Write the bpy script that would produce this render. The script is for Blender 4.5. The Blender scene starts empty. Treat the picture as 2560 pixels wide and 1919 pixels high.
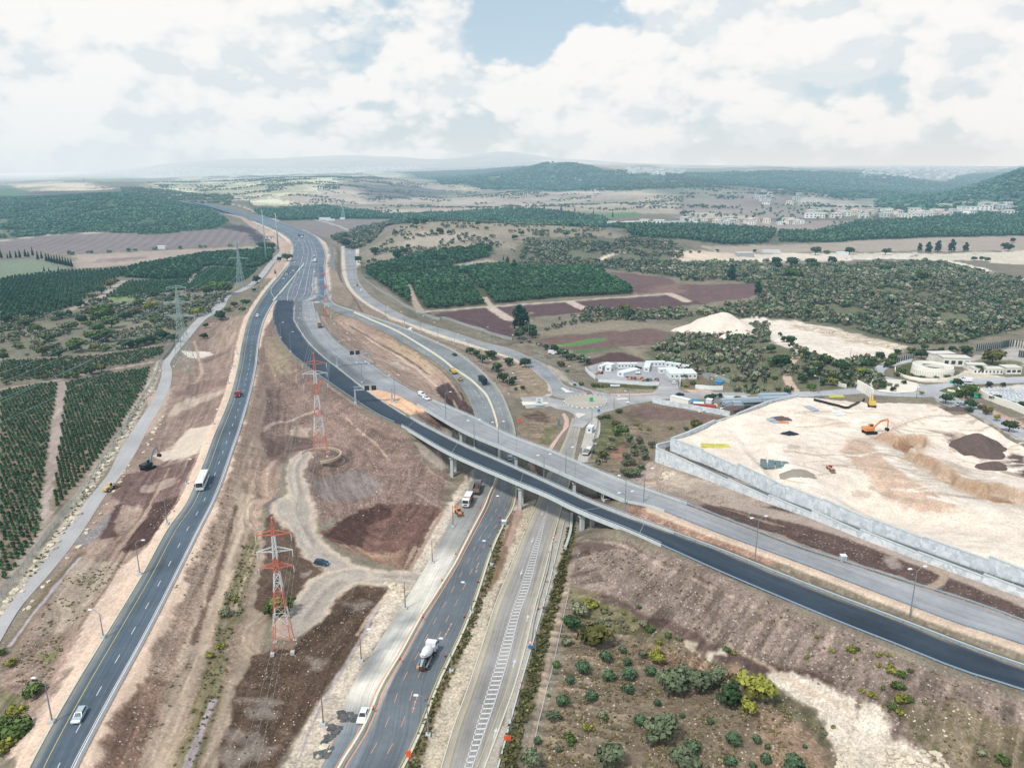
import bpy,bmesh,math,random
import numpy as np
from mathutils import Vector,Matrix
random.seed(7);rng=np.random.default_rng(11)
C=bpy.context.scene.collection
SC=bpy.context.scene
R=math.radians
# ------------------------------------------------------------------ camera (metres; x east, y away, z up)
CH=112.0;PITCH=R(15.7);FOC=1898.0
cp,sp=math.cos(PITCH),math.sin(PITCH)
cam=bpy.data.objects.new('camera',bpy.data.cameras.new('camera'));C.objects.link(cam)
cam.location=(0,0,CH);cam.rotation_euler=(math.pi/2-PITCH,0,0)
cam.data.sensor_width=36;cam.data.lens=36*FOC/2560;cam.data.clip_end=90000;cam.data.clip_start=1
SC.camera=cam
# survey frames: each letter is a sheet of the survey, (origin x, origin y, scale)
TL=dict(A=(0,360,.3888),B=(850,360,.3888),C=(1700,360,.3888),D=(0,780,.28945),E=(640,780,.28945),F=(1280,780,.28945),G=(1920,780,.28945),H=(0,1240,.4095),I=(560,1240,.4096),J=(1200,1240,.4096),K=(1840,1240,.4096),M=(0,0,1.1573),N=(980,1020,.2171),O=(600,480,.1357),Q=(2160,780,.1809),R=(1360,860,.2170))
def S(t,u,v):
 o=TL[t];return o[0]+u*o[2],o[1]+v*o[2]
def ray(t,u,v):
 sx,sy=S(t,u,v);a=sx-1280;b=-(sy-959.5)
 return np.array([a,FOC*cp+b*sp,-FOC*sp+b*cp])
def P(t,u,v,z=0.0):
 d=ray(t,u,v);k=(z-CH)/d[2]
 return np.array([d[0]*k,d[1]*k,z])
# ------------------------------------------------------------------ numpy noise
_perm=rng.permutation(4096)
_val=rng.random(4096)
def vnoise(x,y,seed=0):
 xi=np.floor(x).astype(np.int64);yi=np.floor(y).astype(np.int64)
 fx=x-xi;fy=y-yi;fx=fx*fx*(3-2*fx);fy=fy*fy*(3-2*fy)
 def h(a,b):return _val[(_perm[(a+seed*131)&4095]+b)&4095]
 return(h(xi,yi)*(1-fx)+h(xi+1,yi)*fx)*(1-fy)+(h(xi,yi+1)*(1-fx)+h(xi+1,yi+1)*fx)*fy
def fbm(x,y,sc,octv=4,seed=0):
 s=0;a=1;t=0;f=1/sc
 for o in range(octv):
  s=s+a*vnoise(x*f+o*17.3,y*f+o*9.1,seed+o);t+=a;a*=.5;f*=2.03
 return s/t*2-1
def sstep(x,a,b):
 t=np.clip((x-a)/(b-a),0,1);return t*t*(3-2*t)
# ------------------------------------------------------------------ base relief (a small DEM)
DY=np.array([900,1250,1600,2000,2500,3200,4000,5000,7000,10000,15000,25000.])
_=None
DEMROWS={-500:[0,0,474,438,428,415,405,400,394,390,380,385],0:[0,0,470,436,428,415,403,398,392,388,380,384],150:[0,0,462,427,424,408,398,392,388,386,378,384],300:[0,0,458,423,418,405,396,390,386,384,362,382],450:[0,0,470,446,430,410,395,388,383,381,346,380],600:[0,0,0,460,435,400,386,382,381,379,343,378],750:[0,0,0,462,440,402,384,378,376,374,338,378],850:[0,489,0,462,443,414,392,382,374,373,341,378],950:[0,479,0,462,446,420,401,387,374,371,344,378],1080:[0,485,0,459,445,414,396,374,370,368,331,378],1200:[0,491,0,458,445,414,398,353,362,360,345,378],1350:[0,498,0,458,443,410,392,363,360,357,354,378],1500:[0,509,0,459,442,408,391,372,366,361,361,378],1700:[0,0,0,461,443,418,401,371,366,361,362,378],1900:[0,0,0,459,444,424,408,378,370,362,362,378],2050:[0,0,0,455,424,414,410,390,372,362,362,378],2212:[0,0,0,440,378,361,380,380,370,362,362,378],2700:[0,0,0,420,320,310,340,360,360,362,362,378]}
DCX=np.array(sorted(DEMROWS))*1.1573
DZ=np.zeros((len(DCX),len(DY)))
for i,k in enumerate(sorted(DEMROWS)):
 for j,r_ in enumerate(DEMROWS[k]):
  if r_:
   b=-(r_*1.1573-959.5);DZ[i,j]=CH+DY[j]/(FOC*cp+b*sp)*(-FOC*sp+b*cp)
DZ=np.maximum(DZ,-25)
def h0(x,y):
 x=np.asarray(x,float);y=np.asarray(y,float)
 yy=np.maximum(y,60.)
 cx=1280+FOC*x/(yy*cp+CH*sp)
 ci=np.interp(cx,DCX,np.arange(len(DCX)));ri=np.interp(np.log(np.maximum(yy,900)),np.log(DY),np.arange(len(DY)))
 def cr(a,b,c,d,t):return b+.5*t*(c-a+t*(2*a-5*b+4*c-d+t*(3*(b-c)+d-a)))
 i0=np.clip(np.floor(ci).astype(int),0,len(DCX)-2);j0=np.clip(np.floor(ri).astype(int),0,len(DY)-2)
 ti=ci-i0;tj=ri-j0;rows=[]
 for di in(-1,0,1,2):
  ii=np.clip(i0+di,0,len(DCX)-1)
  a,b,c,d=[DZ[ii,np.clip(j0+dj,0,len(DY)-1)] for dj in(-1,0,1,2)]
  rows.append(cr(a,b,c,d,tj))
 z=cr(*rows,ti)*sstep(y,850,1000)
 z=z+fbm(x,y,240,5,3)*np.clip((y-1000)/1500,0,1)*6+fbm(x,y,1100,5,13)*30*np.clip((y-2300)/2600,0,1)+fbm(x,y,380,5,15)*15*np.clip((y-1750)/900,0,1)*np.clip((x+700)/500,0,1)
 z=z+9*sstep(x,80,175)*(1-sstep(y,430,560))*sstep(y,60,130)
 z=z+8*np.exp(-((x-330)/190)**2-((y-720)/130)**2)
 z=z+fbm(x,y,30,4,9)*.5*sstep(y,60,140)*(1+2*sstep(y,450,900))
 return z
def h0s(x,y):return float(h0(np.array([x]),np.array([y]))[0])
def march(t,u,v,fn,dz=0.):
 d=ray(t,u,v);d=d/np.linalg.norm(d)
 ts=np.concatenate([np.arange(90,1500,1.5),np.geomspace(1500,45000,3000)])
 z=CH+d[2]*ts-(fn(d[0]*ts,d[1]*ts)+dz)
 k=np.argmax(z<0)
 if z[k]>=0:return np.array([d[0]*ts[-1],d[1]*ts[-1],0.])
 a,b=z[max(k-1,0)],z[k]
 t_=ts[max(k-1,0)]+(ts[k]-ts[max(k-1,0)])*(a/(a-b) if a!=b else 0)
 return np.array([d[0]*t_,d[1]*t_,CH+d[2]*t_])
# ------------------------------------------------------------------ colour helpers
def c(r,g,b,k=1.0):
 f=lambda v:((v/255+.055)/1.055)**2.4 if v>10.3 else v/255/12.92
 return(f(r)*k,f(g)*k,f(b)*k)
# ------------------------------------------------------------------ material kit
hz=bpy.data.node_groups.new('painted_haze','ShaderNodeTree')
hz.interface.new_socket('Shader',in_out='INPUT',socket_type='NodeSocketShader')
hz.interface.new_socket('Shader',in_out='OUTPUT',socket_type='NodeSocketShader')
def NN(nt,typ,**k):
 n=nt.nodes.new(typ)
 for a,b in k.items():
  if a.startswith('i_'):
   key=a[2:];key=int(key) if key.isdigit() else key.replace('_',' ')
   n.inputs[key].default_value=b
  else:setattr(n,a,b)
 return n
def LK(nt,a,b):nt.links.new(a,b)
def build_painted_haze():  # haze painted onto surfaces: glow mixed into each material by distance, no air volume
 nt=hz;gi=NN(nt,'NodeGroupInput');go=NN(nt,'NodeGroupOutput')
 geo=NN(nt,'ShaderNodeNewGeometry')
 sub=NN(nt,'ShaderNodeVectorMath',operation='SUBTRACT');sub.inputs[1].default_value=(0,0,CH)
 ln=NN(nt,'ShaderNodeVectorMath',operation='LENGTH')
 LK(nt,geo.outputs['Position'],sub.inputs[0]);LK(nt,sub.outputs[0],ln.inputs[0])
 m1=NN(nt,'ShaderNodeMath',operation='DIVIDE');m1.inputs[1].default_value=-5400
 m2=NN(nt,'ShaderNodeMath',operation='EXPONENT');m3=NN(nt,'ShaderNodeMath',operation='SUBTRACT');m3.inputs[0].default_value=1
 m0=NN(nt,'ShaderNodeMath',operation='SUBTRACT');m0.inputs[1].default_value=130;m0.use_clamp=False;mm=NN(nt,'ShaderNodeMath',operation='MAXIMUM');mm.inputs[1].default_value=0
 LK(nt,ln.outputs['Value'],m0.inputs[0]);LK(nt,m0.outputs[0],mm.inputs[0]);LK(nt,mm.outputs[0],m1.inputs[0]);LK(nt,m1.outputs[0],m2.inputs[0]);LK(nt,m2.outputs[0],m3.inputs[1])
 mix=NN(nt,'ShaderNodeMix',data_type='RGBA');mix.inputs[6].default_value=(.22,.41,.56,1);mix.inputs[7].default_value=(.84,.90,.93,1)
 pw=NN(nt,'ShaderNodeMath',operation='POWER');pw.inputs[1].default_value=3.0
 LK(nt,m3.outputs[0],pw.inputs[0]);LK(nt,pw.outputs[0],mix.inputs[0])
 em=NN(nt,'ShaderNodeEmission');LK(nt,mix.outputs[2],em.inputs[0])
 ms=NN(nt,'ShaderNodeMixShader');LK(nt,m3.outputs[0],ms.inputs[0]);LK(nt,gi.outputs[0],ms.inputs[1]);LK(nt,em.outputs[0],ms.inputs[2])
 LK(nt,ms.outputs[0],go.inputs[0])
build_painted_haze()
def newmat(name):
 m=bpy.data.materials.new(name);m.use_nodes=True;nt=m.node_tree;nt.nodes.clear()
 m.cycles.emission_sampling='NONE'
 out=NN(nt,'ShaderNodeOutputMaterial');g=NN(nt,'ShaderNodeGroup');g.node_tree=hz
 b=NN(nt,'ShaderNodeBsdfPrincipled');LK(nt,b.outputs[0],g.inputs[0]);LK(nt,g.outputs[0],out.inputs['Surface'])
 return m,nt,b
def mat(name,col,rough=.7,nscale=2.,namt=.15,bump=0.,metal=0.,rnd=0.,coords='Object',spec=.3,attr=None,stretch=None):
 m,nt,b=newmat(name)
 b.inputs['Roughness'].default_value=rough;b.inputs['Metallic'].default_value=metal;b.inputs['Specular IOR Level'].default_value=spec
 tc=NN(nt,'ShaderNodeTexCoord');src=tc.outputs[coords]
 if stretch:
  mp=NN(nt,'ShaderNodeMapping');mp.inputs['Scale'].default_value=stretch;LK(nt,src,mp.inputs[0]);src=mp.outputs[0]
 no=NN(nt,'ShaderNodeTexNoise');no.inputs['Scale'].default_value=nscale;no.inputs['Detail'].default_value=6;no.inputs['Roughness'].default_value=.62
 LK(nt,src,no.inputs['Vector'])
 mr=NN(nt,'ShaderNodeMapRange');mr.inputs[1].default_value=.25;mr.inputs[2].default_value=.75
 mr.inputs[3].default_value=1-namt;mr.inputs[4].default_value=1+namt;LK(nt,no.outputs[0],mr.inputs[0])
 fac=mr.outputs[0]
 if rnd:
  oi=NN(nt,'ShaderNodeObjectInfo');r2=NN(nt,'ShaderNodeMapRange');r2.inputs[3].default_value=1-rnd;r2.inputs[4].default_value=1+rnd
  LK(nt,oi.outputs['Random'],r2.inputs[0]);mm=NN(nt,'ShaderNodeMath',operation='MULTIPLY')
  LK(nt,fac,mm.inputs[0]);LK(nt,r2.outputs[0],mm.inputs[1]);fac=mm.outputs[0]
 sc=NN(nt,'ShaderNodeVectorMath',operation='SCALE')
 if attr:
  at=NN(nt,'ShaderNodeAttribute');at.attribute_name=attr;LK(nt,at.outputs['Color'],sc.inputs[0])
 else:sc.inputs[0].default_value=col
 LK(nt,fac,sc.inputs['Scale']);LK(nt,sc.outputs[0],b.inputs['Base Color'])
 if bump:
  bp=NN(nt,'ShaderNodeBump');bp.inputs['Strength'].default_value=bump;bp.inputs['Distance'].default_value=.1
  LK(nt,no.outputs[0],bp.inputs['Height']);LK(nt,bp.outputs[0],b.inputs['Normal'])
 return m
# ------------------------------------------------------------------ mesh kit
def mesh_np(name,V,F,mats,parent=None,smooth=False,mi=None,uv=None,col=None):
 me=bpy.data.meshes.new(name);V=np.asarray(V,np.float32);
 if isinstance(F,np.ndarray):
  n,k=F.shape;me.vertices.add(len(V));me.vertices.foreach_set('co',V.ravel())
  me.loops.add(n*k);me.loops.foreach_set('vertex_index',F.astype(np.int32).ravel())
  me.polygons.add(n);me.polygons.foreach_set('loop_start',np.arange(0,n*k,k,dtype=np.int32))
  me.update(calc_edges=True)
 else:me.from_pydata([tuple(map(float,v)) for v in V],[],F)
 for m in mats:me.materials.append(m)
 if mi is not None:me.polygons.foreach_set('material_index',np.asarray(mi,np.int32))
 if smooth:me.polygons.foreach_set('use_smooth',np.ones(len(me.polygons),bool))
 if uv is not None:
  l=me.uv_layers.new(name='UVMap');li=np.zeros(len(me.loops),np.int32);me.loops.foreach_get('vertex_index',li)
  l.data.foreach_set('uv',np.asarray(uv,np.float32)[li].ravel())
 if col is not None:
  a=me.color_attributes.new('Col','FLOAT_COLOR','POINT');cc=np.ones((len(V),4),np.float32);cc[:,:3]=col;a.data.foreach_set('color',cc.ravel())
 o=bpy.data.objects.new(name,me);C.objects.link(o)
 if parent is not None:o.parent=parent
 return o
class MB:
 def __init__(s):s.v=[];s.f=[];s.m=[]
 def add(s,v,f,m=0):
  n=len(s.v);s.v+=[tuple(map(float,p)) for p in v];s.f+=[tuple(n+i for i in q) for q in f];s.m+=[m]*len(f);return s
 def box(s,c_,d,rz=0,m=0,taper=1.0,ty=None):
  hx,hy,hz_=d[0]/2,d[1]/2,d[2]/2;ty=taper if ty is None else ty
  v=[(x*(taper if z>0 else 1),y*(ty if z>0 else 1),z) for z in(-hz_,hz_) for x,y in((-hx,-hy),(hx,-hy),(hx,hy),(-hx,hy))]
  ca,sa=math.cos(rz),math.sin(rz)
  v=[(c_[0]+x*ca-y*sa,c_[1]+x*sa+y*ca,c_[2]+z) for x,y,z in v]
  return s.add(v,[(3,2,1,0),(4,5,6,7),(0,1,5,4),(1,2,6,5),(2,3,7,6),(3,0,4,7)],m)
 def bar(s,a,b,r0,r1=None,n=6,m=0,cap=True):
  a=Vector(a);b=Vector(b);r1=r0 if r1 is None else r1;d=(b-a)
  if d.length<1e-6:return s
  q=d.to_track_quat('Z','Y');v=[]
  for p,r in((a,r0),(b,r1)):
   for i in range(n):
    t=2*math.pi*(i+.5)/n;v.append(p+q@Vector((math.cos(t)*r,math.sin(t)*r,0)))
  f=[(i,(i+1)%n,n+(i+1)%n,n+i) for i in range(n)]
  if cap:f+=[tuple(range(n))[::-1],tuple(range(n,2*n))]
  return s.add(v,f,m)
 def prism(s,pts,z0,z1,m=0):
  n=len(pts);v=[(x,y,z0) for x,y in pts]+[(x,y,z1) for x,y in pts]
  return s.add(v,[tuple(range(n))[::-1],tuple(range(n,2*n))]+[(i,(i+1)%n,n+(i+1)%n,n+i) for i in range(n)],m)
 def sideprism(s,prof,w0,w1=None,m=0):
  n=len(prof);w1=w0 if w1 is None else w1
  v=[(x,-w0,z) for x,z in prof]+[(x,w0,z) for x,z in prof]
  return s.add(v,[tuple(range(n)),tuple(range(n,2*n))[::-1]]+[((i+1)%n,i,n+i,n+(i+1)%n) for i in range(n)],m)
 def lathe(s,prof,cen,n=20,axis=None,m=0):
  v=[];f=[];k=len(prof);q=Vector((0,0,1)).rotation_difference(Vector(axis)) if axis else None
  for i in range(n):
   t=2*math.pi*i/n
   for r,z in prof:
    p=Vector((r*math.cos(t),r*math.sin(t),z));p=q@p if q else p;v.append(p+Vector(cen))
  for i in range(n):
   for j in range(k-1):f.append((i*k+j,((i+1)%n)*k+j,((i+1)%n)*k+j+1,i*k+j+1))
  return s.add(v,f,m)
 def build(s,name,mats,parent=None,smooth=False):
  if not isinstance(mats,(list,tuple)):mats=[mats]
  return mesh_np(name,s.v,s.f,mats,parent,smooth,s.m)
def tag(o,label=None,cat=None,group=None,kind=None):
 if label:o['label']=label
 if cat:o['category']=cat
 if group:o['group']=group
 if kind:o['kind']=kind
 return o
def empty(name,loc=(0,0,0),rz=0.,label=None,cat=None,group=None):
 o=bpy.data.objects.new(name,None);o.location=tuple(map(float,loc));o.rotation_euler=(0,0,rz);o.empty_display_size=.5
 C.objects.link(o);return tag(o,label,cat,group)
def dup(o,loc=None,rz=None,label=None,group=None,scale=None,parent=None,cat=None):
 r=o.copy();C.objects.link(r);r.parent=parent
 for ch in list(o.children):dup(ch,parent=r)
 if loc is not None:r.location=tuple(map(float,loc))
 if rz is not None:r.rotation_euler=(0,0,rz)
 if scale is not None:r.scale=scale if hasattr(scale,'__len__') else(scale,)*3
 return tag(r,label,cat,group)
# ------------------------------------------------------------------ roads: pairs of left / right edge points with level
def spline(pts,step=4.0,maxn=400):
 pts=np.asarray(pts,float);n=len(pts)
 ext=np.vstack([2*pts[0]-pts[1],pts,2*pts[-1]-pts[-2]]);out=[]
 for i in range(n-1):
  a,b,c_,d=ext[i:i+4]
  L=np.linalg.norm(c_[:3]-b[:3]);st=step*(1+max(0,b[1]-400)/400)
  k=int(max(2,min(60,L/st)))
  t0=0;t1=t0+np.linalg.norm(b-a)**.5+1e-9;t2=t1+np.linalg.norm(c_-b)**.5+1e-9;t3=t2+np.linalg.norm(d-c_)**.5+1e-9
  for t in np.linspace(t1,t2,k,endpoint=False):
   A1=(t1-t)/(t1-t0)*a+(t-t0)/(t1-t0)*b;A2=(t2-t)/(t2-t1)*b+(t-t1)/(t2-t1)*c_;A3=(t3-t)/(t3-t2)*c_+(t-t2)/(t3-t2)*d
   B1=(t2-t)/(t2-t0)*A1+(t-t0)/(t2-t0)*A2;B2=(t3-t)/(t3-t1)*A2+(t-t1)/(t3-t1)*A3
   out.append((t2-t)/(t2-t1)*B1+(t-t1)/(t2-t1)*B2)
 out.append(pts[-1]);return np.array(out)
def ribbon(rows,lift=0.):
 L=[];Rr=[]
 for r_ in rows:
  t,ul,vl,ur,vr,z=r_[:6];t2=r_[6] if len(r_)>6 else t
  if z is None:
   a=march(t,ul,vl,h0,.8);b=march(t2,ur,vr,h0,.8);m=(a[2]+b[2])/2;a[2]=b[2]=m
  else:a=P(t,ul,vl,z);b=P(t2,ur,vr,z)
  L.append(a);Rr.append(b)
 s=spline(np.hstack([np.array(L),np.array(Rr)]))
 L,Rr=s[:,:3],s[:,3:];L=L.copy();Rr=Rr.copy();L[:,2]+=lift;Rr[:,2]+=lift
 mid=(L+Rr)/2;S_=np.concatenate([[0],np.cumsum(np.linalg.norm(np.diff(mid,axis=0),axis=1))])
 return dict(L=L,R=Rr,s=S_,mid=mid,w=np.linalg.norm((Rr-L),axis=1))
def road_mesh(rb,name,m,nu=6,z=0.,i0=0,i1=None):
 L,Rr=rb['L'][i0:i1],rb['R'][i0:i1];n=len(L);V=[];UV=[]
 for k in range(nu+1):
  f=k/nu;V.append(L*(1-f)+Rr*f+[0,0,z]);UV.append(np.stack([f*rb['w'][i0:i1],rb['s'][i0:i1]],1))
 V=np.stack(V,1).reshape(-1,3);UV=np.stack(UV,1).reshape(-1,2)
 i,j=np.meshgrid(np.arange(n-1),np.arange(nu),indexing='ij');a=(i*(nu+1)+j).ravel()
 F=np.stack([a,a+1,a+nu+2,a+nu+1],1)[:,::-1]
 o=mesh_np(name,V,F,[m],uv=UV);tag(o,kind='structure');return o
def at_s(rb,s,lat,side='L'):
 L=np.array([np.interp(s,rb['s'],rb['L'][:,k]) for k in range(3)]);Q=np.array([np.interp(s,rb['s'],rb['R'][:,k]) for k in range(3)])
 w=np.linalg.norm(Q-L)
 f=lat if side=='f' else(lat/w if side=='L' else 1-lat/w)
 return L+(Q-L)*f
def stripe(mb,rb,lat,side='L',width=.15,s0=0,s1=None,dash=None,z=.03,step=5.):
 s1=rb['s'][-1] if s1 is None else min(s1,rb['s'][-1]);segs=[]
 if dash:
  s=s0
  while s<s1:segs.append((s,min(s+dash[0],s1)));s+=dash[0]+dash[1]
 else:segs=[(s0,s1)]
 for a,b in segs:
  k=max(1,int((b-a)/step));ss=np.linspace(a,b,k+1);v=[]
  for s in ss:
   p=at_s(rb,s,lat,side);q=at_s(rb,min(s+1,rb['s'][-1]),lat,side)-at_s(rb,max(s-1,0),lat,side);q=q/(np.linalg.norm(q)+1e-9)
   nrm=np.array([q[1],-q[0],0])*width/2;v+=[p-nrm+[0,0,z],p+nrm+[0,0,z]]
  mb.add(v,[(2*i,2*i+1,2*i+3,2*i+2) for i in range(k)])
def pline(rb,lat,side,s0=0,s1=None,step=5.):
 s1=rb['s'][-1] if s1 is None else s1
 return np.array([at_s(rb,s,lat,side) for s in np.arange(s0,s1+.01,step)])
def sweep(mb,pts,prof,m=0,up=0.):
 pts=np.asarray(pts,float);n=len(pts);d=np.gradient(pts,axis=0);d[:,2]=0;d/=np.linalg.norm(d,axis=1)[:,None]+1e-9
 nr=np.stack([d[:,1],-d[:,0],0*d[:,0]],1);k=len(prof);v=[]
 for i in range(n):
  for o,h in prof:v.append(pts[i]+nr[i]*o+[0,0,h+up])
 f=[(i*k+j,i*k+(j+1)%k,(i+1)*k+(j+1)%k,(i+1)*k+j) for i in range(n-1) for j in range(k)]
 f+=[tuple(range(k))[::-1],tuple(range((n-1)*k,n*k))]
 mb.add(v,f,m)
JB=[(-.3,0),(.3,0),(.3,.08),(.16,.3),(.1,.85),(-.1,.85),(-.16,.3),(-.3,.08)]
# left highway (near -> far)
LH=ribbon([('H',30,1990,300,1990,4.5),('H',180,1658,450,1658,4.5),('H',405,1250,665,1250,4.7),('H',640,860,880,860,5),('H',870,480,1075,480,5),('H',1025,200,1215,200,5),('D',1605,1658,1830,1658,5),('D',1700,1450,1915,1450,5.3),('D',1780,1250,1985,1250,5.6),('D',1855,1050,2055,1050,6),('D',1950,830,2122,830,6),('D',2010,650,2170,650,6),('D',2058,450,2209,450,6),('D',2092,260,20,250,6.4,'E'),('D',2145,60,72,60,6.8,'E'),('A',1650,1030,1758,1018,7),('A',1712,940,1812,940,7),('A',1780,860,1880,860,7),('A',1850,780,1958,775,7)])
HW=ribbon([('A',1768,1005,2012,1013,7),('A',1735,940,2110,990,7),('A',1795,860,2098,900,7),('A',1850,780,2088,800,7),('A',1880,700,2095,720,7),('A',1880,650,2080,665,7),('A',1852,605,2035,602,7),('A',1780,560,1960,560,7),('A',1640,500,1775,493,8),('A',1500,450,1600,430,9),('A',1360,405,1430,390,None),('A',1210,362,1270,350,None),('A',1075,328,1110,318,None)])
DR=ribbon([('A',1785,1003,1896,1003,7.02),('A',1765,1040,1893,1045,7),('A',1755,1100,1890,1110,7.2),('E',148,60,325,60,7.4),('E',190,200,368,140,7.6),('E',290,340,450,260,8),('E',450,480,590,395,8.2),('E',640,615,740,510,8.5),('E',840,750,920,652,8.8),('E',1060,890,1130,795,9),('E',1260,985,1330,917,9.4),('E',1680,1225,1740,1130,9.9),('E',2180,1445,2180,1325,10.2),('J',420,0,560,-10,10.3),('J',600,88,740,68,10.4),('J',900,210,930,140,10.4),('J',1110,303,1180,232,10.3),('J',1500,480,1540,368,10.2),('K',260,617,300,500,10),('K',620,768,700,655,10),('K',1000,918,1080,800,10),('K',1400,1078,1480,955,10),('K',1758,1188,1800,1065,10),('K',2300,1400,2300,1230,10),('K',3200,1760,3200,1545,10)])
GR=ribbon([('A',1900,1003,2010,1010,7.0),('A',1895,1060,2028,1080,7.1),('E',322,0,530,10,7.3),('E',332,70,555,80,7.4),('E',430,230,660,225,7.8),('E',590,385,800,335,8.1),('E',740,503,960,425,8.4),('E',890,625,1150,560,8.6),('E',1180,700,1350,680,9),('E',1400,805,1520,768,9.4),('E',1800,1035,1850,905,9.9),('E',2180,1195,2180,1070,10.2),('F',300,1335,330,1205,10.3),('F',700,1510,700,1365,10.4),('F',1010,1640,1040,1500,10.4),('J',1060,68,1180,25,10.3),('J',1300,163,1400,108,10.2),('J',1560,262,1600,185,10),('K',300,372,330,300,10),('K',700,525,740,432,10),('K',1000,640,1060,535,10),('K',1400,790,1460,662,10),('K',1758,903,1800,788,10),('K',2300,1130,2300,970,10),('K',3200,1500,3200,1310,10)])
RR=ribbon([('A',1975,935,2110,985,7.01),('A',2010,985,2150,1030,6.9),('E',720,5,830,-10,6.6),('E',860,55,1000,45,6),('E',1080,155,1240,128,5.2),('E',1320,290,1500,240,4.2),('E',1500,395,1720,345,3.3),('E',1640,490,1880,460,2.6),('E',1770,640,2010,580,1.8),('E',1850,780,2110,700,1.2),('E',1900,950,2180,850,.8),('E',1905,1110,2228,1000,.5),('E',1885,1300,2245,1180,.4),('E',1870,1460,2245,1350,.3),('I',1440,40,1770,40,.2),('I',1330,240,1700,180,.2),('I',1200,480,1625,350,.2),('I',1050,720,1530,640,.2),('I',900,960,1440,860,.2),('I',745,1230,1300,1150,.2),('I',690,1450,1190,1450,.2),('I',590,1658,1085,1658,.2),('I',400,2050,880,2050,.2)])
RL=ribbon([('F',520,910,610,935,0),('F',480,1040,580,1040,0),('N',1960,430,2110,520,0),('N',1790,780,2050,850,0),('J',360,20,500,70,0),('J',290,180,450,250,0),('J',190,430,385,500,0),('J',100,650,335,680,0),('J',20,900,285,900,0),('I',1500,1150,1778,1150,0),('I',1400,1420,1682,1420,0),('I',1330,1658,1592,1658,0),('I',1190,2050,1440,2050,0)])
SR=ribbon([('B',28,655,98,655,3),('B',35,780,105,780,2.4),('B',60,900,120,880,2),('B',150,1000,200,980,2),('B',300,1090,330,1060,2),('E',1262,69,1370,69,1.8),('E',1600,190,1700,172,1.4),('E',1850,270,1940,250,1),('F',0,388,0,322,.8),('F',60,425,190,405,.6),('F',170,495,305,468,.4),('F',260,570,400,565,.3),('F',325,640,460,632,.2),('F',338,712,640,690,.16)])
DT=ribbon([('H',-60,990,-60,860,0),('H',0,890,0,740,0),('H',110,700,60,660,0),('H',330,440,240,420,0),('H',500,220,400,200,0),('H',640,0,550,0,0),('D',1060,1390,930,1400,0),('D',1180,1200,1030,1200,0),('D',1310,950,1190,950,0),('D',1400,800,1290,800,0),('D',1470,640,1365,640,0),('D',1485,500,1400,500,0),('D',1470,440,1400,440,0),('D',1530,350,1470,360,0),('D',1640,220,1570,210,0),('D',1780,60,1700,60,0),('A',1440,1050,1370,1050,0),('A',1480,980,1420,990,.5),('A',1600,930,1570,920,1),('A',1700,850,1660,845,1.5),('A',1760,770,1730,760,2),('A',1850,690,1800,690,3)])
# access gravel roads among the loop
A1=ribbon([('E',480,1225,365,1220,4.5),('E',400,1300,290,1330,4),('E',405,1450,285,1440,3),('E',440,1580,300,1600,2.5),('I',510,60,340,30,2),('I',540,200,440,220,1.5),('I',620,300,500,360,1),('I',740,390,640,450,.7),('I',860,440,800,520,.5),('I',1120,470,1100,530,.3),('I',1180,470,1160,540,.25)])
A2=ribbon([('I',850,525,740,445,.56),('I',700,570,640,470,.5),('I',610,650,560,560,.5),('I',540,760,470,670,.6),('I',440,850,400,750,.8)])
ROADS=[LH,HW,DR,GR,RR,RL,SR,DT,A1,A2]
def s_near(rb,p):return rb['s'][np.argmin(np.linalg.norm(rb['mid'][:,:2]-np.array(p)[:2],axis=1))]
# bridge spans (no embankment below them)
DR['span']=(s_near(DR,P('E',1290,975,9.4)),s_near(DR,P('J',1000,210,10.4)))
GR['span']=(s_near(GR,P('E',1480,800,9.4)),s_near(GR,P('J',1000,40,10.4)))
# ------------------------------------------------------------------ level pads (polygon, level fn, fade distance)
def polyP(t,pts,z):return np.array([P(t,u,v,z)[:2] for u,v in pts])
def poly_mix(items,z=0.):return np.array([P(t,u,v,z)[:2] for t,u,v in items])
# retaining walls: station list  (upper wall top line) and (lower wall top line)
def wline(items):return np.array([P(t,u,v,z) for t,u,v,z in items])
def hat(t,u,v,y):d=ray(t,u,v);return CH+y/d[1]*d[2]
def wall_pts(rows):
 out=[];hs=[]
 for tt,ut,vt,tb,ub,vb,zb in rows:b=P(tb,ub,vb,zb);zt=hat(tt,ut,vt,b[1]);out.append([b[0],b[1],zt]);hs.append(zt-zb)
 return np.array(out),np.array(hs)
LW,LWH=wall_pts([('F',1380,1112,'F',1380,1190,5.5),('F',1245,1170,'F',1240,1290,2.2),('F',1560,1325,'F',1560,1400,3.9),('F',1865,1452,'F',1860,1512,5.3),('F',2211,1598,'F',2211,1645,6.6),('K',465,105,'K',460,133,7.8),('K',755,218,'K',752,250,8.8),('K',1105,345,'K',1103,382,9.5),('K',1505,490,'K',1503,525,10),('K',1758,572,'K',1758,618,10.3),('K',2300,745,'K',2300,800,11)])
LWZ=lambda x:np.interp(x,LW[1:,0],LW[1:,2]-.15)
def ubase(t,ut,vt,ub,vb):
 z=7.
 for _k in range(6):b=P(t,ub,vb,z);z=float(LWZ(b[0]))
 b=P(t,ub,vb,z);return[b[0],b[1],hat(t,ut,vt,b[1])],z
_ub=[ubase(*q) for q in(('F',1370,1090,1370,1192),('F',1640,1205,1640,1293),('F',1948,1335,1946,1425),('G',0,1435,0,1545),('K',300,-20,300,20),('K',530,25,526,98),('K',820,145,817,212),('K',1145,255,1135,322),('K',1540,390,1532,457),('K',1758,455,1758,537),('K',2300,630,2300,720))]
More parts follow.
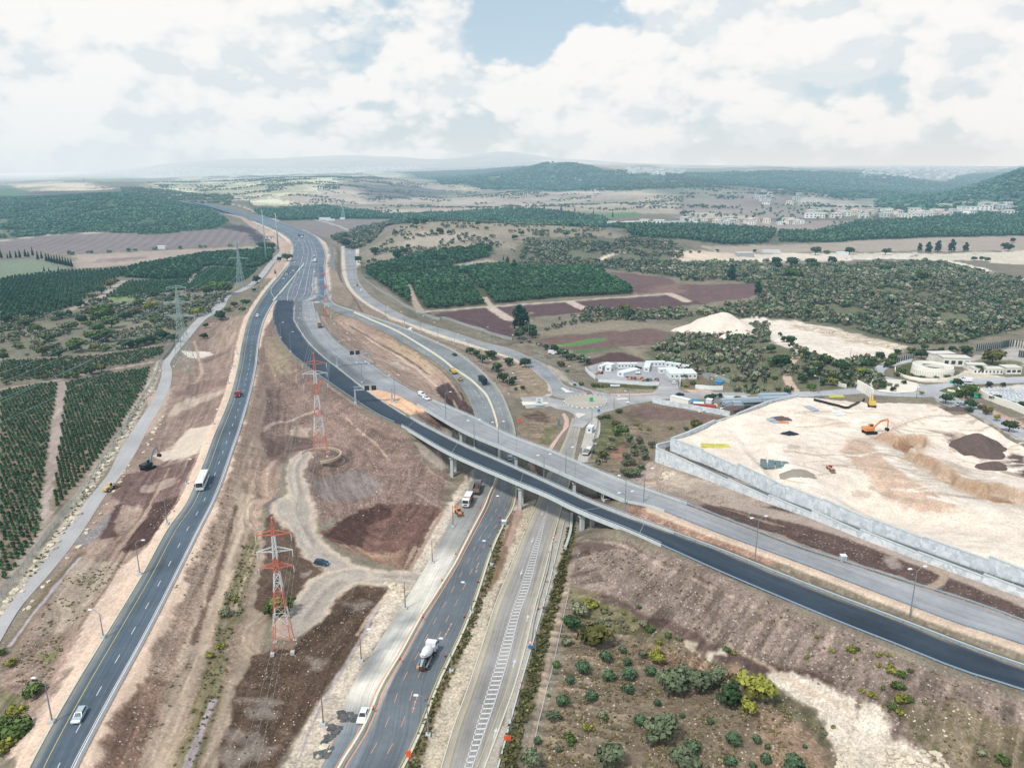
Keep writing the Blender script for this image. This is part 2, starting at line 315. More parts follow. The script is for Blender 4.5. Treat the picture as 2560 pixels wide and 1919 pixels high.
UW=np.array([P('G',260,715,12.0),P('F',2211,770,12.0),P('F',1945,885,11.6),P('F',1750,955,11.2),P('F',1520,1035,_ub[0][0][2])]+[q[0] for q in _ub]);UWH=np.array([3.5]*5+[q[0][2]-q[1] for q in _ub])
apron=np.vstack([LW[1:,:2],GR['R'][GR['s']>s_near(GR,P('J',1250,80,10.3))][::-1][:,:2]])
plateau=np.vstack([UW[:,:2],poly_mix([('K',2600,600),('G',2500,1500),('G',2400,1250),('G',2211,1130),('G',2000,1010),('G',1750,880),('G',1450,760),('G',1200,735),('G',900,720),('G',600,700)],14)])
terrace=np.vstack([LW[:,:2],UW[:,:2][::-1][:12]])
def plateau_z(x,y):
 zs=np.interp(x,UW[5:,0],UW[5:,2]-.3);ys=np.interp(x,UW[5:,0],UW[5:,1]);t=np.clip((y-ys)/90,0,1);return zs*(1-t)+11.4*t
def terrace_z(x,y):return LWZ(x)
def apron_z(x,y):return np.interp(x,LW[1:,0],LW[1:,2]-LWH[1:])
PADS=[(apron,apron_z,6.)];PADS2=[(terrace,terrace_z,.7),(plateau,plateau_z,.9)]
def flat(z):return lambda x,y:np.full_like(x,z)
rb_c=P('F',632,772,0);rb_r=abs(P('F',920,772,0)[0]-P('F',345,772,0)[0])/2*.98
circ=lambda c_,r_,n=40:np.array([[c_[0]+r_*math.cos(2*math.pi*i/n),c_[1]+r_*math.sin(2*math.pi*i/n)] for i in range(n)])
junction=polyP('F',[(0,330),(330,440),(560,600),(820,690),(1200,695),(1280,620),(1270,590),(1100,590),(740,590),(620,450),(780,400),(1330,420),(1660,540),(1480,650),(1660,695),(2211,690),(2211,720),(1640,755),(1400,745),(1210,760),(1000,820),(870,850),(760,870),(680,960),(640,1100),(620,1200),(540,1290),(300,1280),(400,1050),(480,950),(400,850),(300,800),(45,845),(-40,800),(-40,745),(300,720),(330,700),(300,600),(100,460)],0)
PADS.append((junction,flat(0.),8.))
r2c=P('G',1060,640,10.5)
junction2=polyP('G',[(-100,715),(700,665),(820,570),(930,470),(1100,400),(1250,400),(1650,500),(2300,470),(2300,640),(1800,650),(1480,720),(1250,760),(700,730),(250,730),(-100,730)],10.5)
PADS.append((junction2,lambda x,y:np.clip(10.5-(125-x)*.13,0,10.5),10.))
PYC=P('E',560,1232,4.2);cutpit=np.array([[PYC[0]+7.4*math.cos(t),PYC[1]+7.4*math.sin(t)] for t in np.linspace(0,2*math.pi,40,endpoint=False)])
PADS2.append((cutpit,flat(4.2),1.2))
# ------------------------------------------------------------------ terrain grid in polar form (finer where it is nearer)
def radii():
 r=[40.]
 while r[-1]<42000:
  q=r[-1];r.append(q+(max(.36,min(.85*q*q/(CH*759),.011*q)) if q>100 else 2.))
 return np.array(r)
RAD=radii()
AZ=np.concatenate([np.radians(np.linspace(-78,-41,40,endpoint=False)),np.radians(np.linspace(-41,41,1460)),np.radians(np.linspace(41,78,41)[1:])])
NR,NA=len(RAD),len(AZ)
gr_,ga_=np.meshgrid(RAD,AZ,indexing='ij');X=gr_*np.sin(ga_);Y=gr_*np.cos(ga_)
Z=h0(X,Y);Zb=Z.copy()
def block(x0,x1,y0,y1):
 xs=np.array([x0,x0,x1,x1,max(x0,min(0,x1))]);ys=np.array([y0,y1,y0,y1,y0])
 if y0<=0:y0=1;ys=np.maximum(ys,1)
 az=np.arctan2(xs,ys);rr=np.hypot(xs,ys);rmin=math.hypot(0 if x0<0<x1 else min(abs(x0),abs(x1)),y0)
 return slice(max(0,np.searchsorted(RAD,rmin)-1),min(NR,np.searchsorted(RAD,rr.max())+1)),slice(max(0,np.searchsorted(AZ,az.min())-1),min(NA,np.searchsorted(AZ,az.max())+1))
def seg_dist(x,y,a,b):
 dx,dy=b[0]-a[0],b[1]-a[1];t=np.clip(((x-a[0])*dx+(y-a[1])*dy)/(dx*dx+dy*dy+1e-9),0,1)
 return np.hypot(x-a[0]-t*dx,y-a[1]-t*dy),t
def poly_sd(x,y,poly):
 n=len(poly);d=np.full(x.shape,1e9);ins=np.zeros(x.shape,bool)
 for i in range(n):
  a,b=poly[i],poly[(i+1)%n];dd,t=seg_dist(x,y,a,b);d=np.minimum(d,dd)
  cnd=((a[1]>y)!=(b[1]>y));xi=(b[0]-a[0])*(y-a[1])/(b[1]-a[1]+1e-12)+a[0];ins^=cnd&(x<xi)
 return np.where(ins,-d,d)
num=np.zeros_like(Z);den=np.zeros_like(Z);mf=np.zeros_like(Z);under=np.zeros_like(Z);edge_d=np.full(Z.shape,1e3);near_s=np.zeros_like(Z)
PW=np.zeros_like(Z)
def pads_apply(lst):
 global Z
 for poly,fn,fade in lst:
  m=fade+2;sl=block(poly[:,0].min()-m,poly[:,0].max()+m,poly[:,1].min()-m,poly[:,1].max()+m)
  x,y=X[sl],Y[sl];sd=poly_sd(x,y,poly);w=1-sstep(sd+fade,0,fade) if fade<2 else 1-sstep(sd,0,fade)
  Z[sl]=Z[sl]*(1-w)+fn(x,y)*w;PW[sl]=np.maximum(PW[sl],w)
def roads_apply():
 global Z
 for rb in ROADS:
  D=np.full(Z.shape,1e3,np.float32);SS=np.zeros(Z.shape,np.float32);ZR=np.zeros(Z.shape,np.float32)
  L,Q,M=rb['L'],rb['R'],rb['mid'];sp_=rb.get('span')
  for i in range(len(M)-1):
   if sp_ and sp_[0]<(rb['s'][i]+rb['s'][i+1])/2<sp_[1]:continue
   quad=np.array([L[i][:2],L[i+1][:2],Q[i+1][:2],Q[i][:2]]);m=26
   sl=block(quad[:,0].min()-m,quad[:,0].max()+m,quad[:,1].min()-m,quad[:,1].max()+m)
   x,y=X[sl],Y[sl]
   if x.size==0:continue
   dm,t=seg_dist(x,y,M[i],M[i+1]);hw=.5*(rb['w'][i]*(1-t)+rb['w'][i+1]*t)
   d=np.maximum(dm-hw,-hw);zr=M[i][2]*(1-t)+M[i+1][2]*t
   up=d<D[sl];D[sl]=np.where(up,d,D[sl]);ZR[sl]=np.where(up,zr,ZR[sl]);SS[sl]=np.where(up,rb['s'][i]+t*(rb['s'][i+1]-rb['s'][i]),SS[sl])
  wd=3+np.abs(ZR-Zb)*2.1;sh=2.2
  fd=1-sstep(D-sh,0,1)*0;fd=np.where(D<sh,1.,np.clip(1-(D-sh)/wd,0,1));fd=np.where(D>500,0,fd)
  fd=fd*(.75+.25*fd)
  w=fd/(np.maximum(D,0)+.35)**3
  num[:]+=w*ZR;den[:]+=w;np.maximum(mf,fd,out=mf)
  under[:]=np.maximum(under,np.clip(-D/.8,0,1)*(D<0));near_s[:]=np.where(D<edge_d,SS,near_s);np.minimum(edge_d,D,out=edge_d)
 a=num/np.maximum(den,1e-9)
 Z=Z*(1-mf)+a*mf
pads_apply(PADS);Zb=Z.copy();roads_apply();pads_apply(PADS2)
UNDER=under
Z=Z-.16*UNDER
# soil relief on banks and bare ground
bank=np.clip(edge_d/6,0,1)*(edge_d<900)*0+np.clip((edge_d-1.5)/4,0,1)
near=1-sstep(Y,500,900)
Z=Z+bank*(1-PW)*near*(fbm(X,Y,7,4,21)*.5+fbm(X,Y,1.8,2,23)*.16)
RILL=fbm(near_s,edge_d*.22,1.3,3,27)*np.clip((edge_d-1.5)/4,0,1)*(1-sstep(edge_d,26,36))*near*(1-PW);STRK=fbm(near_s/16,edge_d,1.3,3,29)*np.clip((edge_d-2)/4,0,1)*(1-sstep(edge_d,36,48))*near*(1-PW)*(X<-25);RILL=RILL*(X>-25);Z=Z+RILL*.45+STRK*.2
def padmask(poly,fade=1.):
 o=np.zeros_like(Z);sl=block(poly[:,0].min()-fade,poly[:,0].max()+fade,poly[:,1].min()-fade,poly[:,1].max()+fade)
 o[sl]=1-sstep(poly_sd(X[sl],Y[sl],poly),-fade,fade);return o
pm=padmask(plateau,3)
def mound(t,u,v,z,rx,ry,h,rz=0.,p=1.):
 q=P(t,u,v,z);ca,sa=math.cos(rz),math.sin(rz);r_=max(rx,ry)*2.2
 sl=block(q[0]-r_,q[0]+r_,q[1]-r_,q[1]+r_);x,y=X[sl]-q[0],Y[sl]-q[1]
 a=(x*ca+y*sa)/rx;b=(-x*sa+y*ca)/ry;Z[sl]+=h*np.exp(-((a*a+b*b)**p))
Z+=pm*(fbm(X,Y,16,5,31)*1.3)*np.clip((edge_d-8)/8,0,1)
BENCH=polyP('G',[(960,1060),(1120,1110),(1290,1120),(1230,1200),(1260,1270),(1420,1320),(1580,1480),(1830,1575),(2200,1640),(2800,1700),(2600,1200),(2211,1000),(1800,880),(1400,930),(1050,1000)],13.5)
sl=block(BENCH[:,0].min(),BENCH[:,0].max(),BENCH[:,1].min(),BENCH[:,1].max());_sd=poly_sd(X[sl],Y[sl],BENCH)+fbm(X[sl],Y[sl],9,4,33)*4;Z[sl]+=3.8*(1-sstep(_sd,-2.2,.6))*np.exp(np.minimum(_sd,0)/34)*pm[sl];SCARP=(sl,np.exp(-((_sd+.8)/2.1)**2)*pm[sl],np.exp(-((_sd-3)/5)**2)*pm[sl])
# excavation scarp on the plateau, spoil heaps
mound('G',1000,1550,13.5,13,22,-3.2,.5,2.);mound('G',1250,1700,14,14,26,-3.4,.6,2.)
mound('G',1830,1180,13,9,6,2.4);mound('G',1950,1340,13.5,6,3,1.6);mound('G',1500,1100,13,10,6,1.5)
mound('I',850,180,.5,14,11,-.9)
def ground(x,y):
 x=np.asarray(x,float);y=np.asarray(y,float);rr=np.hypot(x,y);az=np.arctan2(x,y)
 ri=np.clip(np.interp(rr,RAD,np.arange(NR)),0,NR-1.001);ai=np.clip(np.interp(az,AZ,np.arange(NA)),0,NA-1.001)
 i=ri.astype(int);j=ai.astype(int);a=ri-i;b=ai-j
 return(Z[i,j]*(1-b)+Z[i,j+1]*b)*(1-a)+(Z[i+1,j]*(1-b)+Z[i+1,j+1]*b)*a
def gz(x,y):return float(ground(np.array([x]),np.array([y]))[0])
def G(t,u,v,dz=0.):
 p=march(t,u,v,ground,dz);return p
def onroad(t,u,v,z):
 return P(t,u,v,z)
# ------------------------------------------------------------------ land cover, held as colour on the ground sheet
n1=fbm(X,Y,60,5,41);n2=fbm(X,Y,9,4,42);n3=fbm(X,Y,400,4,43);n4=fbm(X,Y,2.4,3,44)*(1-sstep(Y,300,700))
base=np.array(c(132,124,110));COL=np.empty(Z.shape+(3,));COL[:]=base
DAT=np.zeros(Z.shape+(3,));DAT[...,0]=.35;DAT[...,1]=.5;DAT[...,2]=.5
def gpts(items,t=None):
 out=[]
 for it in items:
  if len(it)==3:out.append(G(*it)[:2])
  else:out.append(G(t,*it)[:2])
 return np.array(out)
def apply_mask(sl,w,col,dat,var):
 w=w[...,None];cc=np.array(col)*(1+var*n1[sl][...,None]+.5*var*n2[sl][...,None])
 COL[sl]=COL[sl]*(1-w)+cc*w
 if dat is not None:DAT[sl]=DAT[sl]*(1-w)+np.array(dat)*w
def paint(t,items,col,f=1.2,edge=None,dat=(.3,.2,.5),var=.18,a=1.):
 poly=gpts(items,t);d0=np.hypot(*poly.mean(0));f=min(f*max(1,d0/350),max(1.2,.008*d0));edge=f*1.2 if edge is None else edge;m=f+edge*2
 sl=block(poly[:,0].min()-m,poly[:,0].max()+m,poly[:,1].min()-m,poly[:,1].max()+m)
 sd=poly_sd(X[sl],Y[sl],poly)+(n2[sl]+n1[sl]*.6)*edge*1.9+n4[sl]*min(edge,1.5)*1.3
 apply_mask(sl,(1-sstep(sd,-f,f))*a,col,dat,var);return poly
def paintline(t,items,width,col,f=.8,dat=(.3,.1,.4),var=.12,wob=.5,a=1.,world=None):
 p=gpts(items,t) if world is None else np.asarray(world)[:,:2]
 if world is None:p=spline(np.hstack([p,np.zeros((len(p),1))]),6)[:,:2]
 m=width/2+f+2
 for i in range(len(p)-1):
  a_,b_=p[i],p[i+1];sl=block(min(a_[0],b_[0])-m,max(a_[0],b_[0])+m,min(a_[1],b_[1])-m,max(a_[1],b_[1])+m)
  if X[sl].size==0:continue
  d,tt=seg_dist(X[sl],Y[sl],a_,b_);d=d+(n2[sl]+n4[sl]*.7)*wob
  w=(1-sstep(d,width/2-f,width/2+f))*a*((tt>0)|(i==0))*((tt<1)|(i==len(p)-2)|(tt<=1))
  apply_mask(sl,w,col,dat,var)
COL*=(1+.25*n1+.18*n2+.15*n3)[...,None]
# distance bands
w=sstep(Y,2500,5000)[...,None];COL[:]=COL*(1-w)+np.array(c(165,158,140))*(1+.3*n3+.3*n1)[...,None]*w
BR,DK,PL=c(150,129,118),c(88,69,66),c(206,192,176)
# --- far left and centre
paint('A',[(0,150),(900,150),(1300,160),(1700,180),(1600,200),(900,225),(0,230)],c(222,216,206),40,dat=(1,0,0))
paint('A',[(950,270),(1150,215),(1500,180),(2300,168),(2600,180),(2600,330),(2400,420),(2100,405),(1750,395),(1450,365),(1100,315)],c(255,244,206),25,dat=(.7,1,.5),var=.35)  # dry-grass slope; the sunlight on it is painted in as paler yellow
paint('A',[(350,205),(700,200),(900,205),(850,240),(400,245)],c(150,160,118),20)
paint('A',[(50,262),(330,238),(560,250),(720,288),(520,300),(90,296)],c(246,226,198),6,dat=(0,0,.3))
paint('A',[(0,268),(100,285),(150,318),(130,332),(0,338)],c(112,150,108),3,dat=(0,1,.3))
paint('A',[(0,345),(200,335),(640,318),(1000,350),(1300,400),(1480,495),(1480,520),(1380,548),(1050,580),(800,582),(680,565),(300,585),(0,612)],c(82,104,84),5,dat=(.5,1,.5))
FIELD1=paint('A',[(0,628),(300,590),(660,570),(1000,586),(1400,552),(1600,556),(1690,642),(1500,650),(900,680),(460,708),(220,690),(0,684)],c(138,124,126),2,dat=(.1,.2,.3),var=.1)
paint('A',[(1440,535),(1560,520),(1640,548),(1720,605),(1690,642),(1640,620),(1580,572)],c(84,74,80),1.5,dat=(.2,0,.8))
paintline('A',[(0,622),(300,588),(500,574),(660,570)],9,c(205,192,180),3)
paint('A',[(470,712),(900,690),(1650,655),(1660,685),(1300,708),(900,768),(500,800),(470,760)],c(176,158,148),2,dat=(.5,.1,.5))
paint('A',[(600,745),(900,720),(950,735),(700,765)],c(150,128,124),2)
paint('A',[(0,752),(230,742),(420,790),(420,800),(0,862)],c(128,142,122),2,dat=(0,.5,.2),var=.08)
ORCH_W1=gpts([(0,866),(400,818),(830,797),(795,840),(700,880),(560,985),(480,1040),(250,1110),(0,1125)],'A')
ORCH_W2=gpts([(790,855),(880,788),(1300,712),(1700,682),(1756,690),(1750,735),(1670,790),(1330,782),(1220,865),(1000,872)],'A')
ORCH_W3=gpts([(670,990),(830,885),(1205,872),(1225,905),(1270,840),(1350,792),(1660,800),(1560,885),(1300,930),(920,975)],'A')
for pp in(ORCH_W1,ORCH_W2,ORCH_W3):
 sl=block(pp[:,0].min()-6,pp[:,0].max()+6,pp[:,1].min()-6,pp[:,1].max()+6);apply_mask(sl,1-sstep(poly_sd(X[sl],Y[sl],pp),-2,2),c(98,98,80),(.1,.6,.5),.15)
paintline('A',[(250,1132),(450,1065),(640,990),(790,880)],7,c(178,165,155),1)
paintline('A',[(1180,900),(1230,855),(1290,790)],5,c(170,160,150),1)
paintline('A',[(0,862),(420,812),(850,790),(1300,708)],4,c(175,160,150),1)
paint('D',[(0,0),(700,0),(1700,0),(1640,120),(1500,250),(950,345),(500,395),(0,410)],c(134,130,112),3,dat=(.5,1,.5),var=.3)
paint('D',[(1020,90),(1400,60),(1420,150),(1100,210),(950,150)],c(150,142,122),2,dat=(.4,1,.3))
paint('A',[(600,1000),(900,975),(930,1000),(700,1020)],c(130,150,105),2)
# --- near left orchards
ORCH_A=gpts([(0,425),(600,395),(1000,360),(1410,300),(1400,365),(1200,440),(900,470),(760,540),(500,575),(0,605)],'D')
ORCH_B=gpts([('D',575,610),('D',900,545),('D',1295,475),('D',1270,600),('D',1190,740),('D',1060,950),('D',900,1190),('D',700,1440),('D',480,1700),('H',330,115),('H',330,0),('D',480,1400),('D',530,1000)])
ORCH_C=gpts([('D',0,685),('D',490,605),('D',495,650),('D',450,900),('D',390,1300),('D',350,1658),('H',235,240),('H',120,400),('H',0,550)])
for pp in(ORCH_A,ORCH_B,ORCH_C):
 sl=block(pp[:,0].min()-6,pp[:,0].max()+6,pp[:,1].min()-6,pp[:,1].max()+6);apply_mask(sl,1-sstep(poly_sd(X[sl],Y[sl],pp),-1,1),c(128,112,98),(.2,.5,.4),.15)
paint(None,[('D',495,605),('D',572,595),('D',560,850),('D',500,1400),('H',320,10),('H',325,130),('H',250,230),('H',240,0),('D',360,1600),('D',440,1000)],c(168,152,146),.8,dat=(.3,.1,.4))
paintline('D',[(0,668),(300,620),(560,575),(900,505),(1200,450),(1330,430)],3.2,c(172,152,142),.6)
paintline('D',[(0,415),(500,392),(900,352),(1400,285),(1510,265)],2.2,c(170,145,132),.5)
paintline('D',[(1310,480),(1260,640),(1130,860),(930,1170),(640,1600)],4,c(150,138,126),.8)
paintline('H',[(330,130),(240,260),(60,500),(-60,660)],4,c(152,140,128),.8)
paintline(None,[('D',1390,420),('D',1320,600),('D',1180,860),('D',1000,1180),('D',760,1500),('H',420,140),('H',250,370),('H',60,620),('H',-40,740)],4.2,c(190,182,165),1.2,dat=(1,.4,1),wob=1.2)
# --- banks west of the left highway
paint(None,[('D',1790,70),('D',2165,0),('D',2085,260),('D',1950,830),('D',1780,1230),('D',1600,1640),('H',1000,230),('H',860,400),('H',640,740),('H',400,1200),('H',150,1640),('H',-60,1640),('H',0,930),('H',330,460),('H',620,40),('D',1060,1400),('D',1330,960),('D',1480,650),('D',1500,450),('D',1650,240)],BR,1.,dat=(.5,.15,.8),var=.28)
paint('D',[(1950,30),(2140,20),(2080,300),(1950,380),(1850,300)],c(168,146,132),2)
paint('D',[(1500,810),(1600,740),(1970,640),(1960,690),(1700,780),(1480,900)],c(186,168,154),1.2)
paint('D',[(1330,1240),(1500,1160),(1640,1010),(1860,970),(1800,1230),(1560,1260),(1400,1290)],c(206,192,178),1.,dat=(.2,0,.3),var=.1)
paint('D',[(1250,700),(1500,650),(1480,760),(1340,1000),(1250,1080)],c(182,160,146),1)
paint(None,[('D',1560,330),('D',1800,345),('D',1830,365),('D',1720,400),('D',1600,380)],c(224,216,206),.6,dat=(0,0,.2))
paint(None,[('D',1490,460),('D',1600,470),('D',1700,440),('D',1640,520),('D',1500,480)],c(140,135,118),.8)
paintline('D',[(1680,250),(1720,420),(1740,520),(1700,600),(1580,660)],1.6,c(190,162,148),.4)
paint('D',[(1750,580),(1960,560),(1990,610),(1600,720),(1480,750),(1500,690)],c(132,110,104),1.2)
paint('D',[(1060,1410),(1340,1340),(1560,1290),(1745,1245),(1640,1400),(1560,1658),(1080,1658),(960,1600)],c(112,90,86),1.,dat=(.4,.0,1),var=.3)
paint('H',[(930,30),(1130,-20),(1090,80),(990,220),(900,300),(760,350),(730,330),(820,200)],c(78,58,55),.8,dat=(.3,0,.8),var=.15)
paint('H',[(690,60),(760,40),(720,160),(700,260),(590,260),(560,220)],c(84,64,62),.8)
paint('D',[(1450,1420),(1560,1400),(1500,1500),(1200,1560),(1230,1500)],c(160,142,134),1)
paint('H',[(640,120),(720,60),(600,260),(500,320),(440,290)],c(135,130,132),.7,dat=(.6,0,.8))
paint('H',[(860,330),(980,290),(880,440),(640,850),(400,1250),(180,1650),(-20,1650),(60,1480),(320,1180),(420,940),(560,700),(740,430)],c(206,184,168),1.3,dat=(.4,.1,.6),var=.15)
paint('H',[(430,400),(700,380),(740,430),(560,640),(430,820),(250,860),(240,700)],c(160,146,132),1.2,dat=(.8,.3,.6))
paint('H',[(240,860),(420,800),(400,940),(330,1130),(160,1160),(60,1020),(80,940)],c(140,122,110),1.2,dat=(.5,.6,.6))
paint('H',[(-40,1150),(180,1180),(180,1360),(0,1640),(-60,1640)],c(118,116,86),1.5,dat=(.1,1,.4))
for a_ in([(620,380),(680,385),(670,400),(630,400)],[(530,510),(590,510),(580,530),(540,535)],[(240,960),(380,930),(330,1010),(240,1030)],[(570,320),(610,310),(600,330)]):paint('H',a_,c(118,122,82),.4,dat=(0,1,.3))
paintline('H',[(500,350),(430,430),(300,560),(160,780),(60,920)],2.4,c(116,106,84),.8)
paintline('H',[(490,375),(420,450),(300,600),(200,720),(60,910)],1.,c(178,170,182),.25)
# shoulders of sandy gravel along the left highway
def side_band(rb,side,off,width,col,s0=0,s1=None,f=.5,**k):
 p=pline(rb,-off-width/2,side,s0,s1,5.);paintline(None,None,width,col,f,world=p,**k)
side_band(LH,'L',.0,3.4,c(222,196,176),wob=.8);side_band(LH,'R',.0,5.4,c(220,194,174),wob=.9)
side_band(HW,'L',.0,6,c(214,194,178),s1=HW['s'][-1]*.5);side_band(HW,'R',0,8,c(205,190,176));side_band(HW,'L',8,16,c(190,165,152),s0=120)
# --- ground inside the junction loops
paint(None,[('E',60,200),('E',140,60),('E',290,380),('E',560,600),('E',840,800),('E',1250,1010),('E',1420,1250),('E',1650,1400),('N',640,900),('N',560,1150),('N',200,1658),('I',760,120),('I',560,160),('I',500,0),('E',440,1600),('E',440,1450),('E',280,1280),('E',60,1400),('E',0,1200),('E',0,480)],c(134,112,104),1.,dat=(1,.15,.9),var=.3)
paint(None,[('E',-10,480),('E',80,440),('E',40,900),('E',0,1180),('E',220,1380),('E',150,1658),('I',230,120),('I',200,700),('I',60,1160),('I',-60,1658),('H',560,1658),('H',780,1280),('H',1000,850),('H',1160,480),('H',1310,100),('D',1930,1500),('D',2060,1100),('D',2200,600)],c(158,136,122),1.,dat=(.7,.25,.9),var=.25)
paint('H',[(880,1080),(1000,1100),(1080,1200),(1000,1420),(860,1658),(600,1658),(700,1400)],c(138,112,98),1.2,dat=(.8,.2,1))
paint('E',[(70,230),(200,200),(330,420),(300,520),(110,560)],c(160,148,118),2.5,dat=(.4,1,.4),a=.6)
paint('E',[(220,1060),(350,990),(480,1000),(440,1090),(330,1080)],c(170,152,138),1)
paintline('E',[(40,1020),(200,950),(420,885),(540,850)],2.2,c(178,160,150),.6)
paint('E',[(500,1450),(700,1400),(900,1340),(1150,1470),(1050,1560),(800,1640),(560,1620)],c(136,124,122),1.2,dat=(.4,0,.5))
paint('E',[(60,1100),(250,1050),(480,1080),(480,1200),(340,1200),(250,1320),(120,1200)],c(112,92,88),1)
paintline('E',[(20,560),(60,760),(10,1100),(60,1230),(200,1380)],3,c(150,130,118),.6)
paintline('H',[(1510,0),(1420,300),(1300,640),(1220,900),(1080,1280),(960,1658)],5,c(192,172,152),1.3,wob=1.2)
paintline('H',[(1440,60),(1300,560),(1180,900)],1.4,c(120,98,88),.5,wob=.8)
paintline('H',[(1560,250),(1420,700),(1330,1000),(1250,1350),(1130,1658)],4.5,c(128,120,90),1.3,dat=(.2,1,.5),wob=1.4)
paintline('H',[(1640,200),(1560,800),(1450,1200),(1330,1658)],5,c(162,145,128),1)
paintline('H',[(1300,1250),(1200,1500),(1140,1658)],1.6,c(170,158,164),.4)
paint('I',[(245,130),(400,50),(428,200),(520,380),(655,460),(560,560),(440,700),(290,722),(205,690),(230,400)],c(94,77,66),.7,dat=(.3,.05,.8),var=.14)
paint('I',[(300,0),(380,20),(400,90),(260,130),(240,60)],c(118,110,108),.8)
paint('I',[(165,970),(300,930),(420,925),(540,765),(660,605),(820,535),(965,530),(1002,600),(900,785),(700,1065),(520,1350),(400,1530),(330,1658),(-20,1658),(50,1300),(80,1160)],c(94,76,64),.6,dat=(.35,.05,.9),var=.16)
for a_ in([(110,1240),(280,1210),(350,1260),(230,1290)],[(120,1300),(330,1310),(300,1350),(160,1340)],[(40,1430),(180,1450),(120,1500)],[(500,980),(620,1000),(580,1060)],[(340,1430),(440,1460),(420,1490)],[(700,640),(880,650),(820,680)],[(200,1500),(320,1530),(260,1590),(160,1560)],[(20,1560),(120,1590),(60,1640)]):
 paint('I',a_,c(150,138,130),1.6,edge=1.2,a=.75)
paint('I',[(450,460),(540,455),(530,490),(470,495)],c(150,138,136),.8,a=.8)
paint('I',[(590,225),(700,160),(860,70),(1010,40),(1335,70),(1240,250),(1110,465),(960,420),(760,340),(640,280)],c(112,84,76),.8,dat=(.4,.02,.9),var=.2)
paint('I',[(690,165),(820,90),(930,50),(1020,80),(1020,130),(880,190),(860,320),(740,290),(620,240)],c(80,58,54),.7,dat=(.2,0,.6))
paint('I',[(620,260),(760,300),(900,330),(1100,330),(1110,460),(960,430),(780,350)],c(150,122,104),1.2,dat=(.5,.1,.8))
VERGE=[('I',1480,0),('I',1440,40),('I',1330,240),('I',1200,480),('I',1050,720),('I',900,960),('I',745,1230),('I',690,1450),('I',590,1658),('I',330,1658),('I',520,1350),('I',720,1060),('I',900,790),('I',1010,580),('I',1120,500),('I',1200,330),('I',1300,130),('N',560,1250),('N',900,700),('N',1000,700)]
paint(None,VERGE,c(206,194,178),.7,dat=(1,.1,1),var=.2)
paintline('I',[(1330,100),(1220,300),(1130,460)],1.,c(170,140,128),.3);paintline('I',[(960,640),(780,960),(560,1350),(430,1658)],.8,c(170,162,168),.3)
for A_ in(A1,A2):
 for k in range(len(A_['mid'])-1):
  w_=A_['w'][k];paintline(None,None,w_*1.25,c(200,184,168),1.,world=A_['mid'][k:k+2],wob=1.6,a=.8)
 for k in range(len(A_['mid'])-1):
  w_=A_['w'][k];paintline(None,None,w_*.86,c(172,164,156),.8,world=A_['mid'][k:k+2],wob=1.2)
 for o_ in(.3,.42,.6,.72):paintline(None,None,.5,c(148,138,128) if o_<.5 else c(194,184,172),.25,world=pline(A_,o_,'f'),wob=.5,a=.6)
# inner loop between the upper roads
paint('E',[(560,40),(700,20),(850,60),(1250,290),(1500,430),(1670,560),(1790,790),(1880,930),(1800,880),(1500,760),(1150,545),(800,310),(640,160)],c(166,142,128),.8,dat=(.5,.2,.7),var=.2)
paint('E',[(900,120),(1100,180),(1500,420),(1640,520),(1500,560),(1200,360)],c(180,156,132),1,dat=(.2,.6,.4))
paint('E',[(1560,640),(1680,600),(1800,740),(1880,880),(1850,915),(1700,830),(1600,720)],c(82,64,64),.8,dat=(.4,0,1))
paint('E',[(1000,60),(700,150),(780,240),(1100,450),(1300,560),(1200,420)],c(156,132,120),1.5,a=.6)
paintline('E',[(770,90),(900,160),(1000,250),(1200,360),(1400,500),(1560,640)],1.5,c(196,178,166),.5)
paintline('E',[(800,110),(930,190),(1100,300),(1300,400),(1500,540)],.9,c(110,92,86),.35)
paintline('E',[(720,245),(850,240),(1010,262)],1.2,c(196,176,164),.4);paintline('E',[(1000,395),(1200,410),(1400,500)],1.2,c(194,176,164),.4)
paint('E',[(1110,420),(1220,430),(1300,490),(1250,500)],c(196,184,175),.8,a=.7)
paint('E',[(888,618),(1000,603),(1150,680),(1400,815),(1470,850),(1330,890),(1180,810),(1000,705)],c(226,184,150),.4,dat=(.1,.0,.5),var=.1)
paint('E',[(1380,850),(1500,860),(1800,1010),(1760,1100),(1640,1080),(1400,960)],c(122,100,92),.8,dat=(.8,.1,.9))
paint('N',[(600,230),(860,290),(840,420),(700,380),(520,260)],c(168,156,146),.8)
paint('E',[(1360,1110),(1600,1210),(1660,1340),(1600,1370),(1480,1290),(1400,1180)],c(166,156,148),.6,dat=(.2,0,.3))
# strip between service road and loop
paint(None,[('B',-60,640),('B',28,640),('B',35,790),('B',60,910),('B',150,1010),('B',400,1132),('E',1600,190),('E',1850,270),('F',60,425),('F',170,500),('F',330,650),('F',330,700),('F',160,730),('F',-60,735),('E',2100,680),('E',1950,530),('E',1600,280),('E',1000,50),('A',2130,1000),('A',2110,800)],c(148,132,118),.8,dat=(.6,.5,.7),var=.25)
side_band(SR,'L',0,4.5,c(205,195,182),wob=.9);side_band(SR,'R',0,5,c(212,205,192),s1=260,wob=.8)
paint('F',[(280,440),(430,520),(520,620),(420,580),(350,500)],c(175,165,150),1)
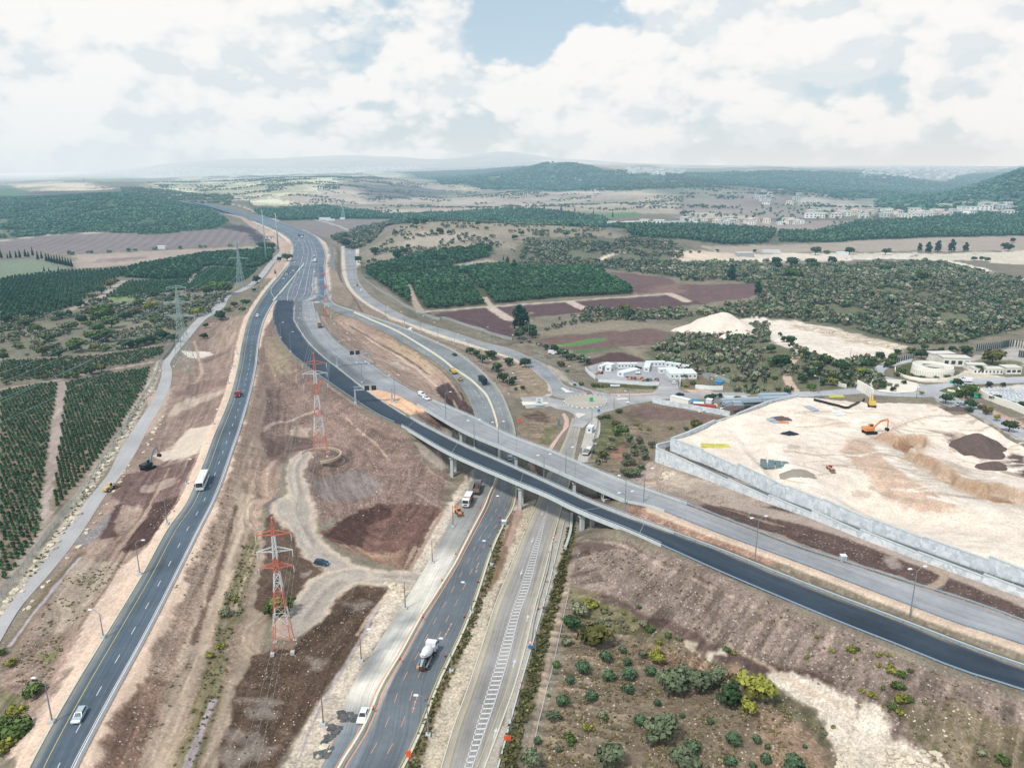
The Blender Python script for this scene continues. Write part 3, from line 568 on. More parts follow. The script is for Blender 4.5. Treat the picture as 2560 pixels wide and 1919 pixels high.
# fields beyond
paint('B',[(170,850),(700,780),(960,740),(1080,775),(1000,790),(420,860),(200,870)],c(172,160,146),1.5)
paint('B',[(160,860),(160,790),(560,700),(980,660),(990,700),(700,790)],c(78,90,66),2)
MANGO=gpts([(200,860),(420,845),(720,808),(1050,780),(1280,800),(1640,800),(1890,940),(1880,965),(1460,985),(980,1030),(560,1060),(440,1035)],'B')
sl=block(MANGO[:,0].min()-9,MANGO[:,0].max()+9,MANGO[:,1].min()-9,MANGO[:,1].max()+9);apply_mask(sl,1-sstep(poly_sd(X[sl],Y[sl],MANGO),-3,3),c(84,86,66),(.1,.6,.5),.15)
paint(None,[('B',1715,822),('B',1900,830),('B',2100,855),('C',0,900),('C',500,898),('C',570,935),('C',470,985),('C',150,1030),('B',2110,962),('B',1900,962)],c(112,88,88),1.5,dat=(.1,.05,.6),var=.14)
paint(None,[('B',545,1098),('B',960,1052),('B',1460,1018),('B',2110,968),('B',2211,985),('C',180,1030),('B',2211,1040),('B',1750,1080),('B',1400,1100),('B',1150,1118),('F',180,0),('F',30,90),('F',0,120),('E',2211,240),('E',1900,120),('E',1650,60),('E',1480,0)],c(98,75,78),1.2,dat=(.1,.02,.7),var=.12)
paint('B',[(2000,930),(2211,880),(2211,960),(2000,962)],c(146,118,104),3,a=.6)
paintline('B',[(510,1080),(960,1045),(1460,1010),(2110,962)],5,c(192,178,165),1.2)
for a_ in([(970,1050),(1090,1130)],[(1480,1015),(1610,1078)],[(2120,965),(2230,1010)]):paintline('B',a_,9,c(196,178,166),1.5,dat=(1,0,1))
paintline('B',[(930,985),(975,1045)],5,c(188,172,160),1.2);paintline('B',[(430,900),(480,1010),(520,1080)],6,c(180,160,148),1.2)
paint('F',[(175,240),(500,190),(800,160),(1200,140),(1350,170),(1425,215),(1300,280),(950,310),(600,345),(420,310),(280,280)],c(118,94,90),1.2,dat=(.1,.02,.6),var=.12)
paint('F',[(330,290),(560,248),(780,222),(835,232),(800,255),(500,296),(400,303)],c(98,136,84),1.,dat=(0,.2,.2))
paint('F',[(480,330),(700,315),(950,292),(900,320),(640,348),(560,352)],c(90,118,82),1.5,dat=(0,.6,.2))
paint('F',[(610,465),(680,400),(820,360),(960,343),(1170,420),(1100,430),(780,450)],c(92,70,70),1.,dat=(.1,.0,.8),var=.12)
paint('F',[(960,300),(1200,290),(1200,420),(1000,350)],c(150,140,122),2)
paint('F',[(180,200),(560,60),(900,70),(1500,120),(1400,170),(1200,135),(500,180)],c(148,138,120),3,dat=(1,.6,.5))
# knoll, rocky slopes, dark grove strip, far hills
paint('B',[(150,700),(330,590),(520,500),(900,488),(1300,515),(1700,555),(1880,620),(1900,700),(1650,720),(1300,700),(980,660),(600,700),(250,770)],c(156,145,128),6,dat=(1.6,.9,.5),var=.25)
paint('B',[(1200,600),(1900,600),(2211,640),(2211,860),(1700,800),(1150,790),(1100,700)],c(112,112,94),6,dat=(.5,1,.5),var=.25)
paint('B',[(400,620),(520,560),(900,570),(880,610),(600,660),(380,660)],c(176,164,150),6,dat=(2,.2,.6))
paint('B',[(-900,300),(-60,400),(0,420),(300,455),(700,448),(1000,430),(1300,425),(1700,440),(2211,450),(2211,330),(1600,280),(1100,280),(600,250),(200,205),(-150,300),(-700,350)],c(190,174,158),15,dat=(1.6,.8,.5),var=.25)
paint('B',[(180,260),(500,270),(800,300),(700,330),(200,370),(120,330)],c(132,124,124),15,dat=(1,.6,.4))
paint('B',[(700,265),(1000,290),(980,312),(820,310)],c(205,185,160),8)
paint('B',[(-560,430),(-450,430),(-100,400),(20,420),(300,460),(700,450),(1000,430),(1300,430),(1700,480),(1760,530),(1500,535),(1000,492),(560,500),(430,515),(330,482),(0,482),(-300,490),(-440,480)],c(58,84,72),4,dat=(0,1,.3))
paint('B',[(-400,500),(-100,488),(0,492),(330,486),(425,512),(250,585),(0,560),(-150,590),(-300,540)],c(142,130,130),4,dat=(.1,.3,.3),var=.1)
paintline('B',[(-180,480),(0,530),(130,570)],7,c(185,178,170),2)
paint('B',[(1690,445),(1900,440),(1910,465),(1720,470)],c(95,140,90),5)
paint('B',[(280,180),(600,160),(1000,150),(1390,122),(1600,142),(1850,200),(1900,240),(1600,305),(1300,300),(1000,298),(820,262),(640,262),(620,230)],c(82,112,86),20,dat=(0,1,.4),var=.3)
paint('B',[(640,235),(830,190),(1100,200),(1500,225),(1620,270),(1400,265),(1100,240),(860,220),(700,240)],c(176,182,130),20,a=.8,var=.5)  # sunny patch on the wooded hill, painted in as lighter green
paint('B',[(1480,225),(1560,225),(1620,265),(1520,260)],c(225,200,165),10)
paint('B',[(1230,112),(1400,98),(1760,125),(2211,140),(2211,158),(1900,170),(1650,150),(1400,118)],c(228,205,178),60)
paint('C',[(0,185),(400,190),(800,178),(1150,195),(1700,255),(2050,170),(2211,140),(2500,130),(2500,420),(1800,430),(1300,432),(1250,370),(1000,350),(800,300),(300,270),(0,282)],c(82,108,92),25,dat=(.3,1,.4),var=.25)
paint('B',[(1780,170),(2211,196),(2450,200),(2450,300),(2211,285),(1900,300),(1620,305),(1850,240)],c(84,110,92),20,dat=(0,1,.4),var=.3)
paint('C',[(820,325),(1000,330),(1300,350),(1480,385),(1350,430),(1000,455),(850,420),(720,390)],c(192,182,170),10,dat=(1,.8,.3),var=.25)
paint('C',[(0,295),(400,290),(620,340),(900,445),(860,470),(500,478),(0,470)],c(164,148,140),8,dat=(.6,.8,.4),var=.15)
paint('C',[(50,440),(200,445),(520,470),(400,482),(150,480)],c(195,182,168),5)
paint('C',[(1600,330),(1900,340),(2150,360),(1700,400),(1600,370)],c(165,158,148),12,dat=(1,.5,.4),a=.7)
paint('C',[(300,500),(800,495),(1560,488),(1540,515),(1100,520),(850,570),(560,560)],c(168,150,142),5,dat=(1,.4,.5))
for a_ in([(-460,530),(0,528),(620,560),(560,640),(300,650),(0,612),(-300,600)],[(640,575),(850,578),(1150,512),(1700,480),(2300,400),(2300,590),(1400,612),(870,635),(640,632)]):paint('C',a_,c(74,96,76),4,dat=(0,1,.4))
paint('C',[(130,655),(560,650),(850,640),(1500,605),(2300,590),(2300,680),(1400,692),(900,690),(300,705)],c(178,162,150),4,dat=(.4,.4,.4),var=.15)
paint('C',[(-30,688),(150,690),(380,712),(390,760),(100,778),(-30,790)],c(220,202,180),3,dat=(.2,.1,.4))
paint('C',[(1080,712),(1300,700),(1520,700),(1500,740),(1100,738)],c(218,210,196),2,dat=(.6,.1,.8))
paint('C',[(1870,700),(2300,675),(2300,780),(2010,765),(1900,740)],c(218,206,188),2,dat=(.3,.1,.6))
paintline('C',[(-100,800),(150,755),(380,752),(700,742),(1100,740),(1620,745),(1820,775),(1960,815),(2050,845),(2300,890)],13,c(232,226,214),1.2);paint('C',[(380,712),(700,700),(1100,703),(1100,748),(700,752),(380,768)],c(222,212,198),2,dat=(.3,.1,.5));paint('C',[(1500,705),(1900,700),(1950,745),(1700,750),(1500,742)],c(214,206,190),2,dat=(.4,.3,.5))
paintline('B',[(1640,760),(1750,710),(1850,690)],8,c(218,202,184),1.5);paintline('B',[(1650,765),(1760,785),(2211,790)],7,c(205,192,176),1.5)
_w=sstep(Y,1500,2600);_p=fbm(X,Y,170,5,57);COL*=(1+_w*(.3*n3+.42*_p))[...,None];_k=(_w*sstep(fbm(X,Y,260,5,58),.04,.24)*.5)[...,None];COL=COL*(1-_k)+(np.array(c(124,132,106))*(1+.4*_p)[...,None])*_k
# scrub hill in the east
paint(None,[('C',0,800),('C',600,790),('C',1600,760),('C',2300,880),('G',2300,130),('G',1700,280),('G',1200,290),('G',700,160),('G',200,70),('F',2211,90),('F',1500,140),('F',1180,320),('F',1200,420),('F',1640,560),('F',1830,640),('F',2211,700),('G',700,660),('G',900,540),('G',1000,420),('G',560,430),('G',200,300),('F',2100,260),('F',1700,180),('F',1500,60),('C',0,1100),('C',470,1010),('C',560,920)],c(108,110,90),3,dat=(.7,1,.5),var=.25)
paint('G',[(-260,60),(-60,30),(60,70),(240,75),(600,140),(900,230),(1210,300),(1100,350),(960,400),(700,412),(560,432),(400,370),(240,345),(20,260),(-130,160)],c(228,217,206),1.5,dat=(.3,0,.6),var=.14)
paint('G',[(200,80),(620,160),(1000,250),(1200,305),(1080,320),(700,250),(400,170),(200,150)],c(205,186,168),2,dat=(1.5,.2,1),a=.8,var=.4)
paintline('G',[(300,330),(215,420),(165,560),(200,640),(300,705)],4.2,c(200,176,156),.6)
# open lots near the roundabout
paint('F',[(735,905),(880,830),(1210,775),(1500,850),(1845,915),(1750,950),(1520,1030),(1372,1090),(1245,1165),(1240,1290),(1120,1440),(930,1400),(680,1290)],c(128,114,98),.8,dat=(.3,.8,.6),var=.3)
paint('F',[(1000,830),(1180,790),(1500,850),(1830,915),(1600,950),(1200,930),(1040,900)],c(120,98,92),1.5,dat=(.3,.1,.8),var=.25)
paint('F',[(740,900),(860,890),(980,1000),(960,1120),(860,1250),(740,1280),(690,1270)],c(96,102,72),1.2,dat=(.1,1,.5),a=.85)
paint('F',[(850,1180),(970,1150),(960,1280),(850,1260)],c(148,114,98),.8)
paint('F',[(60,855),(240,838),(400,872),(440,930),(400,1010),(300,1180),(200,1150),(50,1085)],c(136,120,104),.6,dat=(.6,.6,.6),var=.25)
paint('F',[(120,900),(240,860),(340,900),(300,960),(200,930)],c(104,88,78),1)
paint('F',[(300,1000),(400,980),(300,1160),(230,1120)],c(112,112,80),1)
paint('F',[(0,410),(160,480),(280,590),(335,700),(280,725),(0,735)],c(150,134,116),.6,dat=(.7,.6,.5),var=.2)
paint('F',[(660,620),(1250,640),(1220,700),(1000,715),(760,690)],c(150,142,124),.5,dat=(.8,.7,.8),var=.2)
paint('F',[(670,610),(900,625),(1250,640),(1240,665),(900,650),(700,660)],c(92,96,64),.6,dat=(0,1,.5))
paint('F',[(1490,560),(1700,520),(1830,640),(1820,680),(1500,665)],c(122,108,88),.8,dat=(.3,1,.5))
paint('F',[(1820,680),(2211,640),(2211,700),(1850,712)],c(122,122,96),1,dat=(.3,1,.5))
paint('F',[(1470,668),(1620,660),(2211,700),(2211,712),(1560,700)],c(196,170,150),.5)
# land east of the underpass
paint(None,[('F',1200,1290),('F',1560,1400),('F',1860,1510),('F',2211,1640),('K',150,10),('K',450,130),('K',760,245),('K',1100,385),('K',1500,525),('K',1900,670),('K',1900,850),('K',1400,640),('K',1000,505),('K',640,400),('K',0,165),('F',1450,1640),('F',1180,1530),('F',1000,1450)],c(166,149,138),.8,dat=(1,.2,.9),var=.22)
paint('F',[(1280,1370),(1500,1400),(1850,1510),(2100,1620),(1700,1540),(1350,1500)],c(188,172,158),1.2,dat=(1.4,.1,.6))
paint('K',[(-200,40),(60,80),(250,60),(420,120),(720,250),(1050,400),(1500,570),(1850,700),(1850,800),(1400,630),(1000,490),(660,385),(300,245),(0,150),(-200,100)],c(98,80,76),1.,dat=(.6,.05,.9),var=.2)
paint('K',[(900,360),(980,370),(1000,440),(940,440)],c(150,138,132),.8)
paintline(None,[('F',1600,1500),('F',2000,1600),('K',0,50),('K',250,110),('K',500,170),('K',900,310),('K',1250,440),('K',1600,570),('K',2000,740)],5.5,c(168,154,144),1)
paintline('K',[(1150,580),(1240,530),(1270,480),(1200,430)],2.,c(170,150,132),.5)
paint(None,[('F',490,1470),('F',560,1480),('F',760,1620),('J',980,60),('J',1000,100),('J',700,40),('F',600,1640),('F',480,1540)],c(120,100,92),.8,dat=(.5,.3,.8))
paint('J',[(870,80),(1100,90),(1500,250),(1758,370),(1900,480),(1758,420),(1400,280),(1100,190),(900,120)],c(160,128,112),.6,dat=(.8,.1,.9),var=.25)
paint('N',[(1310,960),(1500,1000),(1650,1060),(1550,1350),(1380,1658),(1180,1658),(1270,1380)],c(122,106,90),.6,dat=(.3,.8,.7),var=.3)
paintline('N',[(1480,980),(1430,1100),(1360,1300),(1320,1500),(1300,1658)],2.2,c(172,142,130),.5)
paint('N',[(1540,560),(1740,700),(1740,830),(1560,740)],c(112,92,84),.8)
paintline('N',[(1600,640),(1640,760)],2.5,c(176,148,136),.4)
gs=DR['span'][1];side_band(DR,'R',.6,1.6,c(128,142,66),s0=gs+8,dat=(0,.6,.3),wob=.25);side_band(DR,'R',2.3,2.0,c(130,104,94),s0=gs+8,wob=.4,dat=(1,.1,.9));side_band(GR,'L',.2,3.0,c(204,184,166),s0=GR['span'][1]+6,wob=.3)
# south bank of the dark road and the olive ground
paint(None,[('J',565,300),('J',700,290),('J',1080,330),('J',1300,400),('J',1758,610),('K',260,640),('K',760,850),('K',1300,1090),('K',1900,1300),('K',1900,1700),('K',1300,1700),('K',940,1500),('K',700,1260),('K',500,1130),('K',200,1080),('K',0,1010),('J',1400,930),('J',1180,800),('J',1000,740),('J',740,620),('J',560,540)],c(138,122,114),.8,dat=(.85,.2,1.2),var=.22)
paint(None,[('K',1000,1300),('K',1300,1250),('K',1900,1500),('K',1900,1800),('K',1400,1700),('K',1100,1500)],c(122,110,92),2,dat=(.3,1,.7))
paint('J',[(570,290),(760,290),(880,320),(760,330),(620,345)],c(104,86,82),.6)
paintline(None,[('J',740,630),('J',1000,745),('J',1180,800),('J',1380,920),('K',0,1000),('K',200,1070),('K',420,1110),('K',560,1150)],3.5,c(98,80,76),.8,wob=.8)
paint(None,[('J',545,560),('J',700,610),('J',760,690),('J',900,720),('J',1100,780),('J',1240,880),('J',1320,940),('J',1560,1040),('K',260,1180),('K',450,1260),('K',560,1400),('K',600,1500),('K',640,1700),('J',300,1700),('J',480,1100)],c(128,114,98),.8,dat=(1,.8,.7),var=.25)
paint('J',[(560,560),(700,610),(1000,750),(1200,850),(1240,930),(900,860),(700,820),(560,740)],c(122,116,88),1.2,dat=(.4,1,.5),var=.3)
paint('J',[(700,900),(1000,880),(1400,990),(1560,1080),(1200,1080),(900,960)],c(150,120,100),2,dat=(.6,.3,.8),a=.8)
paint(None,[('K',60,1340),('K',300,1300),('K',500,1480),('K',600,1700),('K',0,1700),('J',1758,1300)],c(150,126,106),1.2,dat=(1,.4,.8))
paint('K',[(210,1180),(330,1200),(520,1340),(600,1480),(560,1540),(420,1400),(260,1300)],c(108,104,84),.8,dat=(.5,1,.6))
paint('K',[(190,1085),(330,1095),(520,1145),(690,1250),(740,1340),(830,1290),(940,1390),(930,1490),(1100,1545),(1330,1700),(620,1700),(600,1500),(540,1370),(450,1240),(260,1150)],c(214,204,190),.8,dat=(.8,.15,.8),var=.12)
paint('J',[(1380,930),(1480,930),(1500,970),(1430,980),(1420,1040),(1380,1000)],c(200,190,176),.5)
paint('J',[(1240,880),(1320,900),(1310,950),(1250,920)],c(190,176,158),.6)
# verges of the lower highways
paint(None,[('J',150,80),('J',345,20),('J',285,190),('J',185,430),('J',95,650),('I',1590,890),('I',1500,1150),('I',1400,1420),('I',1320,1700),('I',1090,1700),('I',1190,1450),('I',1300,1150),('I',1440,860),('I',1530,640),('I',1625,350),('I',1720,100)],c(196,184,164),.5,dat=(1,.5,1),var=.22)
paintline('I',[(1700,160),(1650,400),(1560,640),(1480,850),(1380,1060),(1270,1300),(1200,1500),(1150,1700)],2.4,c(122,108,82),.7,dat=(.2,1,.8),wob=1)
paintline('J',[(220,100),(170,260),(110,420),(50,560)],3.4,c(132,108,88),.8,wob=.8);paintline('J',[(250,40),(215,160),(170,300)],1.8,c(178,150,138),.4)
paint(None,[('J',500,80),('J',560,110),('J',545,230),('J',500,380),('J',440,620),('J',350,900),('J',270,1200),('J',160,1658),('J',0,1700),('J',60,1560),('J',230,1100),('J',330,700),('J',440,290)],c(176,170,160),.4,dat=(.5,.1,.4),var=.08)
paintline('J',[(560,200),(540,330),(500,480),(440,680),(375,900),(300,1200),(230,1400),(160,1700)],3.,c(92,90,62),.7,dat=(.1,1,.8),wob=1)
paintline('J',[(560,420),(500,660),(440,900),(370,1250),(290,1658)],1.3,c(156,140,124),.4)
# works plateau
paint(None,[],c(0,0,0)) if False else None
sl=block(plateau[:,0].min()-2,plateau[:,0].max()+2,plateau[:,1].min()-2,plateau[:,1].max()+2)
apply_mask(sl,1-sstep(poly_sd(X[sl],Y[sl],plateau),-.2,.3),c(226,214,201),(.25,0,.4),.2)
sl=block(terrace[:,0].min()-2,terrace[:,0].max()+2,terrace[:,1].min()-2,terrace[:,1].max()+2)
apply_mask(sl,1-sstep(poly_sd(X[sl],Y[sl],terrace),-.2,.3),c(92,84,80),(.5,.1,.6),.15)
paintline('F',[(1330,1150),(1310,1190),(1400,1230),(1700,1360),(1900,1440),(2211,1560)],1.2,c(178,160,142),.4)
paint('G',[(650,1110),(760,1090),(900,1160),(1200,1420),(1650,1700),(1300,1700),(950,1540),(720,1300),(640,1210)],c(204,176,156),1.5,dat=(.4,.1,.6),var=.2)
paint('G',[(150,850),(500,860),(760,980),(640,1010),(300,960)],c(212,196,182),2,a=.7)
paint('G',[(1350,1010),(1640,1020),(1850,1090),(1990,1180),(2000,1230),(2160,1330),(2211,1440),(2000,1370),(1860,1300),(1650,1170)],c(170,148,134),1.5,a=.8,dat=(.5,0,.8))
paint('G',[(1640,1150),(1790,1085),(1880,1100),(1995,1190),(1985,1232),(1760,1215)],c(86,70,68),.7,dat=(.3,0,.8),var=.1)
paint('G',[(1380,1020),(1640,1060),(1700,1140),(1560,1120)],c(112,94,90),1.2,a=.8)
paint('G',[(1870,1300),(1960,1300),(2035,1352),(1920,1350)],c(76,60,58),.5);paint('G',[(2080,1200),(2211,1250),(2300,1450),(2140,1350)],c(104,86,82),1)
paint('G',[(1100,1110),(1290,1120),(1260,1190),(1130,1190)],c(168,128,102),.7,dat=(.8,0,1));paint('G',[(1240,1235),(1410,1255),(1380,1310),(1260,1290)],c(212,172,138),.7,dat=(.6,0,1))
paint('G',[(1820,1580),(2000,1600),(2160,1620),(2180,1660),(1960,1650)],c(176,136,106),.6,dat=(.8,0,1));paint('G',[(1460,1300),(1700,1340),(1640,1500),(1900,1440),(1700,1540),(1560,1420)],c(192,176,158),1.5,a=.7)
paint('G',[(1120,1200),(1260,1230),(1330,1400),(1200,1330)],c(245,238,228),1)
paintline('G',[(60,1150),(120,1300),(300,1450),(700,1640)],6,c(240,230,218),1.5);paintline('G',[(980,1180),(1150,1330),(1500,1500),(1900,1700)],5,c(240,232,222),1.5)
paint('G',[(180,1370),(280,1355),(330,1400),(250,1412),(190,1400)],c(168,158,145),.4);paint('G',[(180,1140),(290,1145),(270,1180),(190,1170)],c(196,184,170),.6)
for a_ in([(1350,790),(1480,800),(1460,830),(1380,820)],[(1470,870),(1720,890),(1680,910),(1500,900)],[(700,1540),(900,1550),(860,1590),(740,1590)],[(340,1100),(440,1110),(420,1130)]):paint('G',a_,c(200,178,160),.6,a=.7)
for a_ in([(560,680),(700,690),(680,720),(580,710)],):pass
for k in range(120):
 u=random.uniform(100,2100);v=random.uniform(800,1600);a=random.uniform(-.2,.5);L_=random.uniform(200,600)
 paintline('G',[(u,v),(u+L_*.5*math.cos(a),v+L_*.5*math.sin(a)*.6+random.uniform(-20,20)),(u+L_*math.cos(a),v+L_*math.sin(a)*.6)],random.uniform(.5,1.6),random.choice([c(245,238,230),c(188,168,148),c(176,160,144),c(204,186,168)]),.4,a=.7,wob=.4) if poly_sd(np.array([G('G',u,v)[0]]),np.array([G('G',u,v)[1]]),plateau)[0]<-6 else None
for rb_,sd,o0,o1,n_ in((LH,'R',6,26,26),(LH,'L',4,16,16),(DR,'L',4,30,18),(GR,'R',5,22,14),(RR,'L',1,12,14),(HW,'L',4,18,8)):
 for k in range(n_):
  s0_=random.uniform(0,rb_['s'][-1]*.85);o_=random.uniform(o0,o1);p=pline(rb_,-o_,sd,s0_,min(s0_+random.uniform(18,70),rb_['s'][-1]),6.);p=p+np.array([random.uniform(-1,1),0,0])
  if len(p)>1:paintline(None,None,random.uniform(.35,1.1),random.choice([c(96,78,68),c(196,174,152),c(112,94,84),c(176,158,142)]),.3,world=p,a=.55,wob=.7)
# cemetery and gardens by the second roundabout
paint('G',[(1800,660),(2300,620),(2300,900),(2090,830),(1930,760),(1800,700)],c(215,212,205),.8,dat=(.5,.1,.3));paint('G',[(1640,420),(2300,260),(2300,470),(2000,480)],c(176,172,168),1.2)
paint('G',[(1500,720),(1700,790),(1900,900),(2211,1060),(2300,1150),(2300,1250),(2211,1130),(2000,1010),(1750,880),(1450,762)],c(178,174,170),.8);paint('G',[(1790,820),(2100,950),(2211,1000),(2211,960),(1900,810),(1810,780)],c(190,158,148),.6)
paint('G',[(1470,675),(1560,640),(1800,615),(1810,745),(1700,745),(1560,700)],c(98,112,66),.6,dat=(0,1,.4));paint('G',[(1090,490),(1230,440),(1640,520),(1560,570),(1300,575),(1130,550)],c(88,98,66),.6,dat=(0,1,.5))
paint('G',[(1150,550),(1330,580),(1640,560),(1700,500),(2050,560),(2050,580),(1500,610),(1300,600)],c(216,206,190),.5)
paint('G',[(1600,430),(1900,400),(2211,430),(2211,520),(1900,470),(1700,460)],c(120,122,96),.8,dat=(.2,1,.4))
paintline('G',[(1680,740),(1850,830),(2211,990)],2.4,c(196,164,152),.4)
# field rows
def rows(poly,ang,pitch,amp,only=None):
 sl=block(poly[:,0].min(),poly[:,0].max(),poly[:,1].min(),poly[:,1].max());x,y=X[sl],Y[sl]
 w=(1-sstep(poly_sd(x,y,poly),-2,0));q=(x*math.cos(ang)+y*math.sin(ang))/pitch
 COL[sl]*=(1+w*amp*np.sin(2*math.pi*q))[...,None]
rows(FIELD1,.25,16,.10)
COL*=(1+(.72*RILL+.42*STRK)*(COL.mean(-1)<.45))[...,None]
_s,_a,_b=SCARP;_v=(.5+.5*fbm(X[_s],Y[_s],3,3,55))[...,None];_k=(_a*.85)[...,None];COL[_s]=COL[_s]*(1-_k)+(np.array(c(150,116,88))*_v*1.6+np.array(c(196,172,146))*(1-_v)*.9)*_k;COL[_s]*=(1-.22*_b)[...,None]
_g=COL.mean(-1,keepdims=True);_gr=(COL[...,1]>COL[...,0])[...,None];COL=(COL*.86+_g*.14*(1-_gr)+COL*.14*_gr)*np.array([.97,.93,.885]);COL=np.clip(COL,.004,.9)
# ------------------------------------------------------------------ ground sheet
def ground_mat():
 m,nt,b=newmat('soil_and_scrub');b.inputs['Roughness'].default_value=.95;b.inputs['Specular IOR Level'].default_value=.1
 geo=NN(nt,'ShaderNodeNewGeometry');pos=geo.outputs['Position']
 at=NN(nt,'ShaderNodeAttribute');at.attribute_name='Col';dt=NN(nt,'ShaderNodeAttribute');dt.attribute_name='Dat'
 sp_=NN(nt,'ShaderNodeSeparateColor');LK(nt,dt.outputs['Color'],sp_.inputs[0])
 def noise(scale,det=5,rough=.6):
  n=NN(nt,'ShaderNodeTexNoise');n.inputs['Scale'].default_value=scale;n.inputs['Detail'].default_value=det;n.inputs['Roughness'].default_value=rough;LK(nt,pos,n.inputs['Vector']);return n.outputs[0]
 def mrange(x,a,b_,c_,d):
  n=NN(nt,'ShaderNodeMapRange');n.inputs[1].default_value=a;n.inputs[2].default_value=b_;n.inputs[3].default_value=c_;n.inputs[4].default_value=d;LK(nt,x,n.inputs[0]);return n.outputs[0]
 def mul(x,y,op='MULTIPLY'):
  n=NN(nt,'ShaderNodeMath',operation=op);
  for i,q in enumerate((x,y)):
   if isinstance(q,(int,float)):n.inputs[i].default_value=q
   else:LK(nt,q,n.inputs[i])
  return n.outputs[0]
 def mix(f,a_,b_):
  n=NN(nt,'ShaderNodeMix',data_type='RGBA');LK(nt,f,n.inputs[0])
  for i,q in((6,a_),(7,b_)):
   if isinstance(q,tuple):n.inputs[i].default_value=q+(1,)
   else:LK(nt,q,n.inputs[i])
  return n.outputs[2]
 fine=noise(1.5,5,.8);mid=noise(.22,3,.65);big=noise(.045,2,.6)
 k=mul(mul(mul(mul(mrange(fine,.34,.66,.52,1.5),mul(mrange(mid,.32,.68,.78,1.22),mrange(big,.3,.7,.92,1.08))),1,'SUBTRACT'),mrange(sp_.outputs[2],.3,.9,.42,1)),1,'ADD')
 sc=NN(nt,'ShaderNodeVectorMath',operation='SCALE');LK(nt,at.outputs['Color'],sc.inputs[0]);LK(nt,k,sc.inputs['Scale']);col=sc.outputs[0]
 tn=noise(.55,3,.7);tf=mul(mrange(tn,.52,.64,0,.75),sp_.outputs[1]);tcol=mix(mrange(noise(.15,1),.4,.6,0,1),c(74,82,52),c(112,104,74));col=mix(tf,col,tcol)
 vo=NN(nt,'ShaderNodeTexVoronoi');vo.inputs['Scale'].default_value=.9;LK(nt,pos,vo.inputs['Vector'])
 st=mul(mul(mrange(vo.outputs['Distance'],.16,.24,1,0),mrange(noise(.3,1),.4,.55,0,1)),sp_.outputs[0]);
 vo2=NN(nt,'ShaderNodeTexVoronoi');vo2.inputs['Scale'].default_value=.16;LK(nt,pos,vo2.inputs['Vector'])
 st2=mul(mul(mrange(vo2.outputs['Distance'],.16,.26,1,0),mrange(noise(.02,1),.5,.6,0,1)),mrange(sp_.outputs[0],.9,1.6,0,.7))
 col=mix(mul(st,.8),col,c(205,196,184));col=mix(st2,col,c(200,192,182))
 LK(nt,col,b.inputs['Base Color'])
 bp=NN(nt,'ShaderNodeBump');bp.inputs['Distance'].default_value=.45;LK(nt,mul(sp_.outputs[2],.9),bp.inputs['Strength'])
 LK(nt,mul(mul(fine,.5),mul(mid,1.5),'ADD'),bp.inputs['Height']);LK(nt,bp.outputs[0],b.inputs['Normal'])
 return m
i,j=np.meshgrid(np.arange(NR-1),np.arange(NA-1),indexing='ij');a=(i*NA+j).ravel();F=np.stack([a,a+1,a+NA+1,a+NA],1)[:,::-1]
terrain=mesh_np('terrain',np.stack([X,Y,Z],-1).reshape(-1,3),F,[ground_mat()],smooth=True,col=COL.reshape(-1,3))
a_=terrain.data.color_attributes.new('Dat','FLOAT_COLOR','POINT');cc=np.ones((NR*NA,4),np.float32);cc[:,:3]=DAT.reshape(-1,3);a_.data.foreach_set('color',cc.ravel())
tag(terrain,kind='structure')
# ------------------------------------------------------------------ road surfaces
def road_mat(name,col,streak=.2,speck=.15,patch=.2):
 m,nt,b=newmat(name);b.inputs['Roughness'].default_value=.85;b.inputs['Specular IOR Level'].default_value=.25
 uv=NN(nt,'ShaderNodeUVMap');mp=NN(nt,'ShaderNodeMapping');mp.inputs['Scale'].default_value=(1.1,.012,1);LK(nt,uv.outputs[0],mp.inputs[0])
 def nz(src,s,d=4):
  n=NN(nt,'ShaderNodeTexNoise');n.inputs['Scale'].default_value=s;n.inputs['Detail'].default_value=d;LK(nt,src,n.inputs['Vector']);return n.outputs[0]
 def mr(x,lo,hi,a=.3,b_=.7):
  n=NN(nt,'ShaderNodeMapRange');n.inputs[1].default_value=a;n.inputs[2].default_value=b_;n.inputs[3].default_value=lo;n.inputs[4].default_value=hi;LK(nt,x,n.inputs[0]);return n.outputs[0]
 geo=NN(nt,'ShaderNodeNewGeometry');P_=geo.outputs['Position']
 fs=[mr(nz(mp.outputs[0],1.6),1-streak,1+streak),mr(nz(P_,3.5,6),1-speck*.6,1+speck*.6),mr(nz(P_,.06,4),1-patch,1+patch),mr(nz(P_,.5,4),1-patch*.35,1+patch*.35)]
 x=fs[0]
 for f in fs[1:]:
  n=NN(nt,'ShaderNodeMath',operation='MULTIPLY');LK(nt,x,n.inputs[0]);LK(nt,f,n.inputs[1]);x=n.outputs[0]
 at=NN(nt,'ShaderNodeAttribute');at.attribute_name='Col'
 sc=NN(nt,'ShaderNodeVectorMath',operation='SCALE');LK(nt,at.outputs['Color'],sc.inputs[0]);LK(nt,x,sc.inputs['Scale']);LK(nt,sc.outputs[0],b.inputs['Base Color'])
 return m
RM=road_mat('asphalt',None)
RMG=road_mat('gravel',None,.06,.3,.12)
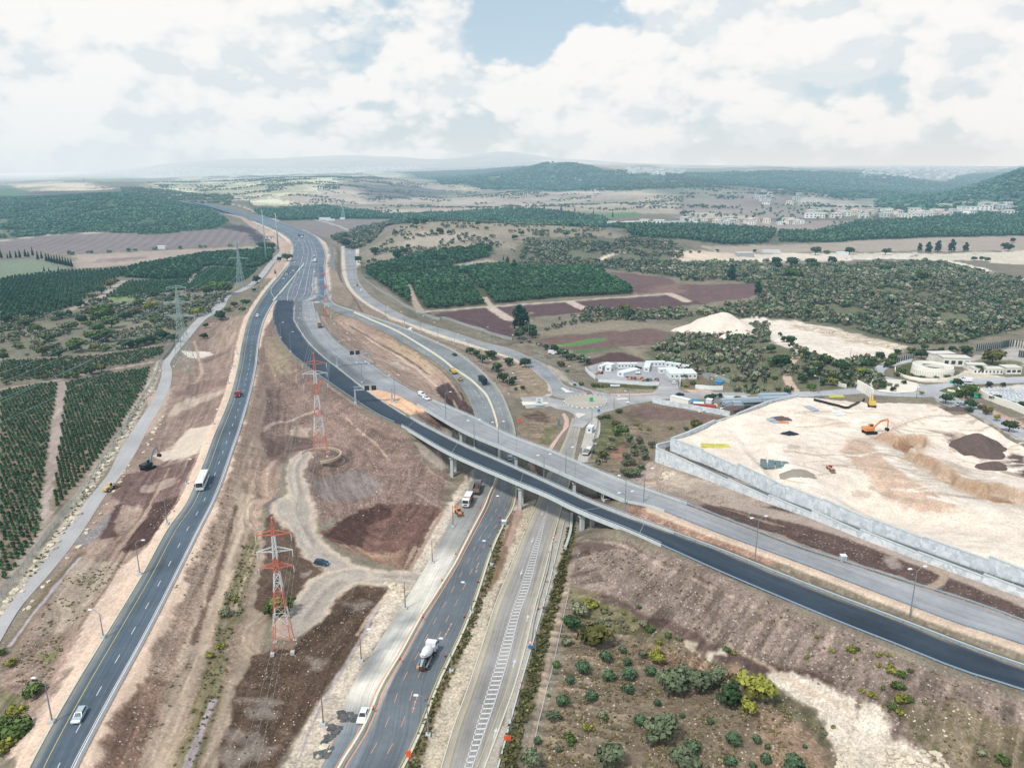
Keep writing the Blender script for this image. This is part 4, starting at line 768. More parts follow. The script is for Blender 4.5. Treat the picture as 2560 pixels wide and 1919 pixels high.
def lay(rb,name,col,nu=8,fn=None,z=0.,m=None,i0=0,i1=None):
 o=road_mesh(rb,name,m or RM,nu,z,i0,i1);me=o.data;n=len(me.vertices);co=np.zeros(n*3,np.float32);me.vertices.foreach_get('co',co);co=co.reshape(-1,3)
 cc=np.ones((n,4),np.float32);cc[:,:3]=col
 k=n//(nu+1);fr=np.tile(np.arange(nu+1)/nu,k);ss=np.repeat(rb['s'][i0:i1],nu+1)
 if fn:cc[:,:3]=fn(co,fr,ss,cc[:,:3])
 ed=np.clip(1-np.minimum(fr,1-fr)*np.repeat(rb['w'][i0:i1],nu+1)/.9,0,1)*np.clip(.55+fbm(co[:,0],co[:,1],7,3,8),0,1);cc[:,:3]=cc[:,:3]*(1-ed[:,None]*.6)+np.array(c(178,164,150))*ed[:,None]*.6
 a=me.color_attributes.new('Col','FLOAT_COLOR','POINT');a.data.foreach_set('color',cc.ravel());return o
def lerp(a,b,t):return a*(1-t[:,None])+np.array(b)*t[:,None]
LHc=c(84,96,107)
def f_lh(co,fr,s,cl):
 cl=lerp(cl,c(120,126,128),sstep(-fr,-.2,-.12));return cl
lh=lay(LH,'highway',LHc,14,f_lh)
def f_hw(co,fr,s,cl):
 cl=lerp(cl,c(112,118,128),np.full_like(fr,.6));cl=lerp(cl,c(150,148,146),sstep(np.abs(fr-.66),.03,.02)*0);
 cl=lerp(cl,c(86,102,120),sstep(fr,.86,.88)*sstep(-s,-260,-240));cl=lerp(cl,c(176,166,160),sstep(fr,.74,.76)*sstep(-fr,-.82,-.8)*sstep(-s,-170,-150));return cl
hw=lay(HW,'highway',c(104,112,122),24,f_hw,z=-.03)
def f_dr(co,fr,s,cl):
 return lerp(cl,c(66,74,84),sstep(fr,.1,.5)*.5)
dr=lay(DR,'new_asphalt_road',c(48,61,74),10,f_dr)
s_dk=s_near(GR,P('E',900,640,8.6))
def f_gr(co,fr,s,cl):
 dark=(1-sstep(fr,.36,.42))*(1-sstep(s,s_dk-4,s_dk+4));cl=lerp(cl,c(108,110,114),dark);return lerp(cl,c(160,162,166),sstep(np.abs(fr-.78),.1,.02)*.35)
gr=lay(GR,'grey_asphalt_road',c(146,147,150),16,f_gr)
s_dust=s_near(RR,P('I',1500,150,.2));s_dust1=s_near(RR,P('I',1000,1330,.2))
BARF=None
def f_rr(co,fr,s,cl):
 left=1-sstep(fr,.40,.44);nz_=fbm(co[:,0],co[:,1],9,4,71)
 cl=lerp(cl,c(102,109,115),sstep(s,s_dust-30,s_dust)*(1-left))
 d=left*sstep(s,s_dust,s_dust+35)*(1-sstep(s,s_dust1-3,s_dust1+3))*np.clip(.72+nz_*1.6,0,1);cl=lerp(cl,c(212,206,194),d)
 dd=left*(1-sstep(np.abs(s-(s_dust-10)),15,45))*.35;cl=lerp(cl,c(168,160,150),dd)
 return lerp(cl,c(122,130,136),left*sstep(s,s_dust1-3,s_dust1+3))
rr=lay(RR,'divided_highway',c(128,132,134),24,f_rr)
rl=lay(RL,'lower_road',c(150,146,142),10,lambda co,fr,s,cl:lerp(lerp(cl,c(176,166,154),sstep(-fr,-.14,-.08)),c(168,162,154),sstep(fr,.86,.94)))
srd=lay(SR,'service_road',c(142,144,146),8)
dtr=lay(DT,'dirt_road',c(172,170,170),8,m=RMG,z=.02)
WP=mat('white_road_paint',(.62,.62,.62),.6,6,.2,coords='Object');YP=mat('yellow_road_paint',c(196,180,110),.6,6,.2);OP=mat('orange_road_paint',c(214,156,126),.6,6,.25)
CURB=mat('pale_kerb_concrete',c(205,200,180),.8,2,.15);CONC=mat('bridge_concrete',c(188,194,194),.85,.6,.12,bump=.1);CONC2=mat('weathered_concrete',c(170,172,170),.85,.5,.2,bump=.1)
CONCD=mat('grey_concrete',c(128,132,134),.9,.5,.18)
def mk(name,mb,m,parent):o=mb.build(name,m,parent);tag(o,kind='structure');return o
# left highway paint and kerb
mb=MB();stripe(mb,LH,.5,'R',.16);mk('edge_line',mb,WP,lh)
mb=MB();stripe(mb,LH,2.6,'L',.16);mk('edge_line',mb,YP,lh)
mb=MB();stripe(mb,LH,(2.6/LH['w'].mean()+.97)/2+.03,'f',.18,dash=(3,8.));mk('lane_dash',mb,WP,lh)
mb=MB();sweep(mb,pline(LH,-.15,'L'),[(-.2,0),(.2,0),(.2,.2),(-.2,.2)]);mk('kerb',mb,CURB,lh)
# far highway paint
for lat,m_,dash in((.8,WP,None),):pass
def hwstripe(fr,m_,s0,s1,wd=.3,dash=None,nm='lane_line'):
 mb=MB();stripe(mb,HW,fr,'f',wd,s0,s1,dash,.03);mk(nm,mb,m_,hw)
Lh=HW['s'][-1]
for fr in(.02,.33,.48,.60,.72):hwstripe(fr,WP,0,Lh*.97,.28)
for fr in(.17,.40,.66):hwstripe(fr,WP,0,Lh*.6,.28,(4,8),'lane_dash')
hwstripe(.98,WP,0,Lh*.9,.3)
# dark road / grey road details
mb=MB();stripe(mb,GR,.37,'f',.12,20,s_dk-10);stripe(mb,GR,.30,'f',.1,60,s_dk-10);mk('seam_line',mb,CONC,gr)
mb=MB();stripe(mb,GR,.99,'f',.25,0,GR['span'][0]);mk('edge_line',mb,CURB,gr)
# divided highway
bar_f=lambda s:np.interp(s,[0,60,200,400,700],[.62,.56,.5,.47,.46])
def rr_line(off,s0=6,s1=None,step=4.):
 s1=RR['s'][-1] if s1 is None else s1;out=[]
 for s in np.arange(s0,s1,step):out.append(at_s(RR,s,RRBAR(s)+off/max(np.interp(s,RR['s'],RR['w']),1),'f'))
 return np.array(out)
# barrier position measured at stations
_st=[('E',850,5,6.6),('E',1000,72,6),('E',1250,180,5),('E',1500,330,4),('E',1700,480,3),('E',1850,583,2.4),('E',2000,710,1.8),('E',2085,830,1.2),('E',2112,950,.8),('E',2110,1080,.5),('E',2098,1230,.4),('E',2050,1440,.3),('I',1620,0,.2),('I',1530,170,.2),('I',1400,400,.2),('I',1205,755,.2),('I',1075,1000,.2),('I',900,1310,.2),('I',705,1658,.2),('I',520,2000,.2)]
_bs=[]
for t_,u_,v_,z_ in _st:
 p=P(t_,u_,v_,z_);k=np.argmin(np.linalg.norm(RR['mid'][:,:2]-p[:2],axis=1));d=RR['R'][k]-RR['L'][k];_bs.append((RR['s'][k],float(np.dot(p[:2]-RR['L'][k][:2],d[:2])/np.dot(d[:2],d[:2]))))
_bs=np.array(_bs);RRBAR=lambda s:float(np.interp(s,_bs[:,0],_bs[:,1]))
mb=MB();sweep(mb,rr_line(0,_bs[0,0]),[(-.45,0),(.45,0),(.45,.12),(.3,.12),(.24,.85),(-.24,.85),(-.3,.12),(-.45,.12)]);o=mb.build('median_barrier',mat('cream_barrier_concrete',c(222,216,196),.8,.8,.12));tag(o,'long cream concrete barrier between the two carriageways of the curving divided highway','barrier')
def rrs(off,m_,s0,s1=None,w_=.16,dash=None,nm='lane_dash'):
 mb=MB();pts=rr_line(off,s0,s1,1.5 if dash else 4.)
 if dash:
  per=dash[0]+dash[1];k0=max(2,int(dash[0]/1.5));kp=max(3,int(per/1.5))
  segs=[pts[i:i+k0+1] for i in range(0,len(pts)-k0,kp)]
 else:segs=[pts]
 for q in segs:
  if len(q)>1:sweep(mb,q,[(-w_/2,.02),(w_/2,.02),(w_/2,.035),(-w_/2,.035)])
 mk(nm,mb,m_,rr)
sN=s_near(RR,P('E',2098,1230,.4))
rrs(.95,OP,sN-60,None,.3,nm='edge_line');rrs(-.95,OP,sN+40,None,.22,nm='edge_line')
rrs(4.3,OP,sN-40,None,.13,(3.2,4.5));rrs(7.6,OP,sN+20,None,.13,(3.2,4.5));rrs(-4.4,WP,60,sN-60,.16,(3,6));rrs(5,WP,60,sN-40,.16,(3,6))
mb=MB();stripe(mb,RR,.55,'R',.16,40);mk('edge_line',mb,YP,rr)
mb=MB();sweep(mb,pline(RR,-.2,'R',0,sN-10),JB);o=mb.build('outer_barrier',CONC2);tag(o,'grey concrete barrier on the outer side of the curving highway ramp','barrier')
mb=MB();sweep(mb,pline(RR,-.25,'R',sN+14),[(-.25,-.1),(.25,-.1),(.25,.32),(-.25,.32)]);mk('kerb',mb,CURB,rr)
# arrows on the divided highway (straight-on and right-turn heads), painted
def arrow(mb,p,d,L_=4.5,W_=.22,head=.55,z=.04,hollow=False):
 d=np.array([d[0],d[1],0])/math.hypot(d[0],d[1]);n_=np.array([d[1],-d[0],0]);q=p+[0,0,z]
 mb.add([q-n_*W_/2,q+n_*W_/2,q+n_*W_/2+d*L_*.6,q-n_*W_/2+d*L_*.6],[(0,1,2,3)])
 mb.add([q-n_*head+d*L_*.6,q+n_*head+d*L_*.6,q+d*L_],[(0,1,2)])
mb=MB()
for u,v in((1535,470),(1540,440),(1548,425),(1345,860),(1362,830),(1378,800),(1150,1320),(1160,1280),(1175,1240)):
 p=P('I',u,v,.2);k=np.argmin(np.linalg.norm(RR['mid'][:,:2]-p[:2],axis=1));arrow(mb,p,-(RR['mid'][k+1]-RR['mid'][k])[:2],2.0,.16,.3)
mk('painted_arrow',mb,OP,rr)
# lower road paint: hatched median
HL=[('J',395,120),('J',330,300),('J',250,550),('J',180,760),('J',80,1080),('J',0,1335),('J',-95,1658),('J',-200,2000)]
HR=[('J',415,60),('J',362,300),('J',300,550),('J',245,700),('J',180,960),('J',92,1250),('J',5,1500),('J',-50,1658),('J',-160,2000)]
hl=spline(np.array([P(*q,0) for q in HL]),2);hr=spline(np.array([P(*q,0) for q in HR]),2)
mb=MB()
for q in(hl,hr):sweep(mb,q,[(-.09,.02),(.09,.02),(.09,.035),(-.09,.035)])
ys=np.arange(hl[-1,1]+2,hl[0,1]-1,1.55)
for y in ys:
 xa=np.interp(y,hl[::-1,1],hl[::-1,0]);xb=np.interp(y+.2,hr[::-1,1],hr[::-1,0])
 if xb-xa>.3:mb.add([(xa,y,.035),(xb,y+.1,.035),(xb,y+.55,.035),(xa,y+.45,.035)],[(0,1,2,3)])
mk('hatched_median',mb,WP,rl)
mb=MB();stripe(mb,RL,1.2,'L',.14);stripe(mb,RL,1.6,'R',.14);mk('edge_line',mb,YP,rl)
mb=MB();sweep(mb,pline(RL,-.15,'L',70),[(-.12,0),(.12,0),(.12,.14),(-.12,.14)]);sweep(mb,pline(RL,0.1,'R',60),[(-.15,0),(.15,0),(.15,.16),(-.15,.16)]);mk('kerb',mb,CURB,rl)
mb=MB()
for u,v,dn in((380,105,1),(320,268,1),(254,462,1),(290,745,0),(207,1020,0),(92,1445,0)):
 p=P('J',u,v,0);k=np.argmin(np.linalg.norm(RL['mid'][:,:2]-p[:2],axis=1));d=(RL['mid'][k+1]-RL['mid'][k])[:2];arrow(mb,p-np.array([d[0],d[1],0])/np.linalg.norm(d)*(-1.5 if not dn else 1.5),d if dn else-d,3.2,.2,.45)
mk('painted_arrow',mb,WP,rl)
# pale edge wall between RL and the ditch
mb=MB();stripe(mb,SR,.5,'f',.14,10,None,(3,4));stripe(mb,SR,.4,'L',.14);stripe(mb,SR,.4,'R',.14);mk('lane_dash',mb,WP,srd)
# junction sheet
def sheet(name,poly,z,m,col,kind='structure'):
 bm=bmesh.new();vs=[bm.verts.new((x,y,z(x,y) if callable(z) else z)) for x,y in poly];f=bm.faces.new(vs)
 if f.normal.z<0:f.normal_flip()
 f.normal_update()
 if f.normal.z<0:bmesh.ops.reverse_faces(bm,faces=[f])
 bmesh.ops.triangulate(bm,faces=bm.faces[:]);me=bpy.data.meshes.new(name);bm.to_mesh(me);bm.free();me.materials.append(m)
 a=me.color_attributes.new('Col','FLOAT_COLOR','POINT');cc=np.ones((len(me.vertices),4),np.float32);cc[:,:3]=col;a.data.foreach_set('color',cc.ravel())
 l=me.uv_layers.new(name='UVMap');o=bpy.data.objects.new(name,me);C.objects.link(o);return tag(o,kind=kind) if kind else o
def fsheet(name,t,pts,z,m,col):return sheet(name,polyP(t,pts,z),z,m,col)
# roundabout: ring, arms, forecourt of the yard
island=polyP('F',[(450,772),(470,750),(520,730),(600,718),(690,718),(770,732),(812,758),(815,785),(790,808),(730,825),(640,832),(550,822),(480,800)],0)
ring=fsheet('roundabout_road','F',[(-150,742),(-40,745),(300,722),(360,700),(330,650),(325,640),(540,600),(650,660),(760,690),(850,704),(1210,700),(1255,660),(1290,600),(1430,600),(1440,660),(1490,694),(1640,694),(2300,688),(2300,722),(1640,752),(1400,745),(1300,752),(1000,805),(880,845),(790,870),(700,915),(650,965),(610,1000),(520,985),(545,935),(530,880),(470,850),(390,838),(330,812),(45,842),(-40,850),(-150,850)],.12,RM,c(160,158,157))
yard=fsheet('yard_surface','F',[(650,470),(780,430),(1300,430),(1460,540),(1420,600),(1425,640),(1290,640),(1270,610),(760,590),(720,570)],.10,RM,c(158,157,160))
isl=sheet('roundabout_island',island,.3,RMG,c(176,168,156))
mb=MB();pp=np.vstack([island,island[:1]]);pp=np.hstack([pp,np.full((len(pp),1),.12)]);pp=spline(pp,1.2)
for i_ in range(0,len(pp)-1):
 mm=0 if(i_//1)%2 else 1;sweep(mb,pp[i_:i_+2],[(-.2,0),(.25,0),(.25,.22),(-.2,.22)],m=mm)
o=mb.build('island_kerb',[CONCD,mat('white_kerb_paint',(.75,.75,.74),.7)],isl);tag(o,kind='structure')
brick=c(196,166,154)
fsheet('brick_pavement','F',[(455,870),(490,920),(492,985),(420,1070),(340,1200),(300,1290),(255,1270),(330,1150),(440,1010),(455,940),(430,880)],.17,RMG,brick)
fsheet('brick_pavement','F',[(840,706),(1210,702),(1215,712),(1000,722),(850,716)],.26,RMG,c(190,166,155))
fsheet('concrete_pavement','F',[(740,900),(765,960),(760,1040),(720,1170),(690,1290),(560,1300),(600,1150),(640,1000),(690,920)],.17,RMG,c(182,176,168))
fsheet('traffic_island','F',[(50,772),(310,776),(320,792),(60,806)],.26,RMG,c(214,206,192));fsheet('traffic_island','F',[(545,878),(570,868),(640,880),(575,918),(560,905)],.26,RMG,c(206,200,190))
fsheet('traffic_island','F',[(420,655),(440,650),(500,680),(545,688),(465,694)],.26,RMG,c(214,208,196));fsheet('traffic_island','F',[(900,742),(1000,740),(1000,752),(910,760)],.26,RMG,c(206,200,190))
mb=MB()
for i_,(u,v) in enumerate([(300+k*16,712+abs(k-6)*0) for k in range(10)]):p=P('F',390+i_*16,688,.14);mb.box((p[0],p[1],.15),(1.1,.5,.02))
for k in range(34):p=P('F',850+k*11.5,712-k*.4,.3);mb.box((p[0],p[1],.2),(.9,.4,.24)) if k%2 else None
mk('kerb_blocks',mb,WP,ring)
# second roundabout road
z2=lambda x,y:float(np.clip(10.5-(125-x)*.13,0,10.5))+.1
def gsheet(name,t,pts,m,col,lift=.12,fn=None):
 poly=np.array([G(t,u,v)[:2] for u,v in pts]);x0,y0=poly.min(0);x1,y1=poly.max(0);st=max(1.2,(x1-x0)/90)
 bm=bmesh.new();f=bm.faces.new([bm.verts.new((x,y,0)) for x,y in poly]);bmesh.ops.triangulate(bm,faces=[f])
 for ax,lo,hi in((0,x0,x1),(1,y0,y1)):
  for q in np.arange(lo+st,hi,st):bmesh.ops.bisect_plane(bm,geom=bm.verts[:]+bm.edges[:]+bm.faces[:],plane_co=(q,0,0) if ax==0 else(0,q,0),plane_no=(1,0,0) if ax==0 else(0,1,0))
 bm.verts.ensure_lookup_table();xy=np.array([v.co[:2] for v in bm.verts]);z=ground(xy[:,0],xy[:,1])
 for v,q in zip(bm.verts,z):v.co.z=q+lift
 bm.normal_update()
 for f in bm.faces:
  if f.normal.z<0:f.normal_flip()
 me=bpy.data.meshes.new(name);bm.to_mesh(me);bm.free();me.materials.append(m);a=me.color_attributes.new('Col','FLOAT_COLOR','POINT');cc=np.ones((len(me.vertices),4),np.float32);cc[:,:3]=col;a.data.foreach_set('color',cc.ravel())
 me.uv_layers.new(name='UVMap');o=bpy.data.objects.new(name,me);C.objects.link(o);return tag(o,kind='structure')
gsheet('garden_road','G',[(-60,716),(400,690),(740,655),(760,610),(850,570),(905,545),(915,490),(960,450),(1020,425),(1260,385),(1240,430),(1110,460),(1010,500),(990,550),(1100,575),(1360,628),(1560,612),(1780,575),(2300,555),(2300,610),(1800,625),(1560,650),(1470,680),(1560,712),(1700,770),(1900,860),(2300,1060),(2300,1160),(2150,1080),(1900,940),(1700,850),(1480,770),(1420,735),(1250,735),(1000,725),(800,705),(700,715),(300,735),(-60,735)],RM,c(176,176,178),.1)
isl2=gsheet('roundabout_island','G',[(870,600),(940,580),(1180,590),(1290,620),(1310,655),(1260,695),(1100,705),(960,690),(890,655)],RMG,c(226,218,204),.3)
# ------------------------------------------------------------------ bridges
STEEL=mat('galvanised_steel',c(176,188,198),.45,3,.12,metal=.3);STEELD=mat('dull_steel',c(140,150,156),.5,3,.15,metal=.3)
RAILM=mat('guard_rail_steel',c(150,170,188),.45,2,.12,metal=.35);RUST=mat('rusty_pole',c(140,116,96),.8,2,.2)
def profile_strip(mb,rb,i0,i1,prof,m=0):
 k=len(prof);v=[]
 for i in range(i0,i1):
  L,Q=rb['L'][i],rb['R'][i];d=(Q-L)/np.linalg.norm(Q-L)
  for sd,off,z in prof:v.append((L-d*off if sd=='L' else Q+d*off)+[0,0,z])
 n=i1-i0;f=[(i*k+j,i*k+(j+1)%k,(i+1)*k+(j+1)%k,(i+1)*k+j) for i in range(n-1) for j in range(k)]
 mb.add(v,f+[tuple(range(k))[::-1],tuple(range((n-1)*k,n*k))],m)
def bridge(rb,name,label,piers,s0,s1,par=6.):
 i0=int(np.searchsorted(rb['s'],s0));i1=int(np.searchsorted(rb['s'],s1))+1
 b0=rb['mid'][(i0+i1)//2];e=empty(name,(b0[0],b0[1],0),0,label,'bridge','twin road bridges')
 off=Vector((-b0[0],-b0[1],0))
 def put(mb,nm,m,par_=None):
  o=mb.build(nm,m,e if par_ is None else par_);
  if par_ is None:o.location=off
  return o
 mb=MB();profile_strip(mb,rb,i0,i1,[('L',.7,-.08),('L',.75,-.45),('L',-1.6,-.75),('L',-2.4,-1.75),('R',-2.4,-1.75),('R',-1.6,-.75),('R',.75,-.45),('R',.7,-.08)]);put(mb,'deck',CONC)
 for sd in 'LR':
  j0,j1=int(np.searchsorted(rb['s'],s0-par)),min(len(rb['s']),int(np.searchsorted(rb['s'],s1+par))+1)
  mb=MB();profile_strip(mb,rb,j0,j1,[(sd,.25,-.1),(sd,.25,.75),(sd,.62,.75),(sd,.78,-.55),(sd,.5,-.55)]);pw=put(mb,'parapet',CONC)
  mb=MB();profile_strip(mb,rb,j0,j1,[(sd,.36,1.18),(sd,.36,1.3),(sd,.5,1.3),(sd,.5,1.18)])
  for s in np.arange(rb['s'][j0]+.5,rb['s'][j1-1],2.2):
   p=at_s(rb,s,-.43,sd);mb.box((p[0],p[1],p[2]+.98),(.14,.14,.5))
  o=mb.build('railing',STEEL,pw)
 for p in piers:
  s=s_near(rb,p);mb=MB();q0=at_s(rb,s,.1,'f');q1=at_s(rb,s,.62,'f');d=(q1-q0)/np.linalg.norm(q1-q0)
  a=math.atan2(d[1],d[0]);
  for q in(q0+d*.6,q1):
   zb=gz(q[0],q[1])-.5;pm_=MB();pm_.box((q[0],q[1],(zb+q[2]-2.3)/2),(1.25,1.1,q[2]-2.3-zb),a);pp=put(pm_,'pier_column',CONC)
   pm_=MB();pm_.box((q[0],q[1],q[2]-2.03),(2.1,1.5,.56),a);pm_.build('pier_cap',CONC,pp)
 for s in[s0+.4,s1-.4]+[s_near(rb,p) for p in piers]:
  mb=MB();q0,q1=at_s(rb,s,.3,'L'),at_s(rb,s,.3,'R');t_=at_s(rb,s+.28,.3,'L')-q0;mb.add([q0+[0,0,.02],q1+[0,0,.02],q1+t_+[0,0,.02],q0+t_+[0,0,.02]],[(0,1,2,3)]);put(mb,'expansion_joint',CONCD)
 for k,s in((i0,s0),(i1-1,s1)):
  q0=at_s(rb,rb['s'][k],.3,'L');q1=at_s(rb,rb['s'][k],.3,'R');m_=(q0+q1)/2;d=q1-q0;a=math.atan2(d[1],d[0]);w=np.linalg.norm(d)
  mb=MB();mb.box((m_[0],m_[1],m_[2]-1.9),(w,1.2,3.6),a);ab=put(mb,'abutment',CONC)
  for q in(q0,q1):
   t=(rb['mid'][min(k+1,len(rb['mid'])-1)]-rb['mid'][k-1]);t=t/np.linalg.norm(t)*(-1 if k==i0 else 1);c_=q+t*2.4
   mb=MB();mb.box((c_[0],c_[1],c_[2]-1.2),(.4,4.8,2.2),math.atan2(t[1],t[0])-math.pi/2);mb.build('wing_wall',CONC,ab)
 return e
bridge(DR,'road_bridge','near bridge carrying the fresh black asphalt over both lower highways',[P('N',668,785,-.3),P('N',1352,1140,0),P('N',2105,1525,0)],*DR['span'])
bridge(GR,'road_bridge','far bridge carrying the grey asphalt, behind the black one',[P('N',880,400,0),P('N',1495,700,0),P('N',2190,980,0)],*GR['span'])
# ------------------------------------------------------------------ rails, barriers, fences
def guard_rail(pts,label,post=4.,group='steel guard rails',h=.75,name='guard_rail'):
 pts=np.asarray(pts,float);mb=MB();sweep(mb,pts,[(-.06,h-.34),(.06,h-.28),(.02,h-.17),(.06,h-.06),(-.06,h),(-.1,h-.17)])
 s=np.concatenate([[0],np.cumsum(np.linalg.norm(np.diff(pts,axis=0),axis=1))]);st=post*(1 if pts[:,1].mean()<400 else 2)
 for q in np.arange(0,s[-1],st):
  p=[np.interp(q,s,pts[:,k]) for k in range(3)];mb.box((p[0]+.04,p[1],p[2]+h/2-.1),(.14,.14,h))
 return tag(mb.build(name,RAILM),label,'guard rail',group)
def barrier(pts,label,m=None,prof=JB,name='concrete_barrier',group=None,cat='barrier'):
 mb=MB();sweep(mb,pts,prof);return tag(mb.build(name,m or CONC),label,cat,group)
guard_rail(pline(DR,-.3,'L',DR['span'][1]+8),'blue-grey rail along the outer edge of the black road, below the bridge on the right')
guard_rail(pline(DR,-.3,'L',25,DR['span'][0]-8),'steel rail beside the black road above the brown bank with the tall pylon')
guard_rail(pline(DR,-.3,'R',DR['span'][1]+8),'steel rail with a grass strip behind it between the two parallel carriageways');
barrier(pline(DR,-.8,'R',DR['span'][1]+6),'pale concrete kerb wall on the inner edge of the black road',prof=[(-.3,-.1),(.3,-.1),(.3,.5),(-.3,.5)])
barrier(pline(DR,-.1,'R',28,DR['span'][0]-6),'low pale kerb dividing the black asphalt from the grey carriageway',prof=[(-.15,-.1),(.2,-.1),(.2,.3),(-.15,.3)],name='kerb',cat='kerb')
guard_rail(pline(GR,-.3,'R',15,GR['span'][0]-8),'rail on the outer edge of the grey road above the dry inner loop')
guard_rail(pline(GR,-.3,'R',GR['span'][1]+8),'rail along the far edge of the grey road below the retaining walls')
guard_rail(pline(GR,-.3,'L',GR['span'][1]+8),'rail along the near edge of the grey road beside the sandy strip')
barrier(pline(LH,-.35,'R',0),'white-topped concrete barrier on the right edge of the left highway',m=mat('whitewashed_concrete',c(214,216,218),.75,1,.1))
guard_rail(pline(HW,-.4,'R',60,HW['s'][-1]*.8,10),'distant rail on the right side of the far highway');guard_rail(pline(RR,-.9,'R',12,220,6),'rail beyond the outer lane of the curving ramp with a strip of scrub behind')
mbar=[G('A',1762,1015,.0),G('A',1800,965,.0),G('A',1870,870,.0),G('A',1958,768,.0)]
mp_=np.array([P('A',u,v,7) for u,v in((1758,1005),(1800,962),(1860,890),(1915,820),(1957,766))]);barrier(spline(mp_,5),'narrow cream median barrier splitting the far carriageways',prof=[(-.6,-.1),(.6,-.1),(.6,.6),(-.6,.6)],m=CURB)
CHAIN,nt,b=newmat('chain_link');b.inputs['Base Color'].default_value=(*c(190,200,198),1);b.inputs['Roughness'].default_value=.6
_tr=NN(nt,'ShaderNodeBsdfTransparent');_mx=NN(nt,'ShaderNodeMixShader');_mx.inputs[0].default_value=.52
_g=[n for n in nt.nodes if n.type=='GROUP'][0];_o=[n for n in nt.nodes if n.type=='OUTPUT_MATERIAL'][0];LK(nt,_g.outputs[0],_mx.inputs[2]);LK(nt,_tr.outputs[0],_mx.inputs[1]);LK(nt,_mx.outputs[0],_o.inputs['Surface'])
def fence(pts,label,h=2.,posts=4.,m=None,group=None):
 pts=np.asarray(pts,float);e=empty('fence',pts[0],0,label,'fence',group);off=-Vector(pts[0])
 mb=MB();k=len(pts);mb.add([p for p in pts]+[p+[0,0,h] for p in pts],[(i,i+1,k+i+1,k+i) for i in range(k-1)]);o=mb.build('wire_mesh',m or CHAIN,e);o.location=off
 s=np.concatenate([[0],np.cumsum(np.linalg.norm(np.diff(pts,axis=0),axis=1))]);st=max(posts,s[-1]/95);mb=MB();sweep(mb,pts,[(-.04,h-.04),(.04,h-.04),(.04,h+.04),(-.04,h+.04)]);o=mb.build('top_rail',STEELD,e);o.location=off
 post=MB();post.bar((0,0,0),(0,0,h),.06,n=5);first=None
 for q in np.arange(0,s[-1],st):
  p=Vector([float(np.interp(q,s,pts[:,a])) for a in range(3)])
  if first is None:first=post.build('post',STEELD,e);first.location=p+off
  else:r_=first.copy();C.objects.link(r_);r_.location=p+off
 return e
def gp(items,dz=0.,step=5.):
 p=np.array([G(*q) for q in items]);s=spline(p,step);s[:,2]=ground(s[:,0],s[:,1])+dz;return s
fence(gp([('D',1515,250),('D',1470,320),('D',1400,410),('D',1340,560),('D',1240,740),('D',1130,930),('D',960,1200),('D',760,1490),('D',640,1658),('H',420,80),('H',250,300),('H',60,560),('H',-60,720)]),'long chain-link fence between the orchard and the pale boulders of the gravel road')
fence(gp([('B',130,790),('B',165,880),('B',300,970),('B',430,1050),('B',640,1132),('E',1600,60),('E',1800,120),('E',2000,185),('E',2211,245)]),'wire fence between the ploughed field and the service road',2.2)
fence(gp([('F',740,930),('F',735,1000),('F',700,1150),('F',680,1280)]),'short wire fence beside the pavement near the parked trailer',1.8)
fence(gp([('F',1880,620),('F',1640,560),('F',1700,590)]),'blue-grey fence behind the white office of the yard',2.4)
guard_rail(gp([('F',150,390),('F',320,440),('F',420,500),('F',480,570),('F',560,640),('F',640,662)]),'curved rail on the outside of the bend before the roundabout')
barrier(gp([('J',560,118),('J',552,230),('J',520,330)],step=3),'white concrete block wall at the ditch under the near bridge',prof=[(-.4,-.2),(.4,-.2),(.4,1.2),(-.4,1.2)],name='ditch_wall',cat='wall')
barrier(gp([('J',440,300),('J',415,440),('J',360,640),('J',322,800),('J',310,890)],.0,3),'low grey kerb wall along the right edge of the hatched road',prof=[(-.15,-.1),(.15,-.1),(.15,.5),(-.15,.5)],m=CONC2,name='kerb_wall',cat='kerb')
barrier(gp([('J',515,150),('J',480,300),('J',400,620),('J',335,850),('J',240,1180),('J',110,1658)],.0,3),'thin concrete edge beside the overgrown ditch',prof=[(-.15,-.2),(.15,-.2),(.15,.35),(-.15,.35)],name='ditch_edge',cat='kerb')
barrier(gp([('J',545,560),('J',500,780),('J',440,1060),('J',360,1370),('J',300,1658)],.0,3),'narrow pipe-like kerb at the border of the olive grove',prof=[(-.1,-.1),(.1,-.1),(.1,.22),(-.1,.22)],m=CONC2,name='grove_edge',cat='kerb')
# ------------------------------------------------------------------ retaining walls of the works plateau
def block_mat():
 m,nt,b=newmat('split_face_blocks');b.inputs['Roughness'].default_value=.9
 tc=NN(nt,'ShaderNodeTexCoord');vo=NN(nt,'ShaderNodeTexVoronoi');vo.inputs['Scale'].default_value=.75;vo.distance='CHEBYCHEV';LK(nt,tc.outputs['Object'],vo.inputs['Vector'])
 hs=NN(nt,'ShaderNodeSeparateColor');LK(nt,vo.outputs['Color'],hs.inputs[0]);no=NN(nt,'ShaderNodeTexNoise');no.inputs['Scale'].default_value=1.5;LK(nt,tc.outputs['Object'],no.inputs['Vector'])
 ad=NN(nt,'ShaderNodeMath',operation='ADD');LK(nt,hs.outputs[0],ad.inputs[0]);LK(nt,no.outputs[0],ad.inputs[1]);mr=NN(nt,'ShaderNodeMapRange');mr.inputs[1].default_value=.2;mr.inputs[2].default_value=1.6;LK(nt,ad.outputs[0],mr.inputs[0])
 mx=NN(nt,'ShaderNodeMix',data_type='RGBA');mx.inputs[6].default_value=(*c(176,186,194),1);mx.inputs[7].default_value=(*c(232,236,238),1);LK(nt,mr.outputs[0],mx.inputs[0]);LK(nt,mx.outputs[2],b.inputs['Base Color']);return m
BLOCK=block_mat()
